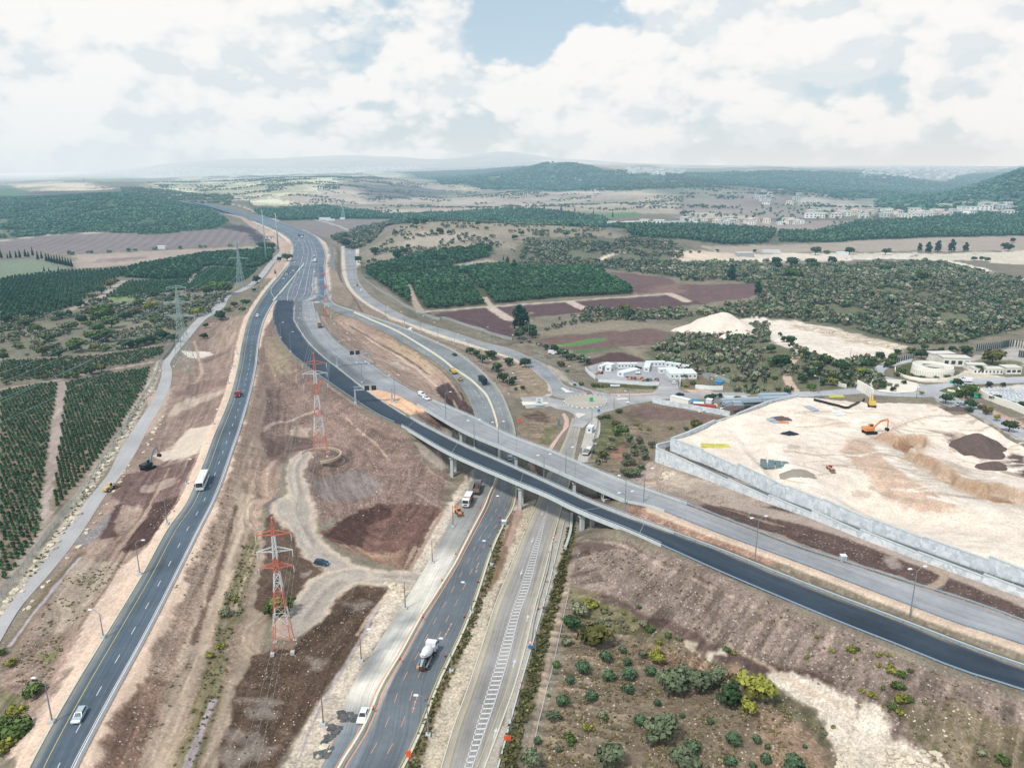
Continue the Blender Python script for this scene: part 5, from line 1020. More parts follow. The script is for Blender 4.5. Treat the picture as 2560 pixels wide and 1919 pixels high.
def retaining(W_,H_,label,first=0):
 e=empty('retaining_wall',(*W_[5][:2],0),0,label,'retaining wall');off=Vector((-W_[5][0],-W_[5][1],0))
 for i in range(first,len(W_)-1):
  a,b_=W_[i],W_[i+1];d=b_-a;L_=math.hypot(d[0],d[1]);n_=np.array([d[1],-d[0],0])/L_;n_=n_
  nseg=max(1,int(L_/14));
  for k in range(nseg):
   p,q=a+d*k/nseg,a+d*(k+1)/nseg;top=max(p[2],q[2])+.05;zb=min(p[2],q[2])-np.interp(i+(k+.5)/nseg,range(len(H_)),H_)-1.2
   mb=MB();t=.35;v=[p-n_*-t,q-n_*-t,q-n_*t,p-n_*t];mb.prism([(x[0],x[1]) for x in v],zb,top);o=mb.build('wall_panel',BLOCK,e);o.location=off
   mb=MB();v2=[p+n_*(t+.1),q+n_*(t+.1),q-n_*(t+.1),p-n_*(t+.1)];mb.prism([(x[0],x[1]) for x in v2],top,top+.12);c_=mb.build('coping',CONC,o)
 return e
retaining(UW,UWH,'upper retaining wall of pale blue blocks holding up the bare white works plateau')
retaining(LW,LWH,'lower retaining wall of pale blue blocks, below the narrow terrace')
tr=spline(np.array([[p[0]+.9,p[1]+2.2,p[2]+.05] for p in LW[2:]]),6)
for k in(0,1):
 q=tr.copy();q[:,1]-=k*1.6;mb=MB();sweep(mb,q,[(-.12,-.3),(.12,-.3),(.12,.12),(-.12,.12)]);tag(mb.build('drain_pipe',STEELD),('inner' if k==0 else 'outer')+' long dark pipe lying on the terrace between the two block walls','pipe')
# ring wall round the tall pylon
mb=MB();ang=np.radians(np.linspace(178,-78,40));v=[];
for t in ang:
 x,y=PYC[0]+7.8*math.cos(t),PYC[1]+7.8*math.sin(t);zt=max(4.6,gz(PYC[0]+9.6*math.cos(t),PYC[1]+9.6*math.sin(t))+.35)
 for r_,z in((7.5,3.5),(7.5,zt),(8.,zt),(8.,3.5)):v.append((PYC[0]+r_*math.cos(t),PYC[1]+r_*math.sin(t),z))
mb.add(v,[(i*4+j,i*4+(j+1)%4,(i+1)*4+(j+1)%4,(i+1)*4+j) for i in range(39) for j in range(4)]+[(0,1,2,3),(159,158,157,156)])
tag(mb.build('ring_wall',mat('beige_board_concrete',c(196,180,156),.85,.7,.2,stretch=(3,3,.3))),'curved beige concrete wall round the foot of the pylon in the brown hillside','retaining wall')
# ------------------------------------------------------------------ sign gantries
DARK=mat('dark_glass',(.015,.018,.022),.25,1,.1,spec=.5);BLK=mat('black_plastic',(.02,.02,.022),.5,2,.2);WHT=mat('white_enamel',(.78,.79,.79),.45,1,.06)
def gantry(a,b_,h,label,signs=(),dz=0.):
 a=np.array(a);b_=np.array(b_);e=empty('sign_gantry',a,0,label,'sign gantry','sign gantries over the roads');off=-Vector(a);d=b_-a;d[2]=0;L_=np.linalg.norm(d);u=d/L_;n_=np.array([-u[1],u[0],0]);rz=math.atan2(u[1],u[0])
 zt=max(a[2],b_[2])+h
 for p in(a,b_):
  mb=MB();mb.box((p[0],p[1],(p[2]+zt)/2),(.75,.75,zt-p[2]),rz);pl=mb.build('post',STEEL,e);pl.location=off
  mb=MB();mb.box((p[0],p[1],p[2]+.3),(1.3,1.3,1.0),rz);mb.build('footing',CONC,pl)
 mb=MB();n=int(L_/2)
 for sy in(-.6,.6):
  for z in(0,1.5):mb.bar(a*[1,1,0]+n_*sy-u*.5+[0,0,zt+z-.3],a*[1,1,0]+n_*sy+u*(L_+.5)+[0,0,zt+z-.3],.11,n=4)
  for i in range(n):
   p,q=a*[1,1,0]+n_*sy+u*L_*i/n,a*[1,1,0]+n_*sy+u*L_*(i+1)/n;mb.bar(p+[0,0,zt-.3+(0 if i%2 else 1.5)],q+[0,0,zt-.3+(1.5 if i%2 else 0)],.06,n=4)
 mb.box(tuple((a+b_)/2*[1,1,0]+[0,0,zt-.35]),(L_,1.1,.08),rz)
 o=mb.build('truss',STEEL,e);o.location=off
 for f,face in signs:
  p=a*[1,1,0]+u*L_*f-n_*1.*face;mb=MB();mb.box((p[0],p[1],zt+.7),(2.1,.25,2.1),rz);s_=mb.build('lane_signal',BLK,e);s_.location=off
  mb=MB();q=p-n_*.14*face
  for k in(-1,1):mb.bar(q+u*-.5*k+[0,0,zt+.3],q+u*.5*k+[0,0,zt+1.2],.05,n=4)
  mb.build('unlit_cross',STEELD,s_)
 return e
gantry(P('E',700,470,8.6),P('E',975,450,8.6),6.6,'grey sign gantry with two black lane signals over the grey carriageway',[(.48,1),(.66,1)])
gantry(P('E',860,790,8.6),P('E',1176,770,9),6.4,'second sign gantry spanning the black road and the orange sand',[(.33,1),(.52,1)])
gantry(P('O',945,990,7),P('O',1175,985,7),6.5,'distant sign gantry across the left lanes of the far highway')
gantry(P('O',1085,900,7),P('O',1200,905,7),8,'farthest sign gantry, carrying three small dark signs',[(.1,1),(.5,1),(.85,1)])
gantry(P('O',330,700,9),P('O',640,640,9),8,'thin gantry on the far highway behind the grey poles')
# ------------------------------------------------------------------ street lamps
LAMPG=mat('lamp_glass',(.8,.83,.85),.3,1,.05)
def height_at(t,u,v,y):
 d=ray(t,u,v);return CH+y/d[1]*d[2]
def lamp(base,h,heads=((1,0),),label='',group='street lamps',pole=None,foot=True,cat='street lamp',name='street_lamp',th=1.):
 e=empty(name,base,0,label,cat,group);pm_=pole or STEELD
 if foot:mb=MB();mb.box((0,0,.25),(1.,1.,.7));f=mb.build('footing',CONC,e)
 mb=MB();mb.bar((0,0,0),(0,0,h),.17*th,.09*th,7);pl=mb.build('pole',pm_,e)
 for dx,dy in heads:
  L_=math.hypot(dx,dy);u=np.array([dx,dy])/max(L_,.01);mb=MB();mb.bar((0,0,h-.1),(dx*.6,dy*.6,h+.75),.07,.06,5);mb.bar((dx*.6,dy*.6,h+.75),(dx,dy,h+.9),.06,.05,5);mb.build('arm',pm_,e)
  mb=MB();mb.box((dx+u[0]*.4,dy+u[1]*.4,h+.92),(1.05,.5,.2),math.atan2(dy,dx),taper=.7);mb.build('lamp_head',LAMPG,e)
 return e
def lamps(rows,where,group,**k):
 n=len(rows)
 for i,r_ in enumerate(rows):
  t,ub,vb,ut,vt,hs=r_[:6];z=r_[6] if len(r_)>6 else None;b=G(t,ub,vb) if z is None else P(t,ub,vb,z)
  h=max(3.5,min(14,height_at(t,ut,vt,b[1])-b[2]))
  heads={'R':((1.8,0),),'L':((-1.8,.2),),'D':((1.7,.5),(-1.7,-.5)),'N':()}[hs]
  ordn=['nearest','second nearest','third','fourth','fifth','sixth','seventh','eighth','ninth','tenth','eleventh','twelfth','thirteenth','fourteenth'][i]
  lamp(b,h,heads,'%s%s %s%s'%(ordn,'' if i<2 else ' nearest',where,{'D':', with two heads','N':', without an arm'}.get(hs,'')),group,**k)
lamps([('H',320,1380,278,1135,'L'),('H',632,862,610,715,'L'),('H',855,478,836,285,'R'),('H',1022,172,1006,0,'N'),('D',1615,1488,1600,1290,'R'),('D',1845,968,1838,855,'R'),('D',1975,618,1970,515,'R'),('D',2013,470,2012,385,'R'),('D',2048,362,2046,305,'R')],'slim lamp post on the left verge of the left highway','lamps along the left highway')
lamps([('I',1246,1462,1240,1240,'L'),('I',1388,1070,1378,890,'L'),('I',1512,712,1505,545,'L'),('I',1634,420,1628,290,'L'),('I',1712,172,1722,15,'L')],'curved lamp post on the right verge of the orange-marked highway','lamps right of the divided highway')
lamps([('I',607,1395,595,1205,'N'),('I',838,1005,828,830,'R'),('I',1107,690,1102,520,'N'),('I',1272,408,1266,270,'N'),('I',1398,188,1390,55,'N')],'brown pole with white foot left of the orange-marked highway','poles left of the divided highway',pole=RUST,name='lamp_pole',cat='pole')
lamps([('J',190,1440,190,1290,'N'),('J',338,950,342,810,'N'),('J',396,720,392,570,'N'),('J',445,560,445,390,'N')],'thin bare pole on the pavement right of the hatched road','bare poles by the hatched road',foot=False,name='bare_pole',cat='pole',th=.6)
lamps([('K',1060,738,1098,455,'D'),('K',115,398,132,145,'D'),('J',884,108,886,-10,'D',10.4),('F',1136,1638,1150,1370,'R',10.3),('F',977,1655,985,1435,'L',10.3),('F',463,1395,463,1185,'R',10.3),('F',275,1445,277,1250,'D',10.3)],'lamp post between the two raised carriageways, right part','lamps between the raised carriageways',foot=False)
lamps([('E',2092,1152,2090,965,'D',10),('E',1885,1180,1884,950,'D',9.8),('E',1640,948,1638,705,'R',9.6),('E',1455,968,1450,860,'N',9.5),('E',1199,783,1197,560,'D',9),('E',917,608,914,445,'D',8.6),('E',828,348,825,195,'L'),('E',719,258,716,110,'D'),('E',300,344,297,182,'R',8),('E',215,222,215,100,'R',7.6),('E',409,190,406,60,'D',7.5),('E',362,98,360,-20,'D',7.3)],'lamp post between the raised carriageways, left of the bridge','lamps left of the bridges')
lamps([('E',2182,708,2181,540,'R'),('E',2063,618,2062,430,'L'),('E',1948,508,1946,335,'L'),('E',1833,408,1832,250,'L'),('E',1718,328,1718,200,'R'),('E',1573,258,1570,100,'L'),('E',1420,178,1420,45,'R'),('E',1284,122,1284,10,'L'),('E',1120,62,1120,-40,'R')],'lamp post on the scrub strip outside the curving ramp','lamps along the ramp')
lamps([('F',688,985,688,835,'R'),('F',880,838,880,735,'R'),('F',1013,780,1013,695,'L'),('F',767,688,767,605,'R'),('F',527,584,527,480,'L'),('F',425,474,425,345,'R'),('F',258,400,258,290,'L'),('F',35,280,33,210,'L'),('E',2030,208,2030,140,'L')],'lamp post round the roundabout and its approach road','lamps by the roundabout',foot=False)
lamps([('F',1334,428,1335,365,'D'),('F',637,458,638,405,'D'),('F',142,234,145,85,'D'),('F',547,138,547,45,'D'),('F',1313,85,1313,0,'N'),('F',1687,650,1687,590,'R'),('F',1790,640,1790,560,'D'),('F',2160,708,2165,585,'N'),('G',432,698,432,565,'L'),('G',1280,742,1280,640,'N'),('G',705,428,708,310,'N')],'tall pole around the yard and the fields behind it','tall poles by the yard',foot=False,name='flood_light_pole',cat='pole')
lamps([('A',1625,1040,1620,920,'R'),('A',1782,880,1780,800,'R'),('A',2112,930,2110,830,'L'),('A',1880,545,1876,505,'N'),('A',1800,520,1797,470,'N')],'faraway lamp post beside the merging highway','faraway lamps')
mids=[('A',1905,1020,1905,905),('A',1922,985,1922,895),('A',1918,900,1918,830),('A',1942,880,1942,815),('A',1935,820,1935,762),('A',1958,800,1958,745),('A',1950,740,1950,690),('A',1965,700,1965,655),('A',1925,600,1925,560),('A',1968,650,1968,605)]
lamps([m_+('D',7.) for m_ in mids],'tall lamp post in the median of the far highway','lamps in the far median',foot=False,th=1.5)
# ------------------------------------------------------------------ pylons
REDP=mat('faded_red_paint',c(214,122,102),.6,1.5,.12);WHP=mat('white_pylon_paint',c(222,226,226),.55,1.5,.08);LAT=mat('galvanised_lattice',c(158,178,176),.5,1.5,.1)
def pylon(base,h,wb,wt,label,bands=None,arms=(.87,.77,.67),aw=4.,r=.072,rz=.15,group='lattice pylons',cat='pylon',armn=None):
 e=empty('lattice_pylon',base,rz,label,cat,group);npan=15
 zs=[0];q=1.
 for i in range(npan):zs.append(zs[-1]+q);q*=.91
 zs=np.array(zs)/zs[-1]*h*.94;waist=.62*h
 wd=lambda z:wb+(wt-wb)*min(1,z/waist)**.9 if z<waist else wt-(wt-.35*wt)*(z-waist)/(h-waist)
 mats_=[REDP,WHP,LAT];segs={}
 for i in range(npan):
  z0,z1=zs[i],zs[i+1];f=1-(z0+z1)/2/h;mi=2
  if bands:mi=sum(f>b_ for b_ in bands)%2
  key=(mi,sum(f>b_ for b_ in bands) if bands else(0 if z0<waist else 1));mb=segs.setdefault(key,MB())
  a,b_=wd(z0)/2,wd(z1)/2;cs=[(-1,-1),(1,-1),(1,1),(-1,1)]
  for k in range(4):
   x,y=cs[k];x2,y2=cs[(k+1)%4]
   mb.bar((x*a,y*a,z0),(x*b_,y*b_,z1),r*1.35,n=4,cap=False);mb.bar((x*a,y*a,z0),(x2*b_,y2*b_,z1),r*.62,n=3,cap=False);mb.bar((x2*a,y2*a,z0),(x*b_,y*b_,z1),r*.62,n=3,cap=False);mb.bar((x*b_,y*b_,z1),(x2*b_,y2*b_,z1),r*.55,n=3,cap=False)
 for key,mb in segs.items():mb.build(('red_section' if key[0]==0 else 'white_section') if bands else 'lattice_section',mats_[key[0]],e)
 mb=MB();b_=wd(zs[-1])/2
 for x,y in((-1,-1),(1,-1),(1,1),(-1,1)):mb.bar((x*b_,y*b_,zs[-1]),(0,0,h),r,n=4)
 mb.bar((0,0,h),(0,0,h+.6),.28,n=6);mb.build('peak',REDP if bands else LAT,e)
 for x in(-1,1):
  for y in(-1,1):mb=MB();mb.box((x*wb/2,y*wb/2,.1),(.9,.9,.9));mb.build('footing',CONC,e)
 for i,f in enumerate(arms):
  z=f*h;w=wd(z)/2;m_=LAT if not bands else(REDP if i!=1 else WHP);A=aw*(1 if not armn else armn[i]);mb=MB()
  for sx in(-1,1):
   for sy in(-1,1):mb.bar((sx*w,sy*w,z),(sx*A,0,z+.1),r*.9,n=4);mb.bar((sx*w,sy*w*.8,z+1.2),(sx*A,0,z+.15),r*.8,n=4)
   for k in(.3,.6):mb.bar((sx*(w+(A-w)*k),-w*(1-k),z),(sx*(w+(A-w)*k),w*(1-k),z),r*.5,n=3);mb.bar((sx*(w+(A-w)*k),w*(1-k),z),(sx*(w+(A-w)*(k-.3)),-w*(1.3-k),z),r*.5,n=3)
  ar=mb.build('cross_arm',m_,e)
  for sx in(-1,1):mb=MB();mb.bar((sx*A*.97,0,z),(sx*A*.97,0,z-1.7),.09,.05,5);mb.build('insulator',LAMPG,ar)
 e['h']=0;del e['h'];return e,[(sx,f*h-1.7,(aw*(1 if not armn else armn[i]))*.97) for i,f in enumerate(arms) for sx in(-1,1)],rz
def tie(pa,pb,pts_a,pts_b,rza,rzb,label,sag=5.,r=.07,group='overhead power lines'):
 for i,(qa,qb) in enumerate(zip(pts_a,pts_b)):
  a=np.array(pa)+[qa[0]*qa[2]*math.cos(rza),qa[0]*qa[2]*math.sin(rza),qa[1]];b_=np.array(pb)+[qb[0]*qb[2]*math.cos(rzb),qb[0]*qb[2]*math.sin(rzb),qb[1]]
  t=np.linspace(0,1,25)[:,None];p=a*(1-t)+b_*t;p[:,2]-=(4*t*(1-t)*sag)[:,0];mb=MB();sweep(mb,p,[(-r,-r),(r,-r),(0,r)])
  tag(mb.build('power_line',LAT),label,'power line',group)
BANDS=[.137,.30,.42,.56,.67,.82]
def pyl(tb,ub,vb,tt,ut,vt,wb,label,z=None,**k):
 b=G(tb,ub,vb) if z is None else P(tb,ub,vb,z);h=height_at(tt,ut,vt,b[1])-b[2];e,pts,rz=pylon(b,h,wb,wb*.24,label,**k);return b,pts,rz,e,h
p1=pyl('I',365,925,'I',298,140,4.7,'nearest red and white lattice pylon, beside a round green bush',bands=BANDS,aw=4.1,arms=(.885,.76,.64))
p2=pyl('E',560,1234,'E',498,360,5.4,'red and white lattice pylon standing inside the curved beige wall',z=4.2,bands=[.15,.27,.40,.54,.63,.80],aw=4.6,arms=(.905,.81,.71))
p3=pyl('A',2105,1112,'A',2090,815,4.6,'farthest red and white lattice pylon, at the fork of the ramp',bands=BANDS,aw=4.6,arms=(.93,.80,.66))
nb=p1[0]+(p1[0]-p2[0])*np.array([.62,.62,0]);nb[2]=0
px_,ppts,prz=pylon(nb,p1[4],4.7,1.2,'red and white pylon just out of view',bands=BANDS,aw=4.1,arms=(.885,.76,.64)) if False else(None,p1[1],.15)
tie(p1[0],p2[0],p1[1],p2[1],.15,.15,'one of six thin wires running between the two nearer red and white pylons',r=.03);tie(p2[0],p3[0],p2[1],p3[1],.15,.15,'one of six thin wires from the walled pylon to the farthest red and white pylon',r=.05)
tie(p1[0],nb,p1[1],p1[1],.15,.15,'one of six thin wires leaving the nearest pylon towards the bottom edge',4,.026)
g1=pyl('D',1600,455,'A',1152,915,9,'nearest grey lattice pylon beside the gravel road, with wide arms',aw=7.5,arms=(.985,.80,.63),armn=(.8,1.1,1.25),rz=-.1,r=.12)
g2=pyl('A',1550,918,'A',1525,620,7,'grey lattice pylon behind the first, with one wide arm',aw=9,arms=(.985,.62,.5),armn=(.3,1.1,.3),rz=-.1,r=.16)
nb2=np.array([-205.,150.,0.]);tie(g1[0],nb2,g1[1],g1[1],-.1,-.1,'one of six pale wires crossing the left orchard',7,.055);tie(g2[0],g1[0],g2[1],g1[1],-.1,-.1,'one of six pale wires between the grey lattice pylons',6,.07)
LAT_B=pyl('A',2140,792,'A',2145,650,5,'small lattice pylon among the trees by the service road',aw=5,rz=0,r=.2)
pyl('B',22,482,'B',8,360,8,'distant lattice pylon in front of the dark grove',aw=6,rz=0,r=.3);pyl('A',540,245,'A',538,218,8,'tiny lattice pylon on the sunlit plain, far left',aw=6,r=.4)
for(t,ub,vb,ut,vt,lb) in(('A',1712,752,1697,425,'tall tapered grey steel monopole, the nearer of the two'),('A',1789,676,1781,445,'tall tapered grey steel monopole, the farther of the two')):
 b=G(t,ub,vb);h=height_at(t,ut,vt,b[1])-b[2];e=empty('steel_monopole',b,0,lb,'power pole','tall grey monopoles');mb=MB();mb.bar((0,0,0),(0,0,h),1.15,.4,10);mb.build('pole',LAT,e,True)
 for k in(.62,.75,.88):mb=MB();mb.bar((-4,0,h*k+1),(0,0,h*k),.12,.2,5);mb.bar((4,0,h*k+1),(0,0,h*k),.12,.2,5);mb.build('arm',LAT,e)
# wooden utility poles by the road bank
for i,(t,ub,vb,vt,lb) in enumerate([('A',1778,880,800,'cypress-side utility pole by the gravel road'),('F',2164,705,590,'lone utility pole behind the pipe yard')]):pass
# ------------------------------------------------------------------ vehicles
def paint_m(name,col,met=.0,rough=.32):return mat(name,col,rough,3,.05,metal=met,spec=.5)
GLASS=mat('tinted_glass',(.02,.03,.04),.12,1,.1,spec=.8);TYRE=mat('tyre_rubber',(.018,.018,.019),.85,6,.3);RIMM=mat('wheel_rim',(.45,.46,.47),.4,3,.1,metal=.6)
HLM=mat('headlight_glass',(.75,.78,.8),.15,1,.05);TLM=mat('tail_light_red',c(170,30,25),.3,1,.1);CHAS=mat('chassis_grey',c(70,72,72),.7,3,.2)
PWHITE=paint_m('white_paintwork',(.78,.79,.80));PSILV=paint_m('silver_paintwork',c(190,205,212),.35);PBLUE=paint_m('dark_blue_paintwork',c(38,68,96));PBLACK=paint_m('black_paintwork',c(34,38,42));PRED=paint_m('red_paintwork',c(196,58,52))
PYEL=paint_m('yellow_paintwork',c(214,176,84),0,.5);PORG=paint_m('orange_paintwork',c(216,142,86),0,.5);PGREY=paint_m('grey_paintwork',c(140,146,150),.2);PBEIGE=paint_m('beige_paintwork',c(205,178,128),0,.6);MUD=mat('dusty_steel',c(128,116,104),.85,2,.25)
def wheel(e,x,y,r=.32,w=.22):
 mb=MB();mb.bar((x,y-w/2,r),(x,y+w/2,r),r,n=14);t=mb.build('wheel',TYRE,e);mb=MB();s=1 if y>0 else-1;mb.bar((x,y+s*w*.3,r),(x,y+s*(w/2+.02),r),r*.6,n=10);mb.build('rim',RIMM,t)
def car(paint,label,kind='car',L=4.5,W=1.78,H=1.45,cat='car',name='car',group=None,simple=False):
 e=empty(name,(0,0,0),0,label,cat,group);h=W/2;B=MB();k=L/4.5
 van=kind in('van','suv','pickup')
 prof=[(-2.2,.32),(-2.26,.6),(-2.18,.86),(-1.6,.93),(1.0,.93),(1.9,.8),(2.2,.62),(2.22,.32)] if not van else[(-2.22,.35),(-2.28,.7),(-2.22,1.0),(1.1,1.0),(2.05,.9),(2.25,.7),(2.22,.35)]
 prof=[(x*k,z*(H/1.45)) for x,z in prof];n=len(prof);v=[]
 for y,s in((-h,.0),(-h*.86,.07),(h*.86,.07),(h,.0)):v+=[(x*(1 if s else.985),y,z+s*(z>.7)*.6) for x,z in prof]
 f=[tuple(range(n)),tuple(range(3*n,4*n))[::-1]]+[(j*n+(i+1)%n,j*n+i,(j+1)*n+i,(j+1)*n+(i+1)%n) for j in range(3) for i in range(n)];B.add(v,f)
 zb=(.92 if not van else 1.0)*H/1.45;zr=H;bx0,bx1,rx0,rx1={'car':(-1.75,1.0,-1.05,.25),'hatch':(-2.15,1.0,-1.85,.3),'van':(-2.25,1.55,-2.15,.75),'suv':(-2.2,1.0,-2.0,.35),'pickup':(-.55,1.1,-.4,.4)}[kind]
 bx0,bx1,rx0,rx1=[q*k for q in(bx0,bx1,rx0,rx1)];wb,wr=h*.9,h*.72
 cab=[(bx0,-wb,zb),(bx1,-wb,zb),(bx1,wb,zb),(bx0,wb,zb),(rx0,-wr,zr),(rx1,-wr,zr),(rx1,wr,zr),(rx0,wr,zr)];B.add(cab,[(4,5,6,7),(0,1,5,4),(1,2,6,5),(2,3,7,6),(3,0,4,7)])
 if kind=='pickup':B.box((-1.45*k,0,1.05),(1.5*k,W*.92,.12))
 B.build('body',paint,e)
 def pane(nm,q,inset=.1,off=.012):
  q=[Vector(cab[i]) for i in q];cc=sum(q,Vector())/4;nr=(q[1]-q[0]).cross(q[3]-q[0]).normalized();nr=nr if nr.dot(cc-Vector((0,0,zb)))>0 else-nr
  m_=MB();m_.add([p+(cc-p)*inset+nr*off for p in q],[(0,1,2,3)]);m_.build(nm,GLASS,e)
 pane('windscreen',(1,2,6,5),.1);pane('rear_window',(3,0,4,7),.14)
 if kind!='van':pane('side_window',(0,1,5,4),.16);pane('side_window',(2,3,7,6),.16)
 else:
  for s in(-1,1):m_=MB();m_.add([(rx1*.2,s*(wb-.03),zb+.05),(bx1*.85,s*(wb+.0),zb+.05),(rx1*.95,s*(wr+.05),zr-.15),(rx1*.2,s*(wr+.05),zr-.15)],[(0,1,2,3)]);m_.build('side_window',GLASS,e)
 if not simple:
  for x in(-1.38*k,1.38*k):
   for y in(-h+.08,h-.08):wheel(e,x,y)
  for s in(-1,1):
   m_=MB();m_.box((2.19*k,s*h*.68,.64*H/1.45),(.1,.38,.14));m_.build('headlight',HLM,e);m_=MB();m_.box((-2.22*k,s*h*.7,.75*H/1.45),(.1,.34,.16));m_.build('tail_light',TLM,e)
 else:
  m_=MB();
  for x in(-1.38*k,1.38*k):m_=MB();m_.bar((x,-h,.32),(x,h,.32),.32,n=8);m_.build('wheel',TYRE,e)
 return e
def cabbox(e,x0,L,W,H,z0,m,glass=True,nm='cab'):
 h=W/2;B=MB();pr=[(x0-L,z0),(x0,z0),(x0+.02,z0+H*.45),(x0-.22,z0+H*.95),(x0-.4,z0+H),(x0-L,z0+H)];B.sideprism(pr,h);o=B.build(nm,m,e)
 a,b_=Vector((x0+.035,0,z0+H*.47)),Vector((x0-.2,0,z0+H*.92));g=MB();g.add([(a.x,-h*.88,a.z),(a.x,h*.88,a.z),(b_.x,h*.84,b_.z),(b_.x,-h*.84,b_.z)],[(0,1,2,3)]);g.build('windscreen',GLASS,e)
 for s in(-1,1):g=MB();g.add([(x0-L*.75,s*(h+.012),z0+H*.5),(x0-.2,s*(h+.012),z0+H*.5),(x0-.38,s*(h+.012),z0+H*.88),(x0-L*.75,s*(h+.012),z0+H*.88)],[(0,1,2,3)]);g.build('side_window',GLASS,e);g=MB();g.box((x0+.06,s*h*.75,z0+.3),(.08,.35,.2));g.build('headlight',HLM,e);g=MB();g.box((x0+.05,s*(h+.2),z0+H*.65),(.12,.18,.6));g.build('mirror',BLK,e)
 g=MB();g.box((x0+.05,0,z0+H*.24),(.06,W*.5,.35));g.build('grille',BLK,e);return o
def axles(e,xs,W,r=.5,w=.32):
 for x in xs:
  for s in(-1,1):wheel(e,x,s*(W/2-w/2),r,w)
def bus(label):
 e=empty('bus',(0,0,0),0,label,'bus');L,W,H=12.2,2.5,3.4;B=MB();h=W/2
 pr=[(-6.1,.4),(6.0,.4),(6.15,1.4),(5.95,3.1),(5.7,3.35),(-5.9,3.4),(-6.1,3.1)];B.sideprism(pr,h);B.build('body',PWHITE,e)
 B=MB();B.box((-.1,0,3.43),(11.4,2.25,.1));B.build('roof',WHT,e);B=MB();B.box((1.5,0,3.55),(1.9,1.5,.2));B.box((-3,0,3.52),(.9,.9,.12));B.build('roof_vent',WHT,e)
 g=MB();g.add([(6.175,-1.15,1.55),(6.175,1.15,1.55),(5.99,1.1,3.05),(5.99,-1.1,3.05)],[(0,1,2,3)]);g.build('windscreen',GLASS,e);g=MB();g.box((-6.11,0,2.4),(.03,2.0,1.0));g.build('rear_window',GLASS,e)
 for s in(-1,1):
  for i in range(6):g=MB();g.box((-5.05+i*1.82,s*(h+.01),2.3),(1.72,.03,1.05));g.build('side_window',GLASS,e)
  g=MB();g.box((6.12,s*.95,.85),(.1,.4,.22));g.build('headlight',HLM,e);g=MB();g.box((6.2,s*1.5,2.5),(.15,.22,.7));g.build('mirror',BLK,e)
 axles(e,(-3.6,3.7),W,.5);return e
def truck(label,paint,load,Lc=2.1,Lb=6.2,name='truck',cat='truck',H=2.4,group=None):
 e=empty(name,(0,0,0),0,label,cat,group);W=2.45;tot=Lc+Lb+.3;x0=tot/2
 B=MB();B.box((0,0,.85),(tot-.3,.9,.3));B.build('chassis',CHAS,e);cabbox(e,x0,Lc,W,H,.75,paint)
 xb=x0-Lc-.3-Lb/2
 if load=='tipper':
  B=MB();t=.1;B.box((xb,0,1.2),(Lb,W,.12));[B.box((xb,s*(W/2-t/2),1.95),(Lb,t,1.4)) for s in(-1,1)];[B.box((xb+s*(Lb/2-t/2),0,1.95),(t,W-2*t,1.4)) for s in(-1,1)];bd=B.build('tipper_body',MUD,e)
  B=MB();B.box((xb,0,1.7),(Lb-.25,W-.25,.9),taper=.75,ty=.6);B.build('earth_load',mat('earth',c(96,78,70),.95,2,.3),bd)
 elif load=='flat':
  B=MB();B.box((xb,0,1.2),(Lb,W,.15));bd=B.build('flatbed',MUD,e)
  for s in(-1,1):B=MB();B.box((xb,s*(W/2-.06),1.5),(Lb,.1,.5));B.build('drop_side',PRED if paint is PRED else MUD,bd)
  B=MB();B.box((xb+Lb/2-.1,0,1.8),(.12,W,1.2));B.build('headboard',MUD,bd)
  for k in range(4):B=MB();B.box((xb-.3,-.75+k*.5,1.42),(Lb-1,.28,.28));B.build('beam',MUD,bd)
 elif load=='tarp':
  B=MB();B.sideprism([(xb-Lb/2,1.1),(xb+Lb/2,1.1),(xb+Lb/2,3.3),(xb+Lb/2-.3,3.45),(xb-Lb/2+.3,3.45),(xb-Lb/2,3.3)],W/2);B.build('tarpaulin_body',mat('dark_green_tarp',c(32,48,56),.7,1.2,.25),e)
 elif load=='box':
  B=MB();B.box((xb,0,2.2),(Lb,W,2.2));B.build('box_body',mat('brown_box_side',c(150,96,78),.8,1.5,.2) if 'brown' in label else PWHITE,e);B=MB();B.box((xb,0,3.33),(Lb*.98,W*.96,.06));B.build('roof',WHT,e)
 axles(e,[x0-1.2,xb-Lb*.2,xb-Lb*.2-1.3],W);return e
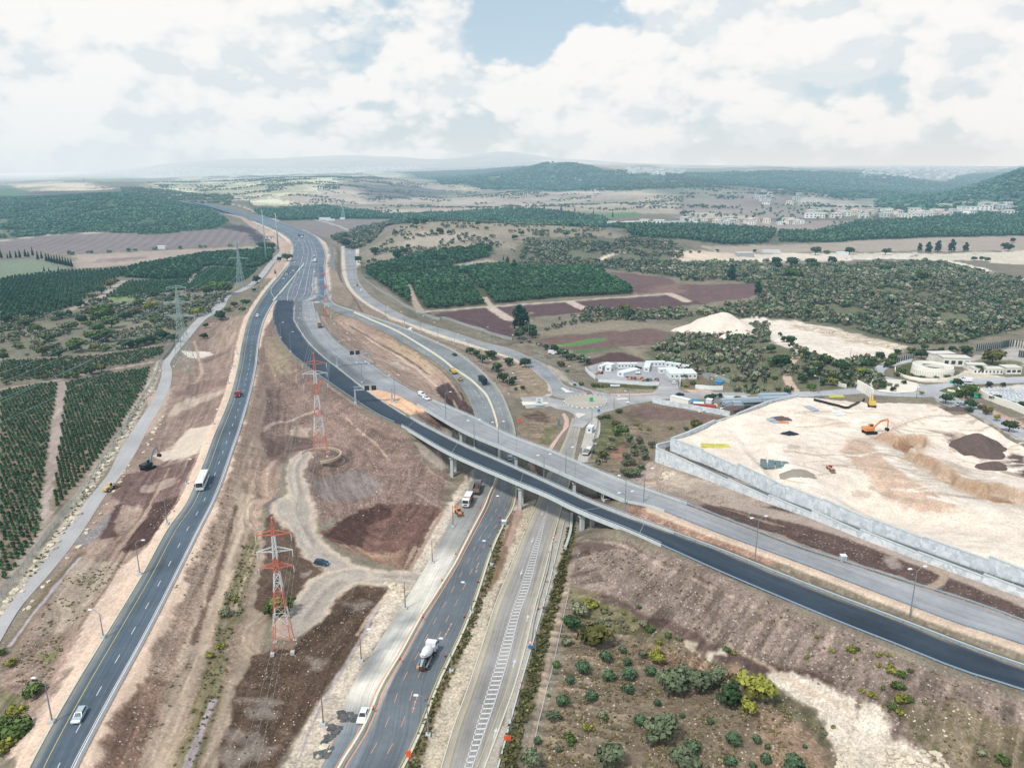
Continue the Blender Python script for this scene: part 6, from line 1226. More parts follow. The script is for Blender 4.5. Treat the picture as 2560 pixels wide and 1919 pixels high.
def mixer(label):
 e=empty('concrete_mixer',(0,0,0),0,label,'mixer truck');W=2.45;B=MB();B.box((-.3,0,.95),(8.6,.95,.35));B.build('chassis',CHAS,e);cabbox(e,4.6,1.9,W,2.35,.8,PWHITE)
 B=MB();B.box((2.35,0,1.9),(.5,2.2,1.1));B.build('water_tank',PWHITE,e)
 ax=Vector((-1,0,.27)).normalized();cen=(2.15,0,1.95);B=MB();B.lathe([(.02,-.05),(.75,0),(1.05,.55),(1.22,1.3),(1.24,2.2),(1.05,3.2),(.72,4.4),(.55,4.7),(.42,4.7)],cen,22,ax);B.build('drum',mat('white_drum',(.8,.81,.81),.45,.9,.05),e,True)
 B=MB();B.lathe([(.38,0),(.62,.5),(.7,.55),(.45,.02)],(-3.0,0,3.3),16);B.build('hopper',WHT,e,True)
 B=MB();B.add([(-3.1,-.3,2.7),(-3.1,.3,2.7),(-4.6,.25,1.7),(-4.6,-.25,1.7),(-3.1,-.35,2.95),(-3.1,.35,2.95),(-4.6,.3,1.9),(-4.6,-.3,1.9)],[(0,1,2,3),(0,3,7,4),(1,2,6,5)]);B.build('chute',STEELD,e)
 for s in(-1,1):
  B=MB();B.bar((-2.6,s*.7,1.1),(-2.9,s*.5,3.1),.07);B.bar((-4.3,s*.7,1.1),(-3.2,s*.4,3.2),.06);B.build('support',STEELD,e);B=MB();B.box((-1.8,s*1.13,1.25),(4.4,.36,.12));B.build('mudguard',PGREY,e);B=MB();B.box((-4.65,s*.9,.95),(.08,.4,.2));B.build('tail_light',TLM,e)
 B=MB();B.box((-4.4,.75,1.3),(.7,.55,.5));B.build('tool_box',mat('orange_box',c(214,150,100),.7),e)
 axles(e,(3.5,1.9,-1.9,-3.2),W,.52,.34);return e
def excavator(label,paint,a1=.95,a2=-1.2,sc=1.,swing=0.,boomm=None):
 e=empty('excavator',(0,0,0),0,label,'excavator')
 for s in(-1,1):B=MB();B.sideprism([(-2.1,.3),(-1.8,.02),(1.8,.02),(2.1,.3),(2.1,.65),(1.8,.95),(-1.8,.95),(-2.1,.65)],.28);o=B.build('track',BLK,e);o.location=(0,s*1.25,0)
 B=MB();B.box((-.7,0,1.75),(3.4,2.6,1.1));B.box((-2.2,0,1.75),(.6,2.5,1.0),taper=.9);B.build('engine_housing',paint,e);B=MB();B.box((0,0,1.1),(1.8,1.8,.35));B.build('turntable',BLK,e)
 B=MB();B.box((.75,.8,2.3),(1.5,1.0,1.6),taper=.9);cb=B.build('cab',paint if boomm is None else boomm,e);
 for nm,p_,d_ in(('windscreen',(1.47,.8,2.45),(.06,.85,1.1)),('side_window',(.75,1.28,2.45),(1.2,.08,1.0)),('side_window',(.75,.32,2.45),(1.2,.08,1.0))):B=MB();B.box(p_,d_);B.build(nm,GLASS,cb)
 p0=Vector((1.0,-.2,1.9));p1=p0+Vector((math.cos(a1),0,math.sin(a1)))*3.2;p2=p1+Vector((math.cos(a1-.55),0,math.sin(a1-.55)))*3.0;p3=p2+Vector((math.cos(a2),0,math.sin(a2)))*3.2;m2=boomm or paint
 B=MB();B.bar(p0,p1,.3,.36,4);B.bar(p1,p2,.36,.22,4);B.build('boom',m2,e);B=MB();B.bar(p2,p3,.25,.16,4);B.bar(p1+Vector((0,0,.4)),p2+Vector((0,0,.5)),.1,n=5);B.build('arm',m2,e)
 B=MB();B.sideprism([(p3.x-.5,p3.z+.2),(p3.x+.3,p3.z+.1),(p3.x+.45,p3.z-.7),(p3.x-.2,p3.z-1.0),(p3.x-.8,p3.z-.6)],.55);o=B.build('bucket',BLK,e);o.location=(0,-.2,0);e.scale=(sc,)*3;return e
def loader(label,paint,name='wheel_loader',cat='loader',sc=1.,tail='bucket'):
 e=empty(name,(0,0,0),0,label,cat);B=MB();B.box((-1.6,0,1.35),(2.6,1.7,1.0),taper=.92);B.build('engine_housing',paint,e);B=MB();B.box((.9,0,1.0),(1.8,1.1,.7));B.build('front_frame',paint,e)
 B=MB();B.box((-.1,0,2.1),(1.3,1.4,1.5),taper=.9);cb=B.build('cab',paint,e)
 for nm,p_,d_ in(('windscreen',(.54,0,2.25),(.06,1.15,.9)),('side_window',(-.1,.68,2.25),(1.0,.07,.9)),('side_window',(-.1,-.68,2.25),(1.0,.07,.9))):B=MB();B.box(p_,d_);B.build(nm,GLASS,cb)
 for s in(-1,1):B=MB();B.bar((.7,s*.55,1.5),(2.6,s*.55,.9),.14,n=4);B.build('lift_arm',paint,e)
 B=MB();B.sideprism([(2.5,.15),(3.5,.1),(3.5,.2),(2.75,.35),(2.7,1.0),(3.0,1.35),(2.6,1.3),(2.45,.7)],1.25);B.build('bucket',MUD,e)
 if tail=='hoe':B=MB();B.bar((-2.8,0,1.2),(-4.2,0,2.9),.16,n=4);B.bar((-4.2,0,2.9),(-5.2,0,1.4),.13,n=4);B.box((-5.3,0,1.1),(.6,.7,.6));B.build('backhoe_arm',paint,e)
 axles(e,(-1.7,1.4),2.3,.68,.5);e.scale=(sc,)*3;return e
def grader(label):
 e=empty('road_machine',(0,0,0),0,label,'road machine');B=MB();B.box((-1.8,0,1.6),(3.2,2.2,1.4),taper=.92);B.build('engine_housing',PYEL,e);B=MB();B.box((.6,0,2.0),(1.5,1.8,1.8),taper=.9);cb=B.build('cab',PYEL,e);B=MB();B.box((1.3,0,2.3),(.08,1.4,1.0));B.build('windscreen',GLASS,cb)
 B=MB();B.bar((1.2,0,1.9),(4.4,0,1.2),.22,n=4);B.build('frame',PBLUE,e);B=MB();B.box((2.4,0,.55),(.2,3.2,.7),.4);B.build('blade',MUD,e);axles(e,(-2.6,-1.2,4.2),2.4,.6,.4);return e
def head(rb,p,sgn):
 k=int(np.argmin(np.linalg.norm(rb['mid'][:,:2]-np.array(p)[:2],axis=1)));k=min(max(k,1),len(rb['mid'])-2);d=(rb['mid'][k+1]-rb['mid'][k-1])*sgn;return math.atan2(d[1],d[0])
def zon(rb,p):k=int(np.argmin(np.linalg.norm(rb['mid'][:,:2]-np.array(p)[:2],axis=1)));return rb['mid'][k][2]
def put(e,t,u,v,rb=None,sgn=1,z=None,rz=None,dz=.03):
 if rb is not None and z is None:z0=zon(rb,P(t,u,v,5));z=zon(rb,P(t,u,v,z0))
 p=P(t,u,v,z) if z is not None else G(t,u,v);e.location=(p[0],p[1],p[2]+dz);e.rotation_euler=(0,0,head(rb,p,sgn) if rb is not None and rz is None else(rz or 0));return e
put(car(PSILV,'silver hatchback driving towards the camera, lowest on the left highway','hatch'),'H',487,1350,LH,-1)
put(bus('white coach with dark windows on the left highway'),'D',1752,1490,LH,-1)
put(truck('red flatbed lorry carrying beams on the left highway',PRED,'flat',2.1,5.2),'D',2057,722,LH,-1)
put(car(PWHITE,'white van on the left highway where it meets the merge','van',4.9,1.9,1.9,'van','van',simple=True),'A',1655,1110,LH,-1)
put(mixer('white concrete mixer lorry on the orange-marked highway'),'I',1240,1005,RR,-1)
put(car(PWHITE,'white car parked by broken asphalt beside the cream barrier','car',4.6),'I',850,1350,None,z=.25,rz=head(RR,P('I',850,1350,.2),1))
put(car(PBLUE,'dark blue car standing on the gravel track fork','hatch',4.2),'I',596,418,None,rz=-.2,dz=.25)
put(truck('white lorry with brown box parked left of the cream barrier',PWHITE,'box',2.1,5.),'N',872,1105,RR,1)
put(truck('dusty tipper lorry behind the white lorry below the bridge',PGREY,'tipper',2.0,5.4),'N',980,955,RR,-1)
put(loader('small orange backhoe loader digging at the roadside near the white lorry',PORG,'backhoe_loader','backhoe',.85,'hoe'),'N',770,1225,None,rz=-1.2,dz=.0)
put(car(PWHITE,'white jeep seen between the two bridges','suv',4.5,1.9,1.8,'jeep','jeep'),'N',1358,590,RR,-1)
put(truck('white lorry parked below the far bridge, on the right',PWHITE,'tipper',2.1,5.),'F',790,1615,None,rz=-1.4,dz=.0)
put(truck('lorry with a dark tarpaulin on the curving ramp',PBLACK,'tarp',2.2,8.),'E',1958,610,RR,-1)
put(car(PBLACK,'small black car on the outer lane of the ramp','car',simple=True),'E',1715,372,RR,-1)
put(car(PWHITE,'white minibus on the outer lane of the ramp','van',5.4,2.,2.2,'van','van',simple=True),'E',1337,160,RR,-1)
put(truck('pale tipper truck driving on the grey carriageway far up',PBEIGE,'tipper',2.0,4.6),'E',550,130,GR,-1)
put(car(PWHITE,'white pickup stopped at the edge of the grey carriageway','pickup',4.9,1.85,1.7,'pickup','pickup',simple=True),'E',1470,755,GR,1)
put(car(PWHITE,'white van further along the edge behind the white pickup','van',4.6,1.8,1.9,'van','van',simple=True),'E',1432,722,GR,1)
put(grader('yellow and blue road machine working on the ramp edge'),'E',1705,525,RR,-1)
put(loader('small yellow loader beside the road machine on the ramp',PYEL,'compact_loader','loader',.75),'E',1765,590,RR,1)
put(excavator('long-armed dark excavator with a raised boom left of the highway',PBLACK,1.2,-1.35,1.15,boomm=PGREY),'D',1280,1355,None,rz=1.2)
put(loader('beige wheel loader on the gravel road below the orchard',PBEIGE),'D',955,1535,None,rz=1.3)
put(excavator('orange excavator reaching down on the white works plateau',PORG,.75,-1.5,1.15),'G',875,1045,None,rz=.15)
put(excavator('yellow excavator seen from behind at the top of the works plateau',PYEL,.5,-1.2,1.1),'G',895,815,None,rz=1.2)
put(loader('small red and white roller on the open works plateau',mat('pale_red',c(214,150,132),.6),'roller','roller',.7),'G',537,1365,None,rz=-1.5)
# small traffic on the far highway: one prototype per colour, copied
tiny={'w':(car(PWHITE,'x','hatch',simple=True),'white'),'s':(car(PSILV,'x','car',simple=True),'silver'),'k':(car(PBLACK,'x','car',simple=True),'dark'),'v':(car(PWHITE,'x','van',5.6,2.,2.3,'van','van',simple=True),'white')}
FT=[('O',1005,1300,'w','on the far highway left of the cream median'),('O',985,1455,'w','level with the tip of the cream median'),('O',915,1568,'s','beside the dark lorry before the merge'),('O',805,1610,'w','lowest on the left lanes before the merge'),('O',1020,990,'w','just below the distant gantry'),('O',790,770,'w','near the foot of the farther grey pole'),('O',605,692,'s','left of the farther grey pole'),('O',1365,1110,'w','on the right lanes near a dark bare strip'),('O',1365,1190,'v','on the right lanes, the taller of a pair'),('O',1340,1275,'w','close beside the grey box lorry'),('O',1357,1360,'s','behind the grey box lorry'),('O',1370,1485,'w','on the right lanes beside the red and white pylon'),('O',985,880,'w','above the distant gantry'),('O',330,560,'k','far up where the highway climbs'),('A',2022,825,'s','on the right lanes before the ramp fork'),('A',2008,912,'w','on the ramp lanes just before the fork'),('A',2023,940,'w','at the start of the ramp'),('A',1210,352,'w','at the far end where the highway bends out of sight'),('A',1400,412,'s','on the distant climb, alone'),('B',138,948,'v','on the bend of the service road beside the green orchard'),('B',112,912,'k','just behind the white van on the service road'),('F',345,362,'w','on the small lane above the roundabout bend')]
used_t=set()
for t,u,v,k,d in FT:
 o,cn=tiny[k];z=7. if t=='O' or t=='A' else None;p=P(t,u,v,z) if z and v>500 or t=='O' else G(t,u,v);zz=zon(HW,p) if t in 'OA' else p[2];p=P(t,u,v,zz)
 rbx=HW if t in 'OA' else SR;rz=head(rbx,p,1 if u%2 else-1);lb='%s %s %s'%(cn,'van' if k=='v' else 'car',d)
 if k not in used_t:o.location=(p[0],p[1],zz+.05);o.rotation_euler=(0,0,rz);o['label']=lb;o['group']='traffic far away';used_t.add(k)
 else:dup(o,(p[0],p[1],zz+.05),rz,lb,'traffic far away')
put(truck('dark lorry with a white cab on the left lanes before the merge',PWHITE,'tarp',2.,7.),'O',865,1545,HW,-1);put(truck('grey box lorry on the right lanes of the far highway',PWHITE,'box',2.,8.),'O',1382,1285,HW,1);put(truck('lorry passing under the farthest gantry',PWHITE,'tarp',2.,7.),'O',1090,815,HW,1);put(truck('white-backed lorry right of the one under the farthest gantry',PWHITE,'box',2.,6.),'O',1140,845,HW,1)
# yard and garden cars
yd=[('R',915,330,'w','first in the row of cars in front of the white container'),('R',965,358,'w','nearest of the white cars in the yard'),('R',1052,345,'v','right-hand end of the group of cars in the yard'),('R',1038,288,'s','next to the blue door between two containers'),('R',1082,285,'k','beside the inner corner of the container row'),('R',1455,412,'w','under the eave of the big white office'),('R',1492,455,'w','parked in front of the end of the white wall'),('R',95,112,'v','on the lane between dark shrubs, far left of the yard'),('Q',1400,965,'v','beside the clipped green bush at the junction'),('Q',1325,1290,'s','parked at the edge of the white works plateau'),('F',1450,720,'k','by the gate posts at the yard exit')]
for t,u,v,k,d in yd:
 o,cn=tiny[k];p=G(t,u,v);dup(o,(p[0],p[1],p[2]+.16),random.choice([0.1,.3,2.9,-.2]) if k!='w' or u<1400 else 1.5,'%s %s %s'%(cn,'van' if k=='v' else 'car',d),'cars parked round the yard')
# ------------------------------------------------------------------ yard, buildings, signs, heaps
WPAN=mat('white_sandwich_panel',(.74,.77,.78),.6,1,.06);CREAM=mat('cream_stone',c(242,236,224),.85,1,.1,bump=.1);ROOFC=mat('pale_roof',c(212,208,198),.85,.7,.12);SHUT=mat('window_shade',(.06,.08,.09),.3,1,.2);REDC=mat('red_container',c(178,66,56),.7,1.5,.15);BLUT=mat('blue_tarpaulin',c(58,142,196),.6,1.2,.2);WALLW=mat('whitewashed_wall',c(222,228,230),.8,.8,.1)
def cabin(ta,a,b_,w,h,label,m=None,win=4,name='site_container',cat='container',roof=None,group='white site containers',z=None):
 p=G(*a) if z is None else P(*a,z);q=G(*b_) if z is None else P(*b_,z);d=q-p;d[2]=0;L_=np.linalg.norm(d);rz=math.atan2(d[1],d[0]);mid=(p+q)/2;n_=np.array([-math.sin(rz),math.cos(rz)])
 if n_[1]<0:n_=-n_
 e=empty(name,(mid[0]+n_[0]*w/2,mid[1]+n_[1]*w/2,min(p[2],q[2])-.05),rz,label,cat,group)
 B=MB();B.box((0,0,h/2),(L_,w,h));B.build('wall',m or WPAN,e);B=MB();B.box((0,0,h+.08),(L_+.25,w+.25,.16));B.build('roof',roof or WPAN,e)
 s=-1 if(n_[0]*-math.sin(rz)+n_[1]*math.cos(rz))>0 else 1
 for i in range(win):B=MB();B.box((-L_/2+(i+.5)*L_/win,s*(w/2+.02),h*.58),(min(1.2,L_/win*.4),.06,.8));B.build('window',SHUT,e)
 return e
def seg_wall(items,h,label,m=None,th=.25,name='wall',cat='wall',dz=0.,group=None):
 p=gp(items,dz,6.);mb=MB();sweep(mb,p,[(-th/2,-.3),(th/2,-.3),(th/2,h),(-th/2,h)]);return tag(mb.build(name,m or WALLW),label,cat,group)
seg_wall([('R',625,435),('R',900,455),('R',1100,470),('R',1325,475)],1.7,'low white wall along the front of the yard');seg_wall([('R',475,300),('R',520,350),('R',590,405)],2.2,'white fence panel at the left edge of the yard')
seg_wall([('R',1545,400),('R',1570,450),('R',1565,495)],3.2,'tall white wall end beside the yard gate');seg_wall([('R',1742,510),('R',1900,525),('R',2060,525)],2.2,'separate white wall standing behind the scrub, right of the office')
seg_wall([('R',1250,672),('R',1330,692),('R',1600,738),('R',1900,790),('R',2140,835)],2.6,'long bluish-white wall in front of the pipe and scrap yard',m=BLOCK);seg_wall([('F',1830,735),('F',2000,738),('F',2211,745)],1.2,'low white wall behind the pipe stacks')
Cb=lambda a,b_,w,h,lb,**k:cabin('R',a,b_,w,h,lb,**k)
Cb(('R',670,285),('R',765,305),5,3.2,'white cabin with dark glazed end at the left of the yard',win=2);Cb(('R',625,300),('R',668,308),4,2.8,'small white cabin left of the glazed one',win=1);Cb(('R',700,312),('R',772,318),3,2.5,'low white box just in front of the glazed cabin',win=1)
Cb(('R',850,280),('R',1075,278),3.,2.7,'long white container row at the back of the yard, left half',win=6);Cb(('R',1185,262),('R',1395,260),3.,2.9,'long white container row at the back of the yard, right half',win=5);Cb(('R',1395,262),('R',1560,285),3.,2.7,'white container slanting at the right rear corner of the yard',win=3)
Cb(('R',1325,340),('R',1545,338),4.,2.6,'white container building in front of the slanting one',win=4);Cb(('R',840,365),('R',915,385),14,2.6,'white container pointing at the camera beside the parked cars',win=1);Cb(('R',1145,318),('R',1210,322),16,2.6,'white container pointing at the camera in mid yard',win=1);Cb(('R',1580,298),('R',1660,306),4,2.6,'small white container behind the big office',win=1)
Cb(('R',1450,405),('R',1760,402),11,3.1,'big white office with a flat white roof at the yard gate',win=6,name='site_office',cat='office',group=None)
Cb(('R',1450,655),('R',1660,705),3.,2.6,'beige container behind the long wall of the scrap yard',m=CREAM,win=0);Cb(('R',1720,735),('R',1835,738),3.,2.4,'red container behind the long wall',m=REDC,win=0,roof=WPAN);Cb(('R',1845,765),('R',1965,770),3.,2.6,'second red container, nearer the black heap',m=REDC,win=0,roof=REDC);Cb(('R',1860,705),('R',1925,708),3.,3.,'white box between the two red containers',win=0)
Cb(('R',1965,458),('R',2050,462),5,1.2,'bright blue box at the far end of the yard fence',m=BLUT,win=0,roof=BLUT,name='blue_box',cat='box',group=None);Cb(('R',490,1025),('R',550,1032),4,2.8,'white cabin on the pavement north of the bridge',win=1)
# white trailer on the pavement
def trailer():
 e=empty('flat_trailer',G('F',650,1215),1.25,'white flat trailer loaded with earth, parked on the pavement behind the bridge','trailer');B=MB();B.box((0,0,1.2),(9,2.5,.3));B.build('bed',WHT,e)
 for s in(-1,1):B=MB();B.box((0,s*1.2,1.6),(9,.1,.6));B.build('drop_side',WHT,e)
 B=MB();B.box((-1.8,0,1.5),(4.5,2.1,.7),taper=.7);B.build('earth_load',MUD,e);axles(e,(-3,-1.8),2.5,.45,.3)
trailer()
for i,(t,u,v,L_) in enumerate([('R',1430,650,9),('F',1620,775,8),('F',1690,800,7)]):pass
def tarp_heap(t,u,v,rx,ry,h,m,label,name='tarpaulin_heap',cat='heap',rough=.25,n=26,rz=0.,group=None,sub=10):
 b=G(t,u,v);V=[];F_=[];
 for j in range(sub+1):
  for i in range(n):
   a=2*math.pi*i/n;r_=j/sub;x,y=r_*rx*math.cos(a),r_*ry*math.sin(a);q=1-r_**1.1
   nz=float(fbm(np.array([x+b[0]]),np.array([y+b[1]]),max(rx,ry)*.5,3,77)[0]);k=1+.55*nz*r_
   V.append((x*k,y*k,h*max(0,q)*(1+rough*1.6*nz)+gz(b[0]+(x*math.cos(rz)-y*math.sin(rz))*k,b[1]+(x*math.sin(rz)+y*math.cos(rz))*k)-b[2]-(.2 if j==sub else 0)))
 for j in range(sub):
  for i in range(n):F_.append((j*n+i,(j+1)*n+i,(j+1)*n+(i+1)%n,j*n+(i+1)%n))
 o=mesh_np(name,V,F_,[m],smooth=True);o.location=tuple(b);o.rotation_euler=(0,0,rz);return tag(o,label,cat,group)
SAND=mat('white_crushed_stone',c(226,210,196),.95,.35,.12,bump=.5);SOILD=mat('dark_soil_heap',c(98,84,80),.95,.8,.25,bump=.5);GRAVM=mat('grey_gravel_heap',c(150,142,130),.95,1.5,.2,bump=.4)
tarp_heap('F',1800,175,30,24,15.5,SAND,'big cone of pale crushed stone left of the white quarry floor','stone_pile','stone pile',.18,48,sub=24)
tarp_heap('F',1985,215,17,10,4.5,SAND,'low tail of pale stone on the right flank of the big cone','stone_pile','stone pile',.3,32)
tarp_heap('R',2190,775,9,4.5,3.4,SOILD,'black heap behind the long wall of the scrap yard','heap');tarp_heap('R',1670,655,5,3,1.6,BLUT,'bright blue tarpaulin in the scrap yard','tarpaulin','tarpaulin');tarp_heap('R',1905,658,3,2,1.4,BLUT,'smaller blue cover behind the red containers','tarpaulin','tarpaulin')
tarp_heap('G',110,925,5.5,3,1.5,SOILD,'dark soil heap beside orange and grey building material on the plateau','heap');tarp_heap('G',185,1055,4,2.2,1.6,mat('black_sheet',c(38,40,44),.6,1,.3),'black plastic-covered pile near the left of the plateau','covered_pile','pile');tarp_heap('G',255,1385,7.5,4,.5,GRAVM,'flat grey gravel patch heaped near the small roller','gravel_heap','heap')
tarp_heap('G',1820,1160,11,8,4.2,SOILD,'largest dark soil heap on the right of the works plateau','soil_heap','heap');tarp_heap('G',1950,1325,5.5,3,1.3,SOILD,'smaller dark soil heap below the largest one','soil_heap','heap');tarp_heap('Q',1275,1345,8,2.5,1.4,SOILD,'dark strip of soil at the upper rim of the plateau','soil_heap','heap')
# pipes and materials: each bundle is a thing
def bundle(t,u,v,L_,n,r_,m,label,rz=0.,name='pipe_bundle',cat='pipes',lay_=3,group=None):
 b=G(t,u,v);e=empty(name,b,rz,label,cat,group);k=0
 for j in range(lay_):
  for i in range(n-j):B=MB();B.bar((-L_/2+random.uniform(-.3,.3),(i-(n-j-1)/2)*r_*2.05,r_+j*r_*1.8),(L_/2,(i-(n-j-1)/2)*r_*2.05,r_+j*r_*1.8),r_,n=7);B.build('pipe',m,e)
 return e
for t,u,v,L_,rz,lb in(('F',1950,775,18,.15,'long bundle of pale pipes in the scrap yard'),('F',2050,800,16,.05,'pipe bundle just in front of the longest one'),('F',2150,770,18,.1,'bundle of pale pipes near the plateau rim'),('G',40,735,14,.1,'pipe bundle right at the upper left rim of the plateau'),('G',70,765,14,.15,'second pipe bundle at the upper left rim'),('F',1880,800,8,.6,'short skewed pipe bundle by the white box')):bundle(t,u,v,L_,5,.35,STEEL,lb,rz,group='pipe bundles')
YB=mat('yellow_formwork',c(206,200,96),.7,1,.2);FORM=mat('green_grey_formwork',c(108,128,132),.7,1,.2);PINK=mat('orange_planks',c(214,140,104),.7,1,.2)
def stack(t,u,v,w,d,rows_,m,label,rz=0.,name='panel_stack',cat='panels',h=.5,gap=.3,kd='panel',cols=1,group=None):
 b=G(t,u,v);e=empty(name,b,rz,label,cat,group)
 for i in range(rows_):
  for j in range(cols):B=MB();B.box((j*(w+gap)-(cols-1)*(w+gap)/2+random.uniform(-.2,.2),i*(d+gap),h/2+random.uniform(0,.2)),(w,d,h),random.uniform(-.05,.05));B.build(kd,m,e)
 return e
stack('F',1760,1170,5,.5,4,YB,'yellow formwork beams in rows near the plateau wall',-.15,'formwork_stack','beams',.5,.45,'beam',2);stack('G',60,1350,2.1,1.1,5,FORM,'grey-green crates laid in a grid near the plateau wall',-.3,'crate_grid','crates',.7,.35,'crate',4)
stack('G',400,850,3.5,2,3,STEEL,'pale panels stacked on the upper plateau',.3);stack('G',60,955,3,1.6,3,STEEL,'grey panels beside the dark soil heap',.2);stack('G',130,960,4,.6,2,PINK,'orange planks beside the grey panels',-.4,'plank_stack','planks');stack('G',600,740,7,.6,3,YB,'yellow-green beams inside the black-edged pit',.1,'beam_stack','beams')
stack('G',450,740,4,.8,2,FORM,'greenish panels at the left of the black-edged pit',.2);stack('G',625,885,4,2,2,WPAN,'white boards lying on the pale ground of the upper plateau',.1);stack('R',820,485,5,2.0,1,WPAN,'white signboard lying by the low yard wall',0,'board','board',.6)
for k,(u,v,lb) in enumerate([(720,300,'rubble and machine parts at the left of the yard'),(640,345,'rusty plant parts by the left fence of the yard'),(1000,405,'beige drilling rig parts by the front wall of the yard'),(1080,405,'blue and black scrap by the front wall'),(1180,425,'dark scrap next to the blue scrap'),(1262,420,'red and orange scrap at the right end of the front wall')]):
 e=empty('scrap_pile',G('R',u,v),0,lb,'scrap','scrap piles in the yard');
 for i in range(7):B=MB();B.box((random.uniform(-2.5,2.5),random.uniform(-1.5,1.5),random.uniform(.3,1.2)),(random.uniform(.6,2.2),random.uniform(.4,1.4),random.uniform(.4,1.4)),random.uniform(0,3));B.build('scrap_piece',[MUD,STEELD,PBLUE,REDC,BLK,PORG,PBEIGE][(i+k)%7],e)
e=empty('scrap_pile',G('R',2030,750),0,'mixed white and grey rubbish in front of the black heap','scrap','scrap piles in the yard')
for i in range(26):B=MB();B.box((random.uniform(-12,12),random.uniform(-6,10),random.uniform(.2,.8)),(random.uniform(.6,3),random.uniform(.4,1.4),random.uniform(.4,1.1)),random.uniform(0,3));B.build('scrap_piece',[WHT,STEEL,STEELD,CREAM][i%4],e)
# black-edged pit on the plateau
mb=MB();sweep(mb,gp([('G',395,765),('G',530,800),('G',665,835),('G',760,800),('G',830,760)],0,3),[(-.25,0),(.25,0),(.25,1.1),(-.25,1.1)]);tag(mb.build('pit_edge',BLK),'black timber edging round the sunken pit on the upper plateau','edging')
mb=MB();sweep(mb,gp([('G',765,665),('G',830,700),('G',900,750)],0,3),[(-.3,0),(.3,0),(.3,4.6),(-.3,4.6)]);tag(mb.build('hoarding',CREAM),'pale hoarding beside the second roundabout, with a red top at one end','hoarding')
# ------------------------------------------------------------------ round visitor building and its neighbours
def drum_building():
 b=G('G',1415,530);e=empty('round_building',b,0,'round cream stone building with a slanting rim above the second roundabout','building');R_,n=10.6,64;z0,V,F_=-1.,[],[]
 rim=lambda a:4.6+.6*math.cos(a-2.6);
 for i in range(n):a=2*math.pi*i/n;V+=[(R_*1.0*math.cos(a),R_*.8*math.sin(a),z0),(R_*.94*math.cos(a),R_*.75*math.sin(a),rim(a)),(R_*.90*math.cos(a),R_*.71*math.sin(a),rim(a)),(R_*.90*math.cos(a),R_*.71*math.sin(a),rim(a)-.7)]
 for i in range(n):
  for j in range(3):F_.append((i*4+j,((i+1)%n)*4+j,((i+1)%n)*4+j+1,i*4+j+1))
 mesh_np('wall',V,F_,[CREAM],e);V=[];F_=[]
 for i in range(n):a=2*math.pi*i/n;V+=[(R_*.9*math.cos(a),R_*.71*math.sin(a),rim(a)-.7),(R_*.5*math.cos(a),R_*.4*math.sin(a),rim(a)-.8)]
 F_=[(i*2,((i+1)%n)*2,((i+1)%n)*2+1,i*2+1) for i in range(n)];mesh_np('roof',V,F_,[ROOFC],e)
 mb=MB();mb.lathe([(R_*.5,2.5),(R_*.5,3.9)],(0,0,0),40);cw=mb.build('court_wall',CREAM,e);cw.scale=(1,.8,1)
 for i in range(26):
  a=2*math.pi*i/52+math.pi;x,y=R_*.985*math.cos(a),R_*.785*math.sin(a);B=MB();B.box((x*1.0,y*1.0,1.6),(.16,.16,2.2),a);B.build('window_slit',ROOFC,e)
drum_building()
def block(t,u,v,L_,W_,H_,rz,label,win=5,m=None,name='stone_building',cat='building',roofm=None,group=None,wh=.5,wfrac=.45,z=None,storeys=1):
 b=G(t,u,v);e=empty(name,b,rz,label,cat,group);B=MB();B.box((0,W_/2,H_/2-.5),(L_,W_,H_+1));B.build('wall',m or CREAM,e);B=MB();B.box((0,W_/2,H_+.2),(L_+.5,W_+.5,.4));B.build('roof',roofm or ROOFC,e)
 for s_ in range(storeys):
  for i in range(win):B=MB();B.box((-L_/2+(i+.5)*L_/win,-.03,(s_+wh)*H_/storeys),(L_/win*wfrac,.12,H_/storeys*.42));B.build('window',SHUT,e)
 return e
block('G',1625,470,14,7,4.6,-.12,'flat-roofed cream wing with big windows behind the round building',4,wfrac=.6);block('G',1510,428,13,6,4.4,.08,'curved-looking cream block half hidden behind the round building',0);block('G',1900,535,15,5,2.6,-.05,'long low cream wing with a colonnade',8);block('G',2120,535,8,6,3.2,.02,'cream pavilion with three windows at the right edge',3,wfrac=.7);block('G',1800,500,9,5,2.6,-.2,'small cream block between the wing and the pavilion',2)
def colonnade(items,h,label,n,m=None):
 p=gp(items,0,3.);e=empty('pillar_wall',p[0],0,label,'wall');off=-Vector(p[0]);mb=MB();sweep(mb,p+[0,.5,0],[(-.2,-.5),(.2,-.5),(.2,h),(-.2,h)]);o=mb.build('wall',m or ROOFC,e);o.location=off
 s=np.concatenate([[0],np.cumsum(np.linalg.norm(np.diff(p,axis=0),axis=1))]);B=MB();B.box((0,0,h/2),(.45,.7,h+.8));f=None
 for i in range(n):
  q=Vector([float(np.interp(s[-1]*i/(n-1),s,p[:,k])) for k in range(3)])+off
  if f is None:f=B.build('pillar',SHUT,e);f.location=q
  else:g=f.copy();C.objects.link(g);g.location=q
colonnade([('Q',1555,540),('Q',1700,520),('Q',1900,500),('Q',2050,475),('Q',2211,500)],4.,'long ribbed retaining wall with dark vertical ribs in the upper right corner',24);colonnade([('Q',2140,620),('Q',2211,630),('Q',2330,650)],3.6,'second ribbed wall cut off by the right edge',8)
colonnade([('G',1000,480),('G',1090,440),('G',1250,400)],2.4,'curving ribbed garden wall behind the second roundabout',16);seg_wall([('G',575,615),('G',620,640),('G',672,655)],1.8,'cream entrance wall beside the trees left of the second roundabout',CREAM,.5)
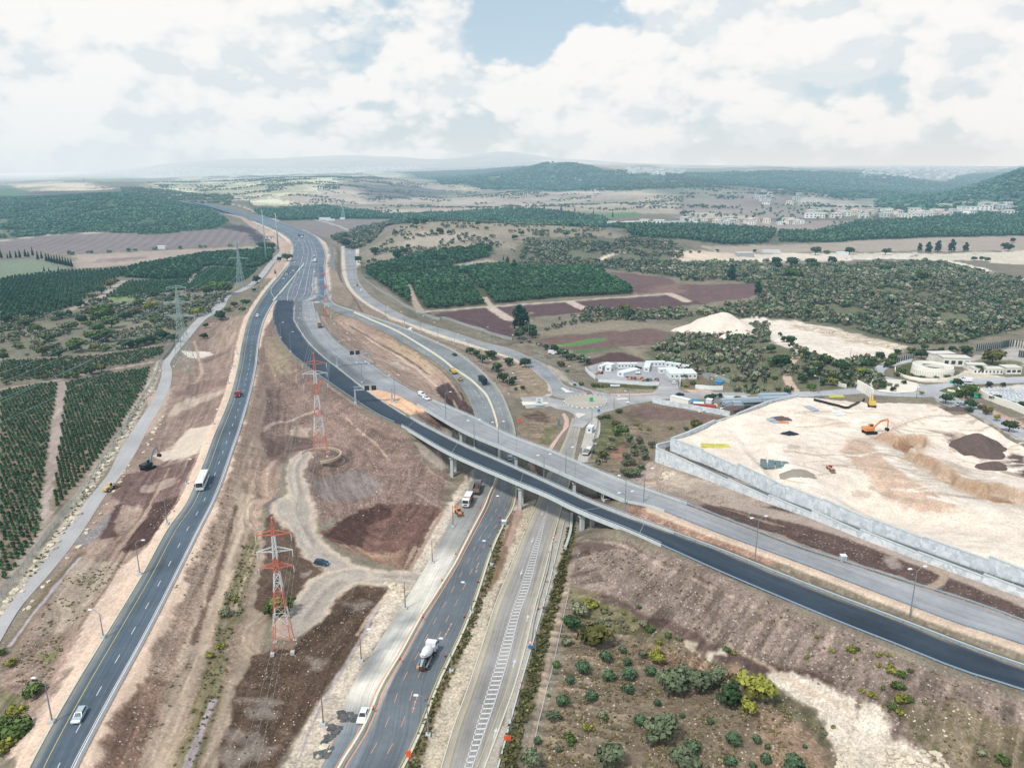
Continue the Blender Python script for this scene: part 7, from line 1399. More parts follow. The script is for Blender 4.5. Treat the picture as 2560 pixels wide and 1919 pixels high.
seg_wall([('G',1805,700),('G',1900,760),('G',2050,815),('G',2211,880)],3.,'cream wall holding up the cemetery terrace',CREAM,.6);seg_wall([('Q',440,750),('Q',430,820),('Q',540,890),('Q',800,940),('Q',1150,935),('Q',1350,880)],1.1,'cream kerb wall curving round the garden of the round building',CREAM,.4)
seg_wall([('G',1550,680),('G',1640,700),('G',1690,740)],.9,'low pale wall on the clipped lawn',CREAM,.4);seg_wall([('G',1640,660),('G',1670,700),('G',1740,745)],.9,'second low pale wall on the clipped lawn',CREAM,.4)
# cemetery: rows of slabs
GRV=mat('grave_stone',c(206,212,218),.7,1.2,.1,rnd=.15);mb=MB();mb.box((0,0,.35),(.9,2.,.7));mb.box((0,.85,.8),(.8,.25,.9));g0=mb.build('gravestone',GRV);first=True
cp_=gpts([(1830,668),(2330,640),(2330,900),(2180,850),(1960,770)],'G');x0,y0=cp_.min(0);x1,y1=cp_.max(0);cnt=0;pts_=[]
for y in np.arange(y0,y1,3.1):
 for x in np.arange(x0,x1,1.75):pts_.append((x+random.uniform(-.2,.2),y+random.uniform(-.2,.2)))
pts_=np.array(pts_);pts_=pts_[poly_sd(pts_[:,0],pts_[:,1],cp_)<-1];pts_=pts_[np.argsort(pts_[:,1])];pts_=pts_[rng.random(len(pts_))<.8];gzv=ground(pts_[:,0],pts_[:,1])
for i,(p,z) in enumerate(zip(pts_[:300],gzv)):
 o=g0 if i==0 else g0.copy()
 if i:C.objects.link(o)
 o.location=(p[0],p[1],float(z));o.rotation_euler=(0,0,random.uniform(-.05,.05));tag(o,'pale gravestone in the packed rows of the cemetery','gravestone','gravestones of the cemetery')
# ------------------------------------------------------------------ signs
SGG=mat('green_sheet',c(24,176,110),.5,1,.05);SGW=mat('white_sheet',(.78,.8,.8),.5,1,.04);SGO=mat('orange_sheet',c(232,98,58),.5,1,.05);SGB=mat('blue_sign',c(40,120,190),.4,1,.04);SGR=mat('red_ring',c(214,60,50),.4,1,.04);TEAL=mat('teal_print',c(60,140,160),.6,1,.05);TGRN=mat('turquoise_sheet',c(20,186,160),.5,1,.05)
def sign(base,w,h,z0,m,label,rz=0.,name='sign_board',cat='sign',extra=None,group=None):
 e=empty(name,base,rz,label,cat,group)
 for s in(-1,1):B=MB();B.bar((s*w*.38,.12,0),(s*w*.38,.12,z0+h),.07);B.build('post',STEELD,e)
 B=MB();B.box((0,0,z0+h/2),(w,.12,h));pn=B.build('panel',m,e)
 if extra:extra(pn,w,h,z0)
 return e
def txt(body,size,loc,m,par,ext=.01,nm='lettering',align='CENTER'):
 cu=bpy.data.curves.new(nm,'FONT');cu.body=body;cu.size=size;cu.align_x=align;cu.align_y='CENTER';cu.extrude=ext;o=bpy.data.objects.new(nm,cu);C.objects.link(o);o.rotation_euler=(math.pi/2,0,0);o.location=loc
 dg=bpy.context.evaluated_depsgraph_get();me=bpy.data.meshes.new_from_object(o.evaluated_get(dg));bpy.data.objects.remove(o);q=bpy.data.objects.new(nm,me);me.materials.clear();me.materials.append(m);C.objects.link(q);q.rotation_euler=(math.pi/2,0,0);q.location=loc;q.parent=par;return q
def marks(pn,w,h,z0):
 for(x,z,ww,hh) in((0,.78,.3,.10),(-.05,.52,.42,.09),(.02,.52,.2,.09),(.1,.40,.3,.05)):
  B=MB();B.box((x*w,-.075,z0+h*z),(ww*w,.02,hh*h));B.build('print',TEAL,pn)
 B=MB();B.box((0,-.075,z0+h*.05),(w,.02,h*.07));B.build('print',TEAL,pn)
sign(G('F',235,820),3.5,4.3,.5,SGW,'large white board with teal print west of the roundabout',extra=marks);sign(G('F',685,778),1.8,2.1,.4,SGG,'square bright green board on the roundabout island')
sign(G('F',65,965),1.1,2.,.6,SGO,'orange board beyond the far bridge, beside the ramp wall');sign(G('I',1128,1600),1.0,1.6,.3,SGO,'upright orange board at the bottom edge, right of the marked highway');sign(G('J',168,1496),1.45,1.15,.3,SGO,'wide orange board on the pavement of the hatched road')
sign(G('R',630,800,.0),1.2,1.2,1.,SGB,'small blue board beside the roundabout exit');sign(G('R',825,500),3.4,1.1,.6,SGW,'narrow white signboard in the scrub in front of the yard');sign(G('F',590,1230),1.3,2.2,.8,PGREY,'grey back of a traffic sign behind the far bridge')
sign(G('Q',1200,990),1.5,1.5,.4,TGRN,'turquoise board beside the clipped bush');sign(G('Q',1545,1190),2.1,1.8,.4,TGRN,'larger turquoise board at the foot of the cemetery hedge');sign(G('F',405,985),1.2,2.6,.5,FORM,'faded blue-grey board in the rough ground inside the loop')
def disc(base,label,ring,face,h=2.2,r_=.45,two=None):
 e=empty('road_sign',base,0,label,'road sign','round road signs');B=MB();B.bar((0,.06,0),(0,.06,h+r_),.05);B.build('post',STEELD,e)
 for k,(zz,rg,fc) in enumerate([(h,ring,face)]+([two] if two else[])):B=MB();B.bar((0,.04,zz),(0,0,zz),r_,n=18);d=B.build('sign_disc',rg,e);B=MB();B.bar((0,0,zz),(0,-.02,zz),r_*.68,n=16);B.build('sign_face',fc,d)
disc(G('J',306,945),'pair of round signs, red-rimmed above blue, right of the hatched road',SGR,SGW,2.5,.55,(1.2,SGB,SGB));disc(G('J',446,290),'red-rimmed round sign nearer the bridge, right of the hatched road',SGR,SGW,2.2,.5);disc(G('N',1495,1420),'red-rimmed round sign left of the hatched road',SGR,SGW,2.2,.5)
for i,(t,u,v) in enumerate([('I',1565,72),('I',1490,215),('I',1415,352),('I',1330,515),('I',1213,738),('I',1075,995),('I',910,1298),('I',1685,130),('I',1624,300),('I',1550,522),('I',1467,735),('I',1350,975),('I',1233,1238),('J',420,350),('J',403,490),('J',358,690),('J',250,1150)]):
 b=G(t,u,v) if t=='J' else P(t,u,v,1.15 if i<7 else.45);e=empty('traffic_delineator',b,0,'small orange marker post along the marked road','marker post','orange marker posts');B=MB();B.bar((0,0,0),(0,0,.95),.13,.1,8);B.build('post',SGO,e);B=MB();B.bar((0,0,-.02),(0,0,.08),.28,n=8);B.build('base',BLK,e)
def cabinet(t,u,v,s,label,z=None):
 e=empty('utility_cabinet',G(t,u,v) if z is None else P(t,u,v,z),0,label,'cabinet');B=MB();B.box((0,0,s*.5),(s*.9,s*.8,s));B.build('housing',CONC,e);B=MB();B.box((0,0,s+.05),(s,s*.9,.12));B.build('lid',WHT,e);B=MB();B.box((0,-s*.42,s*.5),(s*.6,.04,s*.7));B.build('door',STEEL,e)
cabinet('K',652,392,1.6,'white concrete cabinet at the far edge of the grey road');cabinet('N',1290,1345,1.6,'white block between the highways under the near bridge');cabinet('F',1000,805,1.6,'white cabinet by the roadside east of the roundabout')
# broken asphalt and boulders
def rock_mesh(seed,r_=1.,flat=.7,n=1):
 rd=random.Random(seed);bm=bmesh.new();bmesh.ops.create_icosphere(bm,subdivisions=1,radius=1);
 for v in bm.verts:v.co*=rd.uniform(.72,1.15)
 for v in bm.verts:v.co.z*=flat;v.co.x*=rd.uniform(.95,1.05)
 me=bpy.data.meshes.new('rock');bm.to_mesh(me);bm.free();return me
ROCK=mat('pale_limestone',c(206,194,174),.95,2.5,.2,bump=.5,rnd=.18);SLABM=mat('broken_asphalt',c(92,94,94),.95,2,.3,bump=.5,rnd=.25)
rocks=[rock_mesh(i) for i in range(6)];slabs=[rock_mesh(20+i,flat=.25) for i in range(4)]
for me in rocks:me.materials.append(ROCK)
for me in slabs:me.materials.append(SLABM)
def strew(poly,n,meshes,s0,s1,name,label,cat,group,flat=1.,along=None):
 k=0;pts=[]
 if along is not None:
  s=np.concatenate([[0],np.cumsum(np.linalg.norm(np.diff(along,axis=0),axis=1))])
  for _i in range(n):q=random.uniform(0,s[-1]);pts.append((np.interp(q,s,along[:,0])+random.uniform(-flat,flat),np.interp(q,s,along[:,1])+random.uniform(-flat,flat)*1.4))
 else:
  x0,y0=poly.min(0);x1,y1=poly.max(0)
  while len(pts)<n:
   x,y=random.uniform(x0,x1),random.uniform(y0,y1)
   if poly_sd(np.array([x]),np.array([y]),poly)[0]<0:pts.append((x,y))
 pts=np.array(pts);z=ground(pts[:,0],pts[:,1])
 for(x,y),zz in zip(pts,z):
  o=bpy.data.objects.new(name,random.choice(meshes));C.objects.link(o);s=random.uniform(s0,s1)*(1 if random.random()>.15 else 1.5);o.location=(x,y,float(zz)+s*.15);o.scale=(s*random.uniform(.8,1.3),s,s*random.uniform(.7,1.));o.rotation_euler=(random.uniform(-.3,.3),random.uniform(-.3,.3),random.uniform(0,6.3));tag(o,label,cat,group)
strew(None,140,rocks,.55,1.15,'boulder','cream boulder in the long row between the fence and the gravel road','boulder','boulders along the gravel road',1.1,gp([('D',1375,440),('D',1335,600),('D',1230,790),('D',1110,1000),('D',950,1250),('D',810,1450),('H',440,140),('H',270,370),('H',80,620),('H',-20,730)]))
strew(None,40,rocks,.4,.9,'boulder','cream boulder on the lower side of the gravel road','boulder','boulders below the gravel road',.8,gp([('D',1410,900),('D',1290,1130),('D',1170,1270),('D',1090,1370),('H',560,180),('H',460,320),('H',330,470),('H',200,640),('H',110,770)]))
strew(gpts([(690,1310),(800,1330),(815,1365),(740,1380),(700,1350)],'I'),90,slabs,.22,.75,'asphalt_chunk','broken asphalt chunk in the heap beside the parked white car','rubble','broken asphalt by the white car')
strew(gpts([(640,1400),(740,1400),(700,1450),(600,1520)],'I'),60,slabs,.2,.7,'asphalt_chunk','broken slab on the verge below the white car','rubble','broken slabs on the verge');strew(gpts([(560,1540),(680,1540),(620,1600),(540,1600)],'I'),50,slabs+rocks[:1],.2,.7,'asphalt_chunk','broken slab in the lowest heap of the verge','rubble','broken slabs lowest on the verge')
strew(gpts([(985,530),(1090,545),(1110,600),(1040,590),(1000,560)],'I'),26,rocks,.5,1.,'boulder','cream boulder at the corner where the gravel track meets the highway','boulder','boulders at the track junction')
strew(gpts([(1290,1440),(1330,1380),(1430,1370),(1400,1400),(1320,1460)],'F'),28,rocks,.5,1.2,'boulder','pale boulder in the heap below the lower block wall','boulder','boulders below the block wall');strew(gpts([(620,1530),(700,1510),(740,1600),(700,1680),(630,1680)],'K'),60,rocks,.3,.8,'rubble_stone','piece of white rubble dumped at the bottom edge on the pale track','rubble','rubble dumped on the track')
strew(gpts([(880,1600),(960,1540),(1250,1560),(1300,1680),(900,1680)],'K'),60,rocks,.3,.9,'boulder','white boulder at the lower right end of the pale track','boulder','white boulders by the pale track');strew(gpts([(700,1240),(1200,1230),(1700,1400),(1700,1500),(1100,1500),(760,1330)],'K'),36,rocks,.15,.35,'stone','small pale stone on the weedy slope','stone','stones on the weedy slope')
strew(None,90,rocks,.7,1.9,'ledge_rock','rock on the broken ledge above the white quarry floor','rock','ledge rocks above the quarry',5,gp([('G',250,130),('G',450,170),('G',620,200),('G',800,240),('G',980,280),('G',1150,320)]))
# villages and far farm buildings: each house is a thing
HW_=[mat('house_wall_%s'%n_,q,.85,.5,.08) for n_,q in(('white',c(250,246,238)),('cream',c(240,228,210)),('grey',c(206,208,206)))];HR_=[mat('house_roof_pale',c(224,218,208),.85),mat('house_roof_tile',c(214,188,172),.85)]
def mk_house(wm,rm,hip):
 e=empty('house',(0,0,0),0);B=MB();B.box((0,0,3),(11,9,7));B.build('wall',wm,e)
 if hip:B=MB();B.box((0,0,7.3),(12,10,1.6),taper=.3,ty=.2);B.build('roof',rm,e)
 else:B=MB();B.box((0,0,6.7),(11.6,9.6,.5));B.build('roof',rm,e)
 for i in range(3):
  for z in(1.8,4.6):B=MB();B.box((-3.6+3.6*i,-4.52,z),(1.6,.1,1.3));B.build('window',SHUT,e)
 return e
protos=[mk_house(HW_[0],HR_[0],0),mk_house(HW_[1],HR_[1],1),mk_house(HW_[2],HR_[0],0),mk_house(HW_[1],HR_[0],0)];used_h=set()
kinds=['white flat-roofed house','cream house with a tiled roof','grey-white flat-roofed house','cream flat-roofed house']
def village(rows_,where,group,s0=.8,s1=1.4):
 for i,(t,u,v) in enumerate(rows_):
  b=G(t,u,v);k=random.randrange(4);o=protos[k];s=1.35*random.uniform(s0,s1);sc_=(s*random.uniform(.9,1.6),s,s*random.uniform(.7,1.1));rz=random.uniform(-.5,.5);lb='%s in %s'%(kinds[k],where)
  if k not in used_h:used_h.add(k);o.location=tuple(b);o.rotation_euler=(0,0,rz);o.scale=sc_;tag(o,lb,'house',group)
  else:dup(o,b,rz,lb,group,sc_,cat='house')
village([('C',30+random.uniform(0,750),random.uniform(488,520)) for _i in range(34)],'the village strip above the left belt of pines','houses of the left village strip',.7,1.1)
village([('C',820+random.uniform(0,760),random.uniform(438,478)) for _i in range(34)],'the village in the middle of the valley','houses in the valley village',.8,1.3)
village([('C',1500+random.uniform(0,660),random.uniform(400,470)-0) for _i in range(40)],'the village at the foot of the right-hand hill','houses at the foot of the hill',.9,1.6)
village([('C',500+random.uniform(0,450),random.uniform(295,400)) for _i in range(18)],'the hamlet on the hillside beyond the village','houses of the hillside hamlet',.8,1.2)
village([('B',1750,532),('B',1790,532),('B',1850,530),('B',1880,528),('B',1960,526),('B',2010,524),('B',2050,527),('B',2180,530),('B',2110,532)],'the row behind the knoll, right of centre','houses behind the knoll',1.0,1.5)
block('O',1560,515,26,9,5,0,'long white farm shed in front of the dark far grove',0,WPAN,'farm_shed','shed',WPAN);block('O',1665,530,20,7,3.5,0,'lower white shed beside the long farm shed',0,WPAN,'farm_shed','shed',WPAN);block('O',1885,505,11,6,4,0,'small white hut at the foot of the distant pylon',0,WPAN,'hut','hut',WPAN);block('O',540,860,13,8,3.5,.2,'white hut with a red neighbour left of the grey poles',2,WPAN,'hut','hut',REDC)
block('A',1035,675,12,7,4,0,'tiny white hut on the hedge line of the left fields',0,WPAN,'hut','hut',WPAN);block('C',425,725,22,12,5,.1,'grey shed on the pale road in the valley',0,CONC2,'shed','shed',ROOFC);block('C',1050,715,14,8,4,0,'white hut beside the pale valley road',0,WPAN,'hut','hut',WPAN);block('C',590,700,24,8,3,0,'white greenhouse-like shed among trees by the valley road',0,WPAN,'shed','shed',WPAN)
# hazy towns on the skyline: beyond counting
def town(t,u0,u1,v0,v1,n,label,s=1.):
 V=[];F_=[];MI=[];base_=np.array([(-1,-1,0),(1,-1,0),(1,1,0),(-1,1,0),(-1,-1,1),(1,-1,1),(1,1,1),(-1,1,1)])
 for i in range(n):
  b=G(t,random.uniform(u0,u1),random.uniform(v0,v1));k=len(V);a=random.uniform(5,11)*s;h=random.uniform(6,14)*s
  for q in base_:V.append((b[0]+q[0]*a*random.uniform(.9,1.1),b[1]+q[1]*a,b[2]+q[2]*h-1))
  for f in((4,5,6,7),(0,1,5,4),(1,2,6,5),(2,3,7,6),(3,0,4,7)):F_.append(tuple(k+j for j in f));MI.append(i%3)
 o=mesh_np('distant_town',V,F_,HW_,mi=MI);tag(o,label,'town');o['kind']='stuff'
town('A',150,1300,150,205,700,'hazy white town on the plain at the far left',1.6);town('A',1100,2211,160,188,350,'pale town along the skyline left of centre',1.5);town('B',0,560,150,175,260,'pale town on the ridge left of the wooded hill',1.4);town('C',1150,1900,165,225,210,'hillside town under the skyline on the right',1.0);town('B',1850,2211,160,200,120,'pale houses right of the wooded hill',1.3);town('C',1200,2211,150,170,120,'faint houses on the right skyline',1.2)
# ------------------------------------------------------------------ vegetation
LEAF=mat('leaves',None,.85,.6,.12,rnd=.14,attr='Col',spec=.12);BARK=mat('bark',c(104,90,76),.95,3,.25)
def crown(n,lumps,leaf,seed,col,var=.22,flat=.0):
 g=np.random.default_rng(seed);lumps=np.array(lumps,float);vol=lumps[:,3]**2;k=g.choice(len(lumps),n,p=vol/vol.sum());d=g.normal(size=(n,3));d/=np.linalg.norm(d,axis=1)[:,None]
 d[:,2]=np.where(d[:,2]<-.55,-d[:,2],d[:,2]);L_=lumps[k];rr=L_[:,3]*g.uniform(.6,1.18,n)
 sz=L_[:,4] if lumps.shape[1]>4 else np.ones(n)
 p=L_[:,:3]+d*rr[:,None]*np.stack([np.ones(n),np.ones(n),sz],1);nr=d+g.normal(size=(n,3))*.45;nr/=np.linalg.norm(nr,axis=1)[:,None]
 t=np.cross(nr,g.normal(size=(n,3)));t/=np.linalg.norm(t,axis=1)[:,None];b_=np.cross(nr,t);s=leaf*g.uniform(.6,1.35,n)[:,None]
 V=np.stack([p-t*s-b_*s*.7,p+t*s-b_*s*.7,p+t*s*.8+b_*s*.8,p-t*s*.8+b_*s*.7],1).reshape(-1,3);F_=np.arange(4*n).reshape(n,4)
 zt=(p[:,2]-p[:,2].min())/np.ptp(p[:,2]);f=(.5+.62*zt)*g.uniform(1-var,1+var,n)*(.85+.3*g.random(len(lumps))[k]);cl=(np.array(col)*np.array([1.03,1.,.88]))[None]*f[:,None];cl=np.repeat(cl,4,0)  # crown shading painted into the leaf colour: dark low down, lighter towards the top
 return V.astype(np.float32),F_,cl.astype(np.float32)
def rlumps(seed,n,R_,h,rs,sq=.8):
 rd=random.Random(seed);out=[(0,0,h*.62,R_*.62,sq)]
 for i in range(n):a=rd.uniform(0,6.28);r_=R_*rd.uniform(.25,.62);out.append((r_*math.cos(a),r_*math.sin(a),h*rd.uniform(.42,.82),R_*rd.uniform(*rs),sq))
 return out
GRN,OLV,DGR,YGR,BGR,GGR=c(86,106,64),c(106,118,98),c(60,84,60),c(140,144,72),c(100,100,62),c(134,138,118)
def tree_proto(nm,seed,R_,h,col,n,leaf,trunk=True,lumps=None,tk=.14):
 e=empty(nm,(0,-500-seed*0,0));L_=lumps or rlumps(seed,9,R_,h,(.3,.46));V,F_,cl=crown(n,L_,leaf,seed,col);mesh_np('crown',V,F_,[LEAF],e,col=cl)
 if trunk:
  B=MB();B.bar((0,0,-.2),(.05*R_,0,h*.5),tk*R_*.5,tk*R_*.3,7)
  for k in range(3):a=k*2.1+seed;B.bar((.03*R_,0,h*.32),(R_*.4*math.cos(a),R_*.4*math.sin(a),h*.62),tk*R_*.25,tk*R_*.12,5)
  B.build('trunk',BARK,e)
 return e
PRO={'olive':[tree_proto('olive_tree',50+i,1.,1.75,OLV,420,.115) for i in range(3)],'green':[tree_proto('leafy_tree',60+i,1.,1.6,GRN,420,.115) for i in range(2)],'dark':[tree_proto('evergreen_oak',70+i,1.,1.7,DGR,420,.12) for i in range(2)],'yellow':[tree_proto('yellow_green_tree',80+i,1.,1.8,YGR,460,.11) for i in range(2)],'brown':[tree_proto('thicket_tree',90,1.,1.4,BGR,460,.12)],'grey':[tree_proto('grey_bush',95+i,1.,1.15,GGR,320,.11) for i in range(2)],'bush':[tree_proto('green_bush',100+i,1.,1.05,GRN,260,.12) for i in range(2)],'ybush':[tree_proto('yellow_green_bush',110,1.,.9,YGR,240,.12)],'small':[tree_proto('young_olive_tree',115+i,1.,1.75,c(84,108,86),460,.12,lumps=[(0,0,.95,.72,1),(.25,.15,.85,.55,1),(-.25,-.2,.8,.55,1),(0,.1,1.25,.5,1)]) for i in range(2)],'cypress':[tree_proto('cypress',120,1.,8,c(30,58,46),420,.26,lumps=[(0,0,1.2+i*.75,1.-.1*i,1.) for i in range(9)],tk=.2)],'tall':[tree_proto('tall_conifer',125,1.,3.2,c(44,76,62),420,.16,lumps=[(0,0,.8,.8,1),(.2,.1,1.5,.75,1),(-.2,0,2.1,.6,1),(.05,-.1,2.8,.42,1)])]}
first_used=set()
def plant(rows_,label,group,T=None,dzf=0.):
 for r_ in rows_:
  t,u,v,s,k=(r_ if T is None else(T,)+tuple(r_));b=G(t,u,v+s*.35 if k!='cypress' else v);dist=math.sqrt(b[0]**2+b[1]**2+(CH-b[2])**2);R_=s*TL[t][2]/FOC*dist*(1.02 if k!='cypress' else.55)*.5
  o=random.choice(PRO[k]);sc_=(R_*random.uniform(.92,1.1),R_*random.uniform(.92,1.1),R_*random.uniform(.88,1.08)*(.82 if k not in('cypress','tall') else 1));rz=random.uniform(0,6.28)
  nm=o.name.split('.')[0].replace('_',' ');big=''
  lb=label.format(k=nm)
  if id(o) not in first_used:first_used.add(id(o));o.location=tuple(b);o.scale=sc_;o.rotation_euler=(0,0,rz);tag(o,lb,'bush' if 'bush' in nm else 'tree',group+': '+nm)
  else:dup(o,b,rz,lb,group+': '+nm,sc_,cat='bush' if 'bush' in nm else 'tree')
sm,ol,dk_,gr_n,ye,br_,gy,bu,yb,cy,ta='small','olive','dark','green','yellow','brown','grey','bush','ybush','cypress','tall'
# olive grove below the black road, each spelled out where it stands alone
plant([(1085,985,110,ye)],'round yellow-green tree at the top of the olive grove','single trees of the grove','J');plant([(1685,1190,210,ye)],'large bright yellow-green tree at the right end of the grove row','tallest tree of the grove','J');plant([(700,830,230,br_)],'big brownish-green thicket tree at the upper left of the grove','thicket tree of the grove','J');plant([(560,760,120,dk_)],'dark tree leaning against the big brownish thicket','dark tree of the grove','J')
plant([(1640,1290,110,ye)],'lower yellow-green tree in front of the bright one','second yellow tree of the grove','J');plant([(600,680,130,gy),(680,640,110,yb)],'{k} on the weedy rim above the big thicket tree','rim of the grove','J')
plant([(1180,1150,205,ol),(1350,1150,165,ol),(1510,1215,175,dk_),(1430,1100,120,ol),(1105,1110,100,ol),(1240,1100,120,ol)],'{k} in the dense row ending at the bright yellow-green tree','dense row of the grove','J')
plant([(1100,1425,190,ol),(770,1590,215,ol),(1250,1615,170,ol),(310,1605,140,ol),(1040,1480,110,ol)],'large grey-green {k} standing free in the lower grove','large olives of the lower grove','J')
plant([(870,935,56,sm),(985,965,66,ol),(765,975,88,sm),(627,1038,100,sm),(785,1098,88,sm),(910,1080,104,sm),(898,1015,62,sm),(1040,1062,82,sm),(550,1118,68,sm),(903,1175,82,sm),(677,1215,84,sm),(505,1248,94,sm),(445,1338,84,ol),(1080,1260,50,sm),(1233,1335,40,sm),(1405,1372,46,sm),(978,1362,98,sm),(1545,1485,94,sm),(350,1490,60,sm),(1290,1530,112,sm),(1525,1610,88,sm),(1740,1600,66,sm),(480,1545,46,ol),(1690,1480,60,sm),(455,1075,38,ol),(820,910,20,sm)],'small round {k} planted in the stony grove ground','young olives of the grove','J')
plant([(470,1020,64,bu),(762,1340,58,bu),(655,1400,86,yb),(540,1465,100,bu),(525,870,100,gy),(740,1320,70,gy),(420,1210,30,bu)],'light {k} among the young olives','bushes of the grove','J')
plant([(180,1600,70,sm),(345,1640,130,sm),(190,1530,40,sm),(420,1525,30,sm),(100,1640,50,sm)],'small round {k} on the reddish ground at the bottom edge','young olives at the bottom edge','K')
plant([(490,855,34,yb),(585,935,38,yb),(700,930,60,yb),(740,925,40,bu),(870,965,44,yb),(930,965,38,yb),(950,1050,80,yb),(1000,1080,70,bu),(985,1150,86,bu),(1000,1220,90,yb),(950,1270,66,bu),(1000,1310,56,yb),(1050,1230,60,bu),(430,975,34,yb),(830,1200,66,yb),(770,1180,40,yb),(1060,1060,40,bu),(590,1400,34,yb),(870,1030,36,yb),(735,990,26,yb),(540,1440,40,gy),(900,1165,36,bu),(1150,1250,40,gy),(1620,1600,90,bu),(1500,1560,60,gy)],'{k} growing on the bank below the black road','bushes on the bank below the black road','K')
plant([(970,670,40,bu),(875,705,40,yb),(765,675,46,yb),(600,435,26,yb),(1500,925,56,bu),(1550,950,40,yb),(1090,880,60,yb),(1040,800,70,bu),(1150,840,60,bu),(940,740,50,yb),(1000,770,60,gy),(1210,860,50,gy),(1470,1060,110,gy),(1560,1110,90,br_)],'{k} along the dark path at the foot of the bank','bushes at the foot of the bank','J')
plant([(225,1165,135,bu),(110,1385,170,bu),(50,1440,170,bu),(20,1520,130,yb),(100,1300,110,yb),(10,1370,90,bu),(70,1010,70,yb),(10,950,60,bu)],'{k} at the lower left edge beside the sandy shoulder','bushes at the lower left edge','H');plant([(352,650,200,bu)],'round green bush right behind the nearest red and white pylon','bush at the nearest pylon','I')
plant([(1400,600,70,gy),(1370,700,80,gy),(1430,620,60,yb),(1280,960,60,yb),(1350,900,70,yb),(1180,1300,40,yb)],'{k} in the weedy strip right of the left highway','bushes right of the left highway','H')
# scrub west of the highway
plant([(880,40,180,gr_n),(965,85,160,gr_n),(840,140,120,gr_n),(915,200,175,gr_n),(790,215,120,gr_n),(660,290,160,gr_n)],'tall light-green {k} in the clump above the left orchard','light-green clump above the orchard','D')
plant([(220,75,120,bu),(60,70,100,dk_),(305,130,100,bu),(710,70,90,dk_),(550,120,100,gy),(620,105,120,bu),(400,210,120,bu),(470,180,90,gy),(300,245,100,gy),(160,290,80,bu),(365,330,130,br_),(510,355,120,dk_),(1085,275,120,dk_),(130,240,80,gy),(60,205,80,gy),(70,130,80,bu),(30,330,60,bu),(230,360,40,gy),(1080,45,100,dk_),(1180,65,80,gy),(760,90,80,bu),(450,40,90,gy),(30,390,90,dk_),(520,30,80,dk_)],'{k} scattered over the dry ground west of the pylons','scrub west of the pylons','D')
plant([(1210,260,100,dk_),(1310,235,110,dk_),(1385,195,120,dk_),(1500,225,100,dk_),(1450,200,70,dk_),(920,300,100,bu),(820,305,90,br_),(1280,240,80,bu)],'{k} in the dark hedge at the top edge of the near orchard','hedge above the near orchard','D');plant([(880,480,110,br_),(800,500,110,dk_),(630,530,100,bu),(380,560,70,br_),(50,600,70,br_),(560,545,80,bu)],'{k} on the strip between the two near orchard blocks','trees between the orchard blocks','D')
plant([(1905,35,100,dk_),(1775,118,56,dk_),(1760,205,74,dk_),(1270,105,60,bu),(1430,105,44,bu),(1465,95,40,bu),(1340,60,100,bu),(1600,110,40,bu)],'{k} close to the gravel road near the grey lattice pylon','trees by the gravel road','D')
plant([(1420,1100,72,dk_),(1470,1055,60,bu),(1510,1035,50,dk_),(1560,1055,50,bu),(1590,1020,56,dk_),(1655,872,66,dk_),(1800,740,44,dk_),(1850,728,72,dk_),(1690,652,70,dk_),(1750,660,66,dk_),(1635,940,30,dk_),(1565,1005,40,bu)],'{k} on the strip between gravel road and far highway','trees beside the far highway','A');plant([(1770,835,17,cy),(285,822,16,cy),(315,822,13,cy),(377,812,12,cy)],'lone {k} standing upright in the left middle distance','lone cypresses','A')
plant([(965,1050,90,ye),(1270,1080,80,ye),(1330,1060,50,bu),(1280,1025,60,gr_n),(1225,1035,70,br_),(520,1030,70,dk_),(600,975,70,gy),(655,940,76,dk_),(710,900,80,br_),(745,880,50,br_),(660,1090,140,gr_n),(860,1080,80,br_),(900,1030,80,gr_n),(1000,970,70,dk_),(580,1080,70,br_),(1390,930,110,gr_n),(1450,930,110,gr_n),(1330,940,90,gr_n),(1190,1000,60,bu),(1090,1010,60,dk_),(1130,960,70,bu),(200,1090,60,dk_)],'{k} in the scrub belt around the two grey lattice pylons','scrub around the lattice pylons','A')
plant([(10,738,24,cy),(70,738,22,cy),(105,735,22,cy),(130,735,24,cy),(165,730,24,cy),(185,730,20,cy),(212,722,24,cy),(245,748,26,cy),(270,740,24,cy),(50,738,16,cy)]+[(300+i*18,758+i*4,26,cy) for i in range(10)],'{k} in the dense dark windbreak on the far left','windbreak cypresses','A')
# beyond the loop
plant([(1050,748,16,cy)],'slim dark cypress above the green orchard blocks','slim cypress','B');plant([(1077,762,28,ta),(1118,795,44,ta),(340,775,10,cy)],'{k} at the rear corner of the green orchard blocks','conifers behind the orchard','B')
plant([(225,690,70,dk_),(370,710,90,dk_),(440,655,44,dk_),(415,685,60,dk_),(645,560,58,dk_),(700,570,44,dk_),(1125,600,46,dk_),(1165,575,44,dk_),(1450,580,44,dk_),(885,510,40,dk_),(940,535,40,bu),(1095,555,40,gy),(1290,680,50,bu),(120,740,60,dk_),(540,500,50,dk_),(490,510,50,dk_),(30,590,60,dk_),(2140-2100,640,80,dk_)],'{k} dotted over the stony knoll','trees on the knoll','B');plant([(1855,1085,80,dk_),(1830,1050,90,br_),(1845,1112,40,gr_n),(1560,1110,60,bu),(1500,1095,50,gy)],'{k} in the clump below the ploughed strips','clump below the ploughed strips','B')
plant([(60,110,130,ta),(150,150,150,dk_),(60,190,130,dk_),(180,190,100,dk_),(100,90,110,ta)],'{k} in the tall dark clump beside the field left of the yard','tall clump left of the yard','F');plant([(990,25,100,dk_),(995,45,44,gr_n),(1280,20,60,dk_)],'{k} behind the striped green field','trees behind the striped field','F')
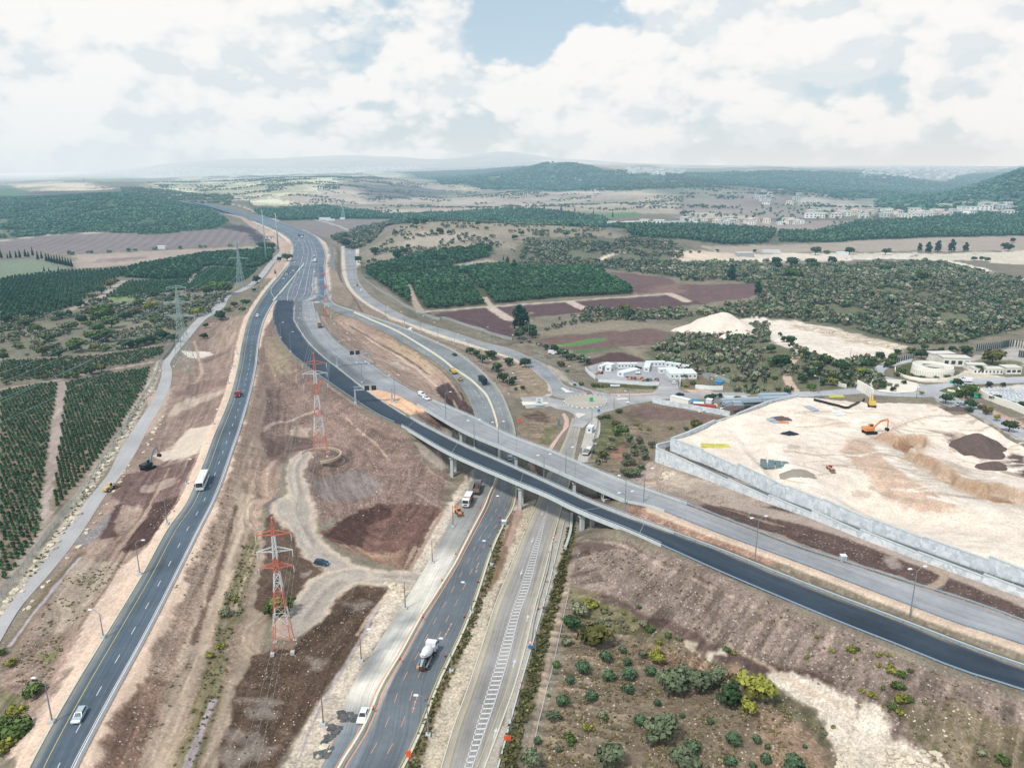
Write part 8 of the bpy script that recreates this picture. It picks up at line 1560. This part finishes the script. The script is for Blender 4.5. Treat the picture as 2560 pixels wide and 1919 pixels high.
plant([(290,300,70,dk_),(370,315,90,dk_),(440,355,100,dk_),(510,385,100,dk_),(590,400,100,dk_),(650,420,70,dk_),(230,265,60,gy),(150,245,60,gy),(80,250,50,gy)],'{k} in the hedge along the little lane left of the yard','hedge of the little lane','F');plant([(115,440,115,dk_),(420,440,90,br_),(600,610,66,bu),(10,580,70,dk_),(90,650,50,dk_),(30,660,40,dk_),(480,500,40,bu)],'{k} on the slope beside the roundabout approach','bushes at the roundabout approach','F')
plant([(1850,330,90,dk_),(1905,350,80,dk_),(1960,400,105,dk_),(2040,370,115,dk_),(2085,470,130,dk_),(2185,425,100,dk_),(2140,565,130,dk_),(2195,600,90,dk_),(1990,340,60,bu)],'{k} on the strip between ramp and service road','trees between ramp and service road','E')
plant([(1000,1090,92,ol),(1100,1110,92,ol),(1040,1155,84,ol),(1210,1145,92,ol),(1130,1180,84,ol),(990,1240,92,ol),(1060,1215,84,ol),(1140,1240,84,ol),(975,1300,84,ol),(1040,1290,84,ol),(1110,1330,84,ol),(1000,1385,120,ol),(1070,1390,100,ol),(960,1370,70,ol)],'{k} in the tight cluster below the block wall corner','olive cluster by the wall corner','F')
plant([(895,1030,100,gr_n),(780,1225,120,br_),(850,1150,100,gy),(925,840,84,bu),(1590,970,140,br_),(900,960,90,br_),(970,1000,100,bu),(820,890,80,bu),(760,900,60,bu),(1500,1000,60,bu),(1070,960,60,yb),(1370,990,60,yb),(1180,1000,60,yb),(1110,1000,50,yb),(860,1080,80,gy),(730,1350,100,gy),(700,1200,60,bu)],'{k} on the overgrown plot between pavement and plateau','bushes on the overgrown plot','F')
plant([(700,620,60,bu),(760,630,60,bu),(1230,640,40,bu),(1480,545,80,gr_n),(1500,620,70,yb),(1560,600,70,bu),(1620,630,60,bu),(1700,740,90,dk_),(1740,720,60,gr_n),(1790,720,60,dk_),(1950,730,70,bu),(540,620,40,bu)],'{k} beside the walls of the yard','bushes beside the yard walls','F')
plant([(1530,752,110,dk_),(1745,800,100,dk_),(1735,845,60,dk_),(1960,745,84,dk_),(2078,985,125,dk_),(2115,795,56,dk_),(2195,800,64,dk_),(1910,630,66,dk_),(2025,630,50,dk_),(1640,608,96,dk_),(1710,335,110,dk_),(1590,320,60,dk_),(1635,330,34,dk_),(1820,500,80,dk_),(1325,700,44,ye),(1890,850,90,br_),(1975,920,60,ye),(1840,820,70,br_)],'{k} in the gardens around the second roundabout','garden trees','G');plant([(1930,385,190,br_)],'large bare-looking brown tree behind the round building','large brown tree','G')
plant([(325,360,80,dk_),(140,230,76,dk_),(200,245,110,dk_),(1120,340,70,dk_),(1060,440,110,gr_n),(1080,400,100,gr_n),(970,390,100,dk_),(1320,370,100,dk_),(1430,360,100,dk_),(1230,330,80,gr_n),(1350,305,70,dk_),(1490,330,60,dk_),(370,650,90,gr_n),(560,600,100,ye),(640,480,120,dk_),(700,540,110,dk_),(560,540,100,gr_n),(480,600,90,dk_),(390,540,120,dk_),(800,515,100,ye),(860,460,110,dk_),(520,410,110,gr_n),(300,580,100,dk_),(760,430,60,dk_),(430,470,110,dk_),(620,440,90,gr_n),(740,590,90,br_),(470,400,90,dk_),(20,320,100,dk_),(110,420,150,dk_),(30,430,120,gr_n),(170,680,70,dk_),(90,660,60,bu),(60,560,60,bu)],'{k} on the slope between the quarry track and the garden road','trees between track and garden road','G')
plant([(950,610,90,dk_),(990,640,80,dk_),(1040,620,56,gy),(1110,632,50,gy),(1170,605,50,dk_),(1080,665,60,dk_),(920,630,70,dk_)],'{k} in the planted crescent of the second roundabout','planting on the second roundabout','G');plant([(1700,690,140,bu),(1750,650,130,bu),(1640,700,80,bu),(1780,700,90,bu),(1150,500,90,bu),(1110,530,70,bu),(1230,540,60,bu),(1330,560,60,bu),(1450,560,60,bu),(1550,550,60,bu)],'{k} in the clipped beds by the garden road','clipped beds','G')
plant([(130,600,90,dk_) if False else(500,950,54,ta)],'pointed dark conifer at the right end of the ploughed field','pointed conifer','C');plant([(330,855,56,ta),(715,880,60,gr_n),(1340,800,70,gr_n),(700,820,80,gr_n),(760,840,70,gr_n),(1560,850,90,gr_n),(1500,870,60,gr_n),(980,750,70,dk_),(870,780,60,gr_n),(840,760,80,dk_),(720,760,80,dk_),(620,760,80,dk_),(635,785,60,dk_),(1320,692,60,dk_),(1540,680,30,ta),(1595,690,40,ta),(1655,680,40,ta),(1745,680,40,ta),(1835,680,34,ta),(1890,738,34,dk_),(1940,740,36,dk_),(1980,745,36,gr_n),(2080,655,50,dk_),(2140,622,36,dk_),(2115,670,60,dk_),(480,688,30,dk_),(240,685,30,dk_),(125,690,30,bu),(65,690,30,bu),(870,690,70,dk_),(940,690,50,bu),(1090,690,60,dk_),(1920,815,40,dk_)],'{k} beside the pale valley road','trees along the valley road','C')
# ---- counted and uncounted plants laid out in numbers
def scatter_mesh(name,protos_,pts,s,label,cat,tint=None,par=None,kind='stuff',zs=1.,group=None):
 pts=np.asarray(pts);n=len(pts);z=ground(pts[:,0],pts[:,1]);s=np.broadcast_to(s,n);Vs=[];Fs=[];Cs=[];off=0;a=rng.uniform(0,6.28,n);pk=rng.integers(0,len(protos_),n);tt=rng.uniform(.7,1.3,n)*(1+.25*fbm(pts[:,0],pts[:,1],60,3,5))
 for k,(V,F_,cl) in enumerate(protos_):
  m=pk==k;q=m.sum()
  if not q:continue
  ca,sa=np.cos(a[m])[:,None],np.sin(a[m])[:,None];S_=s[m][:,None];x=V[None,:,0]*ca-V[None,:,1]*sa;y=V[None,:,0]*sa+V[None,:,1]*ca
  P_=np.stack([x*S_+pts[m][:,0][:,None],y*S_+pts[m][:,1][:,None],V[None,:,2]*S_*zs+z[m][:,None]],-1).reshape(-1,3);Vs.append(P_);Fs.append((F_[None]+(np.arange(q)*len(V))[:,None,None]).reshape(-1,4)+off)
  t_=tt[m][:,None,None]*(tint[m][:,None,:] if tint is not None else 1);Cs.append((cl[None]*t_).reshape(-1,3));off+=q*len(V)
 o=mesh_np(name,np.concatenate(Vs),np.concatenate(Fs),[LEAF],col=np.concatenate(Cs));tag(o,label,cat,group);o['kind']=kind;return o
def grid_in(poly,dx,dy,ang=0.,jit=.15,pos=0.):
 ca,sa=math.cos(ang),math.sin(ang);q=np.stack([poly[:,0]*ca+poly[:,1]*sa,-poly[:,0]*sa+poly[:,1]*ca],1);x0,y0=q.min(0);x1,y1=q.max(0)
 gx,gy=np.meshgrid(np.arange(x0,x1,dx),np.arange(y0,y1,dy));gx=gx+rng.normal(0,jit*dx,gx.shape);gy=gy+rng.normal(0,jit*dy,gy.shape);gx=gx.ravel();gy=gy.ravel()
 x,y=gx*ca-gy*sa,gx*sa+gy*ca;m=poly_sd(x,y,poly)<-pos;return np.stack([x[m],y[m]],1)
lowp=lambda nm,n,leaf,col,L_=None,k=3:[crown(n,L_ or rlumps(200+i,4,1.,1.5,(.35,.55)),leaf,300+i,col) for i in range(k)]
CIT=lowp('c',46,.34,c(60,96,68),[(0,0,.75,.62,1.1),(.2,.1,.9,.5,1),(-.2,-.15,.6,.5,1)]);FORR=lowp('f',24,.46,c(92,122,104));MANG=lowp('m',46,.34,c(66,98,72));SCRB=lowp('s',30,.36,c(108,120,94));GRB=lowp('g',26,.36,c(122,118,102));PINE=lowp('p',30,.4,c(86,114,94),[(0,0,1.2,.75,1.1),(.3,.2,.8,.6,1),(-.2,-.2,1.7,.5,1.2)])
cit=np.vstack([grid_in(ORCH_B,1.95,2.3,-.12,.04),grid_in(ORCH_C,1.95,2.3,-.03,.04),grid_in(ORCH_A,2.3,2.6,-.45,.05)]);cit=cit[rng.random(len(cit))<.95]
dd=np.hypot(cit[:,0],cit[:,1]);infr=np.abs(np.arctan2(cit[:,0],cit[:,1]))<R(33.2);order=np.argsort(dd+~infr*1e4);near_c,rest_c=cit[order[:300]],cit[order[300:]]
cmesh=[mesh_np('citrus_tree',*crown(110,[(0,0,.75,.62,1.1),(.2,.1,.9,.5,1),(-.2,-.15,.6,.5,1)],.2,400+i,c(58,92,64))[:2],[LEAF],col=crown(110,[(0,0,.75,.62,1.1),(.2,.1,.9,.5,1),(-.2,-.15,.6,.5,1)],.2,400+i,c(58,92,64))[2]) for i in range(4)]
zc=ground(near_c[:,0],near_c[:,1])
for i,(p,z) in enumerate(zip(near_c,zc)):
 o=cmesh[i] if i<4 else cmesh[i%4].copy()
 if i>=4:C.objects.link(o)
 s=random.uniform(.72,1.02);o.location=(p[0],p[1],float(z)-.05);o.scale=(s,s,s*random.uniform(.85,1.1));o.rotation_euler=(0,0,random.uniform(0,6.3));tag(o,'young citrus tree in the ruled rows of the near left orchard','tree','young citrus trees of the left orchard')
scatter_mesh('citrus_orchard',CIT,rest_c,rng.uniform(.68,1.0,len(rest_c)),'rows of young dark green citrus trees filling the left orchard blocks','orchard',zs=.9)
for nm,pg,dx,dy,s,an,lb in(('citrus_orchard',ORCH_W1,3.6,4.6,1.75,.5,'dense dark green orchard block at the far left'),('citrus_orchard',ORCH_W3,3.2,4.,1.5,.5,'orchard block with visible rows between the lattice pylons'),('fruit_orchard',ORCH_W2,4.4,5.,2.9,.3,'thick closed orchard block below the pale strip')):
 q=grid_in(pg,dx,dy,an,.06);scatter_mesh(nm,CIT if s<2 else MANG,q,rng.uniform(.8,1.2,len(q))*s,lb,'orchard')
mg=grid_in(MANGO,5.2,5.6,.15,.14,2);t1=[gpts(q,'B') for q in([(425,905),(455,905),(530,1065),(480,1065)],[(770,830),(795,830),(990,1030),(950,1040)])]
for q in t1:mg=mg[poly_sd(mg[:,0],mg[:,1],q)>1.5]
mg=mg[np.argsort(np.hypot(mg[:,0],mg[:,1]))];mp_o=[mesh_np('mango_tree',*crown(150,rlumps(500+i,5,1.,1.45,(.35,.5)),.17,500+i,c(66,98,72))[:2],[LEAF],col=crown(150,rlumps(500+i,5,1.,1.45,(.35,.5)),.17,500+i,c(66,98,72))[2]) for i in range(4)]
zc=ground(mg[:300,0],mg[:300,1])
for i,(p,z) in enumerate(zip(mg[:300],zc)):
 o=mp_o[i] if i<4 else mp_o[i%4].copy()
 if i>=4:C.objects.link(o)
 s=random.uniform(2.9,3.9);o.location=(p[0],p[1],float(z)-.2);o.scale=(s,s,s*random.uniform(.8,1.));o.rotation_euler=(0,0,random.uniform(0,6.3));tag(o,'rounded dark green tree on the near side of the middle orchard','tree','trees on the near side of the middle orchard')
scatter_mesh('fruit_orchard',MANG,mg[300:],rng.uniform(2.9,3.9,len(mg)-300),'rear part of the dark green middle orchard','orchard')
q=grid_in(gpts([(160,850),(175,800),(300,760),(560,705),(700,680),(985,662),(960,735),(720,775),(700,795),(400,835)],'B'),5.6,6.,.2,.2,1);q=q[rng.random(len(q))<.93];scatter_mesh('fruit_orchard',MANG,q,rng.uniform(2.8,4.2,len(q)),'dark green orchard strip behind the middle orchard','orchard')
def clumpy(poly,d,thr,sc,seed,jit=.4):q=grid_in(poly,d,d,.4,jit);v=fbm(q[:,0],q[:,1],sc,4,seed);return q[v>thr]
def tints(n,cols):return np.array(cols)[rng.integers(0,len(cols),n)]/np.array(c(92,106,84))
mixc=[c(98,110,94),c(84,104,86),c(106,114,92),c(112,118,108),c(126,128,120),c(72,96,80),c(102,106,98)]
EHILL=gpts([('C',0,800),('C',600,790),('C',1600,758),('C',1900,810),('C',2300,900),('G',2300,110),('G',1850,215),('G',1650,270),('G',1250,290),('G',700,120),('G',200,60),('F',2211,60),('F',1480,20),('C',0,1120),('C',300,1050),('C',480,1010),('C',560,930)])
q=clumpy(EHILL,3.5,-.3,26,61);scatter_mesh('hill_scrub',SCRB,q,rng.uniform(1.0,2.5,len(q))*(1+.7*(rng.random(len(q))<.08)),'dense mixed scrub covering the hill on the right','scrub',tints(len(q),mixc))
for pg,d,thr,s0,s1,lb in((gpts([(1190,330),(1500,190),(2211,100),(2211,700),(1830,640),(1640,560),(1430,500),(1210,420)],'F'),3.4,-.15,1.3,2.6,'tangled scrub behind and right of the yard'),(gpts([(0,60),(200,360),(60,700),(1000,680),(1000,560),(900,400),(560,440),(200,300)],'G'),3.6,-.05,1.2,2.4,'scrub around the quarry track'),(gpts([(180,195),(560,60),(1450,20),(1500,110),(900,70),(560,110)],'F'),4,-.1,1.2,2.2,'low scrub behind the striped field'),(gpts([(1180,620),(1650,640),(1900,600),(2211,650),(2211,860),(1700,800),(1150,790)],'B'),6,-.12,1.8,3.6,'scrub between knoll and ploughed field'),(gpts([(0,770),(600,760),(620,830),(300,880),(0,880)],'C'),5.5,-.3,1.8,3.4,'scrub beside the pale bends'),(gpts([(150,770),(330,590),(520,500),(900,490),(1300,520),(1880,620),(1150,700),(980,660),(500,720)],'B'),7,.12,1.4,3.2,'open scrub on the stony knoll'),(gpts([(0,20),(1700,0),(1500,250),(950,345),(300,380),(0,400)],'D'),3.6,.1,.8,1.9,'low grey scrub on the dry ground above the left orchard'),(gpts([(300,1132),(620,1000),(1300,940),(1500,900),(1440,1060),(1300,1132)],'A'),5,-.05,1.2,2.6,'mixed scrub around the lattice pylons'),(gpts([(735,905),(880,840),(1000,1000),(960,1120),(1240,1170),(1240,1290),(1120,1430),(930,1400),(690,1290)],'F'),2.6,.1,.6,1.3,'weeds and low bushes on the overgrown plot'),(gpts([(545,560),(760,690),(1240,880),(1200,930),(900,850),(560,740)],'J'),1.5,.05,.3,.7,'weeds along the rim of the olive grove'),(gpts([(1380,1132),(1640,1050),(1760,1080),(2211,1060),(2211,1132)],'B'),4.5,-.1,1.4,2.8,'scrub strip below the ploughed strips'),(gpts([(-60,600),(60,560),(330,500),(500,500),(200,640),(60,680)],'B'),6,-.2,2.2,4.2,'dark tree belt at the left foot of the knoll')):
 q=clumpy(pg,d,thr,22 if d>2 else 5,int(s0*100)+7)
 if len(q):scatter_mesh('scrub',SCRB,q,rng.uniform(s0,s1,len(q)),lb,'scrub',tints(len(q),mixc))
# ditch weeds and verge tufts
def strip_tufts(pts,w,n,s0,s1,lb,cols=None):
 s=np.concatenate([[0],np.cumsum(np.linalg.norm(np.diff(pts,axis=0),axis=1))]);t=rng.uniform(0,s[-1],n);q=np.stack([np.interp(t,s,pts[:,0])+rng.uniform(-w,w,n),np.interp(t,s,pts[:,1])+rng.uniform(-w,w,n)],1);scatter_mesh('verge_weeds',GRB,q,rng.uniform(s0,s1,n),lb,'weeds',np.array(cols or[c(96,98,66),c(74,84,56),c(122,114,86)])[rng.integers(0,3,n)]/np.array(c(122,118,102)),zs=.7)
strip_tufts(gp([('J',560,200),('J',535,330),('J',500,480),('J',440,680),('J',375,900),('J',300,1200),('J',230,1400),('J',160,1660)]),1.5,620,.25,.7,'green weeds filling the ditch beside the hatched road');strip_tufts(gp([('I',1700,160),('I',1650,400),('I',1560,640),('I',1480,850),('I',1380,1060),('I',1270,1300),('I',1150,1690)]),1.1,420,.2,.55,'weeds on the verge between the two lower roads')
strip_tufts(gp([('H',1540,300),('H',1420,700),('H',1330,1000),('H',1250,1350),('H',1130,1658)]),2.4,230,.15,.42,'dry weeds in the strip right of the left highway');strip_tufts(gp([('D',1300,640),('D',1130,930),('D',900,1290),('H',400,170),('H',150,520)]),1.6,320,.2,.5,'weeds along the orchard fence')
# dry grass clumps and loose stones on the near ground
def tri_rock(seed):g=np.random.default_rng(seed);v=np.array([(-1,-1,0),(1,-1,0),(1,1,0),(-1,1,0),(-.6,-.6,.9),(.6,-.6,.9),(.6,.6,.9),(-.6,.6,.9)])*.5+g.normal(0,.1,(8,3));return v.astype(np.float32),np.array([(4,5,6,7),(0,1,5,4),(1,2,6,5),(2,3,7,6),(3,0,4,7)]),np.array([c(214,204,190)]*8,np.float32)
STN=[tri_rock(i) for i in range(5)]
def pts_in(poly,n):x0,y0=poly.min(0);x1,y1=poly.max(0);q=np.stack([rng.uniform(x0,x1,n*3),rng.uniform(y0,y1,n*3)],1);q=q[poly_sd(q[:,0],q[:,1],poly)<-1];v=fbm(q[:,0],q[:,1],6,3,19);q=q[v>-.15];ii=np.searchsorted(RAD,np.hypot(q[:,0],q[:,1])).clip(0,NR-1);jj=np.searchsorted(AZ,np.arctan2(q[:,0],q[:,1])).clip(0,NA-1);return q[edge_d[ii,jj]>1.2][:n]
NEARP=[(gpts([('J',560,600),('J',760,700),('J',1240,900),('K',260,1200),('K',560,1400),('K',600,1680),('J',320,1680),('J',480,1100)]),1500,1300,'olive grove'),(gpts([('J',590,310),('J',1080,340),('J',1758,620),('K',760,860),('K',1700,1270),('K',1700,1680),('K',1200,1650),('K',760,1280),('K',0,990),('J',1180,780),('J',740,600)]),700,2600,'bank below the black road'),(gpts([('E',60,560),('E',560,640),('E',1250,1030),('N',640,930),('N',200,1600),('I',760,150),('E',460,1500),('E',100,1200)]),200,1100,'brown hillside round the walled pylon'),(gpts([(900,60),(1300,0),(1500,0),(1350,600),(1150,1200),(960,1640),(600,1640),(880,1080)],'H'),300,1500,'soil right of the left highway'),(gpts([(165,970),(540,780),(820,550),(980,560),(700,1050),(330,1640),(0,1640)],'I'),60,260,'dark soil by the nearest pylon'),(gpts([(420,420),(800,380),(560,700),(280,1180),(60,1560),(0,1560),(80,940)],'H'),420,700,'bank left of the left highway')]
for pg,ng,ns,wn in NEARP:
 q=pts_in(pg,ng);scatter_mesh('dry_grass',GRB,q,rng.uniform(.15,.42,len(q)),'dry grass and weeds on the '+wn,'grass',np.array([c(140,132,98),c(110,108,76),c(128,112,88)])[rng.integers(0,3,len(q))]/np.array(c(122,118,102)),zs=.6)
 q=pts_in(pg,ns);scatter_mesh('loose_stones',STN,q,rng.uniform(.08,.24,len(q))*(1+rng.random(len(q))**10),'loose pale stones on the '+wn,'stones',np.array([c(232,226,220),c(176,164,154),c(132,116,106)])[rng.integers(0,3,len(q))]/np.array(c(240,230,218)))
# woods and groves farther off
WH=gpts([(-60,345),(200,340),(640,320),(1000,350),(1300,400),(1475,500),(1380,548),(1050,580),(800,582),(680,565),(300,585),(-60,612)],'A');q=clumpy(WH,5.6,-.16,30,91);scatter_mesh('woodland',FORR,q,rng.uniform(1.5,3.6,len(q)),'blue-green wood on the low hill at the left','wood')
for it,T_,d,s0,s1,lb in(([(-560,430),(-450,430),(-100,400),(20,420),(300,460),(700,450),(1000,430),(1300,430),(1700,480),(1760,530),(1500,535),(1000,492),(560,500),(430,515),(330,482),(0,482),(-300,490),(-440,480)],'B',6.5,2.2,3.6,'long dark green grove behind the knoll'),([(-460,530),(0,528),(620,560),(560,640),(300,650),(0,612),(-300,600)],'C',6.5,2.,3.8,'pine belt below the left village strip'),([(640,575),(850,578),(1150,512),(1700,480),(2300,400),(2300,590),(1400,612),(870,635),(640,632)],'C',6.5,2.,4.,'pine belt below the hill on the right')):
 q=grid_in(gpts(it,T_),d,d,.3,.3);scatter_mesh('pine_wood',PINE,q,rng.uniform(s0,s1,len(q)),lb,'wood',zs=1.1)
for it,T_,d,thr,s0,s1,lb in(([(1780,170),(2211,196),(2450,200),(2450,300),(2211,285),(1900,300),(1620,305),(1850,240)],'B',19,-.1,5,9,'bluish woods linking the round hill with the ridge'),([(280,180),(600,160),(1000,150),(1390,124),(1600,144),(1850,200),(1900,240),(1600,305),(1300,300),(1000,298),(820,262),(640,262),(620,230)],'B',19,-.25,6,11,'wooded round hill on the skyline'),([(0,190),(800,180),(1150,195),(1700,255),(2050,175),(2211,145),(2400,130),(2500,420),(1800,430),(1300,432),(1250,370),(1000,350),(800,300),(300,270)],'C',19,-.2,6,11,'bluish woods over the hills on the right'),([(-700,260),(0,210),(1100,300),(2211,340),(2211,440),(1000,425),(300,450),(-500,400)],'B',15,.14,1.8,4.2,'scattered dark trees on the stony slopes'),([(950,250),(1500,180),(2300,170),(2600,330),(1800,390),(1450,365),(1100,315)],'A',15,.16,2.2,4.2,'scrub on the sunlit yellow slope'),([(0,300),(600,290),(1500,350),(1500,470),(600,470),(0,480)],'C',18,.22,3,6,'scattered trees in the pale valley on the right'),([(780,285),(1100,300),(1500,340),(1480,400),(1200,380),(800,320)],'A',9,-.1,3,5,'tree strips where the far highway bends')):
 q=clumpy(gpts(it,T_),d,thr,d*6,93);
 if len(q)>26000:q=q[:26000]
 if len(q):scatter_mesh('far_woodland',FORR if s1>9 else SCRB,q,rng.uniform(s0,s1,len(q)),lb,'wood',zs=.8)
hd=gp([('A',465,712),('A',700,700),('A',1000,682),('A',1300,672),('A',1640,650)],0,12);strip=np.repeat(hd[:,:2],3,0)+rng.normal(0,2.5,(len(hd)*3,2));scatter_mesh('hedge_line',FORR,strip,rng.uniform(2.2,3.6,len(strip)),'thin hedge along the lower edge of the brown left field','hedge')
hd=gp([('B',20,425),('B',250,440),('B',550,440),('B',900,432),('B',1300,425),('B',1500,440),('B',1700,470)],0,20);strip=hd[:,:2]+rng.normal(0,9,(len(hd),2));scatter_mesh('cypress_line',[crown(60,[(0,0,1.2+i*.75,.9-.1*i,1.) for i in range(8)],.45,7,c(34,60,50))],strip,rng.uniform(1.6,3.0,len(strip)),'ragged line of cypresses along the back of the dark grove','cypress line')
q=np.array([G('C',random.uniform(0,2200),random.uniform(440,525) if i%2 else random.uniform(400,480))[:2] for i in range(260)]);scatter_mesh('village_trees',FORR,q,rng.uniform(2.5,5,len(q)),'small dark trees among the village houses','trees')
# ------------------------------------------------------------------ daylight
SC.view_settings.view_transform='Standard';SC.view_settings.look='None';SC.view_settings.exposure=0;SC.view_settings.gamma=1
def build_world():
 w=bpy.data.worlds.new('World');SC.world=w;w.use_nodes=True;nt=w.node_tree;nt.nodes.clear()
 out=NN(nt,'ShaderNodeOutputWorld');bg=NN(nt,'ShaderNodeBackground');LK(nt,bg.outputs[0],out.inputs[0])
 sky=NN(nt,'ShaderNodeTexSky');sky.sky_type='NISHITA';sky.sun_disc=False;sky.sun_elevation=R(48);sky.sun_rotation=R(215);sky.air_density=1.0;sky.dust_density=1.5
 tc=NN(nt,'ShaderNodeTexCoord');nrm=NN(nt,'ShaderNodeVectorMath',operation='NORMALIZE');LK(nt,tc.outputs['Generated'],nrm.inputs[0])
 sx=NN(nt,'ShaderNodeSeparateXYZ');LK(nt,nrm.outputs[0],sx.inputs[0])
 def M_(op,a,b=None,c_=None):
  n=NN(nt,'ShaderNodeMath',operation=op)
  for i,q in enumerate((a,b,c_)):
   if q is None:continue
   if isinstance(q,(int,float)):n.inputs[i].default_value=q
   else:LK(nt,q,n.inputs[i])
  return n.outputs[0]
 az=M_('ARCTAN2',sx.outputs[0],sx.outputs[1]);el=M_('ARCSINE',sx.outputs[2])
 cv=NN(nt,'ShaderNodeCombineXYZ');LK(nt,az,cv.inputs[0]);LK(nt,M_('MULTIPLY',el,1.55),cv.inputs[1])
 def dens(shift,det=6):
  mp=NN(nt,'ShaderNodeMapping');mp.inputs['Location'].default_value=(3.1+shift[0],1.7+shift[1],.35);LK(nt,cv.outputs[0],mp.inputs[0])
  n=NN(nt,'ShaderNodeTexNoise');n.noise_dimensions='2D';n.inputs['Scale'].default_value=3.2;n.inputs['Detail'].default_value=det;n.inputs['Roughness'].default_value=.6;LK(nt,mp.outputs[0],n.inputs['Vector'])
  s_=NN(nt,'ShaderNodeVectorMath',operation='MULTIPLY_ADD');s_.inputs[1].default_value=(.05,.05,0);LK(nt,n.outputs['Color'],s_.inputs[0]);LK(nt,mp.outputs[0],s_.inputs[2])
  v=NN(nt,'ShaderNodeTexVoronoi');v.voronoi_dimensions='2D';v.inputs['Scale'].default_value=8;v.inputs['Detail'].default_value=3;v.inputs['Roughness'].default_value=.55;LK(nt,s_.outputs[0],v.inputs['Vector'])
  return M_('SUBTRACT',M_('ADD',n.outputs[0],.1),M_('MULTIPLY',v.outputs['Distance'],.3))
 def blob(px,py,rx,ry,amp):
  d=ray('M',px,py);a0=math.atan2(d[0],d[1]);e0=math.atan2(d[2],math.hypot(d[0],d[1]));kx=rx/1640;ky=ry/1640
  x_=M_('DIVIDE',M_('SUBTRACT',az,a0),kx);y_=M_('DIVIDE',M_('SUBTRACT',el,e0),ky)
  return M_('MULTIPLY',M_('EXPONENT',M_('MULTIPLY',M_('ADD',M_('MULTIPLY',x_,x_),M_('MULTIPLY',y_,y_)),-1)),amp)
 BL=[(1280,150,120,75,.2),(1060,190,60,60,.13),(840,120,160,100,.2),(960,70,70,80,.14),(620,100,140,120,.18),(300,60,260,120,.2),(60,150,150,120,.15),(1900,60,330,70,.17),(1600,50,250,60,.12),(2100,30,130,50,.08),(1130,55,85,42,-.26),(1170,100,50,50,-.16),(1300,240,250,35,-.10),(700,250,300,30,-.06),(735,60,40,40,-.15),(200,190,110,50,-.06),(1750,130,280,90,.13),(2050,170,260,80,.12),(1060,200,160,50,.12),(800,190,200,60,.08),(1010,20,50,40,.05),(1500,130,120,60,-.06)]
 bs=None
 for q in BL:
  x=blob(*q);bs=x if bs is None else M_('ADD',bs,x)
 low=M_('MULTIPLY',M_('EXPONENT',M_('MULTIPLY',M_('MAXIMUM',el,0.),-9)),.16)
 extra=M_('ADD',bs,low)
 d0=M_('ADD',dens((0,0)),extra);d1=M_('ADD',dens((-.012,.03),5),extra)
 cover=NN(nt,'ShaderNodeMapRange');cover.interpolation_type='SMOOTHSTEP';cover.inputs[1].default_value=.34;cover.inputs[2].default_value=.47;LK(nt,d0,cover.inputs[0])
 lit=NN(nt,'ShaderNodeMapRange');lit.inputs[1].default_value=-.11;lit.inputs[2].default_value=.10;LK(nt,M_('SUBTRACT',d0,d1),lit.inputs[0])
 thick=NN(nt,'ShaderNodeMapRange');thick.inputs[1].default_value=.42;thick.inputs[2].default_value=.62;LK(nt,d0,thick.inputs[0])
 f=M_('ADD',M_('MULTIPLY',lit.outputs[0],.75),M_('MULTIPLY',thick.outputs[0],.25))
 cr=NN(nt,'ShaderNodeValToRGB');LK(nt,f,cr.inputs[0]);e=cr.color_ramp.elements
 e[0].position=.2;e[0].color=(.77,.84,.885,1);e[1].position=.75;e[1].color=(1.03,1.015,.995,1);q=e.new(.45);q.color=(.94,.95,.955,1)
 ss=NN(nt,'ShaderNodeVectorMath',operation='SCALE');ss.inputs['Scale'].default_value=.12;LK(nt,sky.outputs[0],ss.inputs[0])
 veil=NN(nt,'ShaderNodeMix',data_type='RGBA');LK(nt,ss.outputs[0],veil.inputs[6]);veil.inputs[7].default_value=(.60,.77,.89,1);veil.inputs[0].default_value=.62
 mx=NN(nt,'ShaderNodeMix',data_type='RGBA');LK(nt,cover.outputs[0],mx.inputs[0]);LK(nt,veil.outputs[2],mx.inputs[6]);LK(nt,cr.outputs[0],mx.inputs[7])
 hf=M_('EXPONENT',M_('MULTIPLY',M_('MAXIMUM',el,0.),-13));mh=NN(nt,'ShaderNodeMix',data_type='RGBA');LK(nt,M_('MULTIPLY',hf,.92),mh.inputs[0]);LK(nt,mx.outputs[2],mh.inputs[6])
 hcol=NN(nt,'ShaderNodeMix',data_type='RGBA');LK(nt,M_('ADD',M_('MULTIPLY',az,1.0),.5),hcol.inputs[0]);hcol.inputs[6].default_value=(.80,.88,.92,1);hcol.inputs[7].default_value=(.90,.89,.875,1);LK(nt,hcol.outputs[2],mh.inputs[7])
 LK(nt,mh.outputs[2],bg.inputs[0]);bg.inputs[1].default_value=.96
 w.cycles.sampling_method='MANUAL';w.cycles.sample_map_resolution=512
build_world()
sun=bpy.data.objects.new('sun',bpy.data.lights.new('sun','SUN'));C.objects.link(sun)
sun.data.energy=3.0;sun.data.angle=R(9);sun.data.color=(1,.95,.88)
sd_=Vector((-.45,-.55,.95));sun.rotation_euler=sd_.to_track_quat('Z','Y').to_euler()
SC.cycles.max_bounces=2;SC.cycles.diffuse_bounces=1;SC.cycles.glossy_bounces=1;SC.cycles.transparent_max_bounces=4
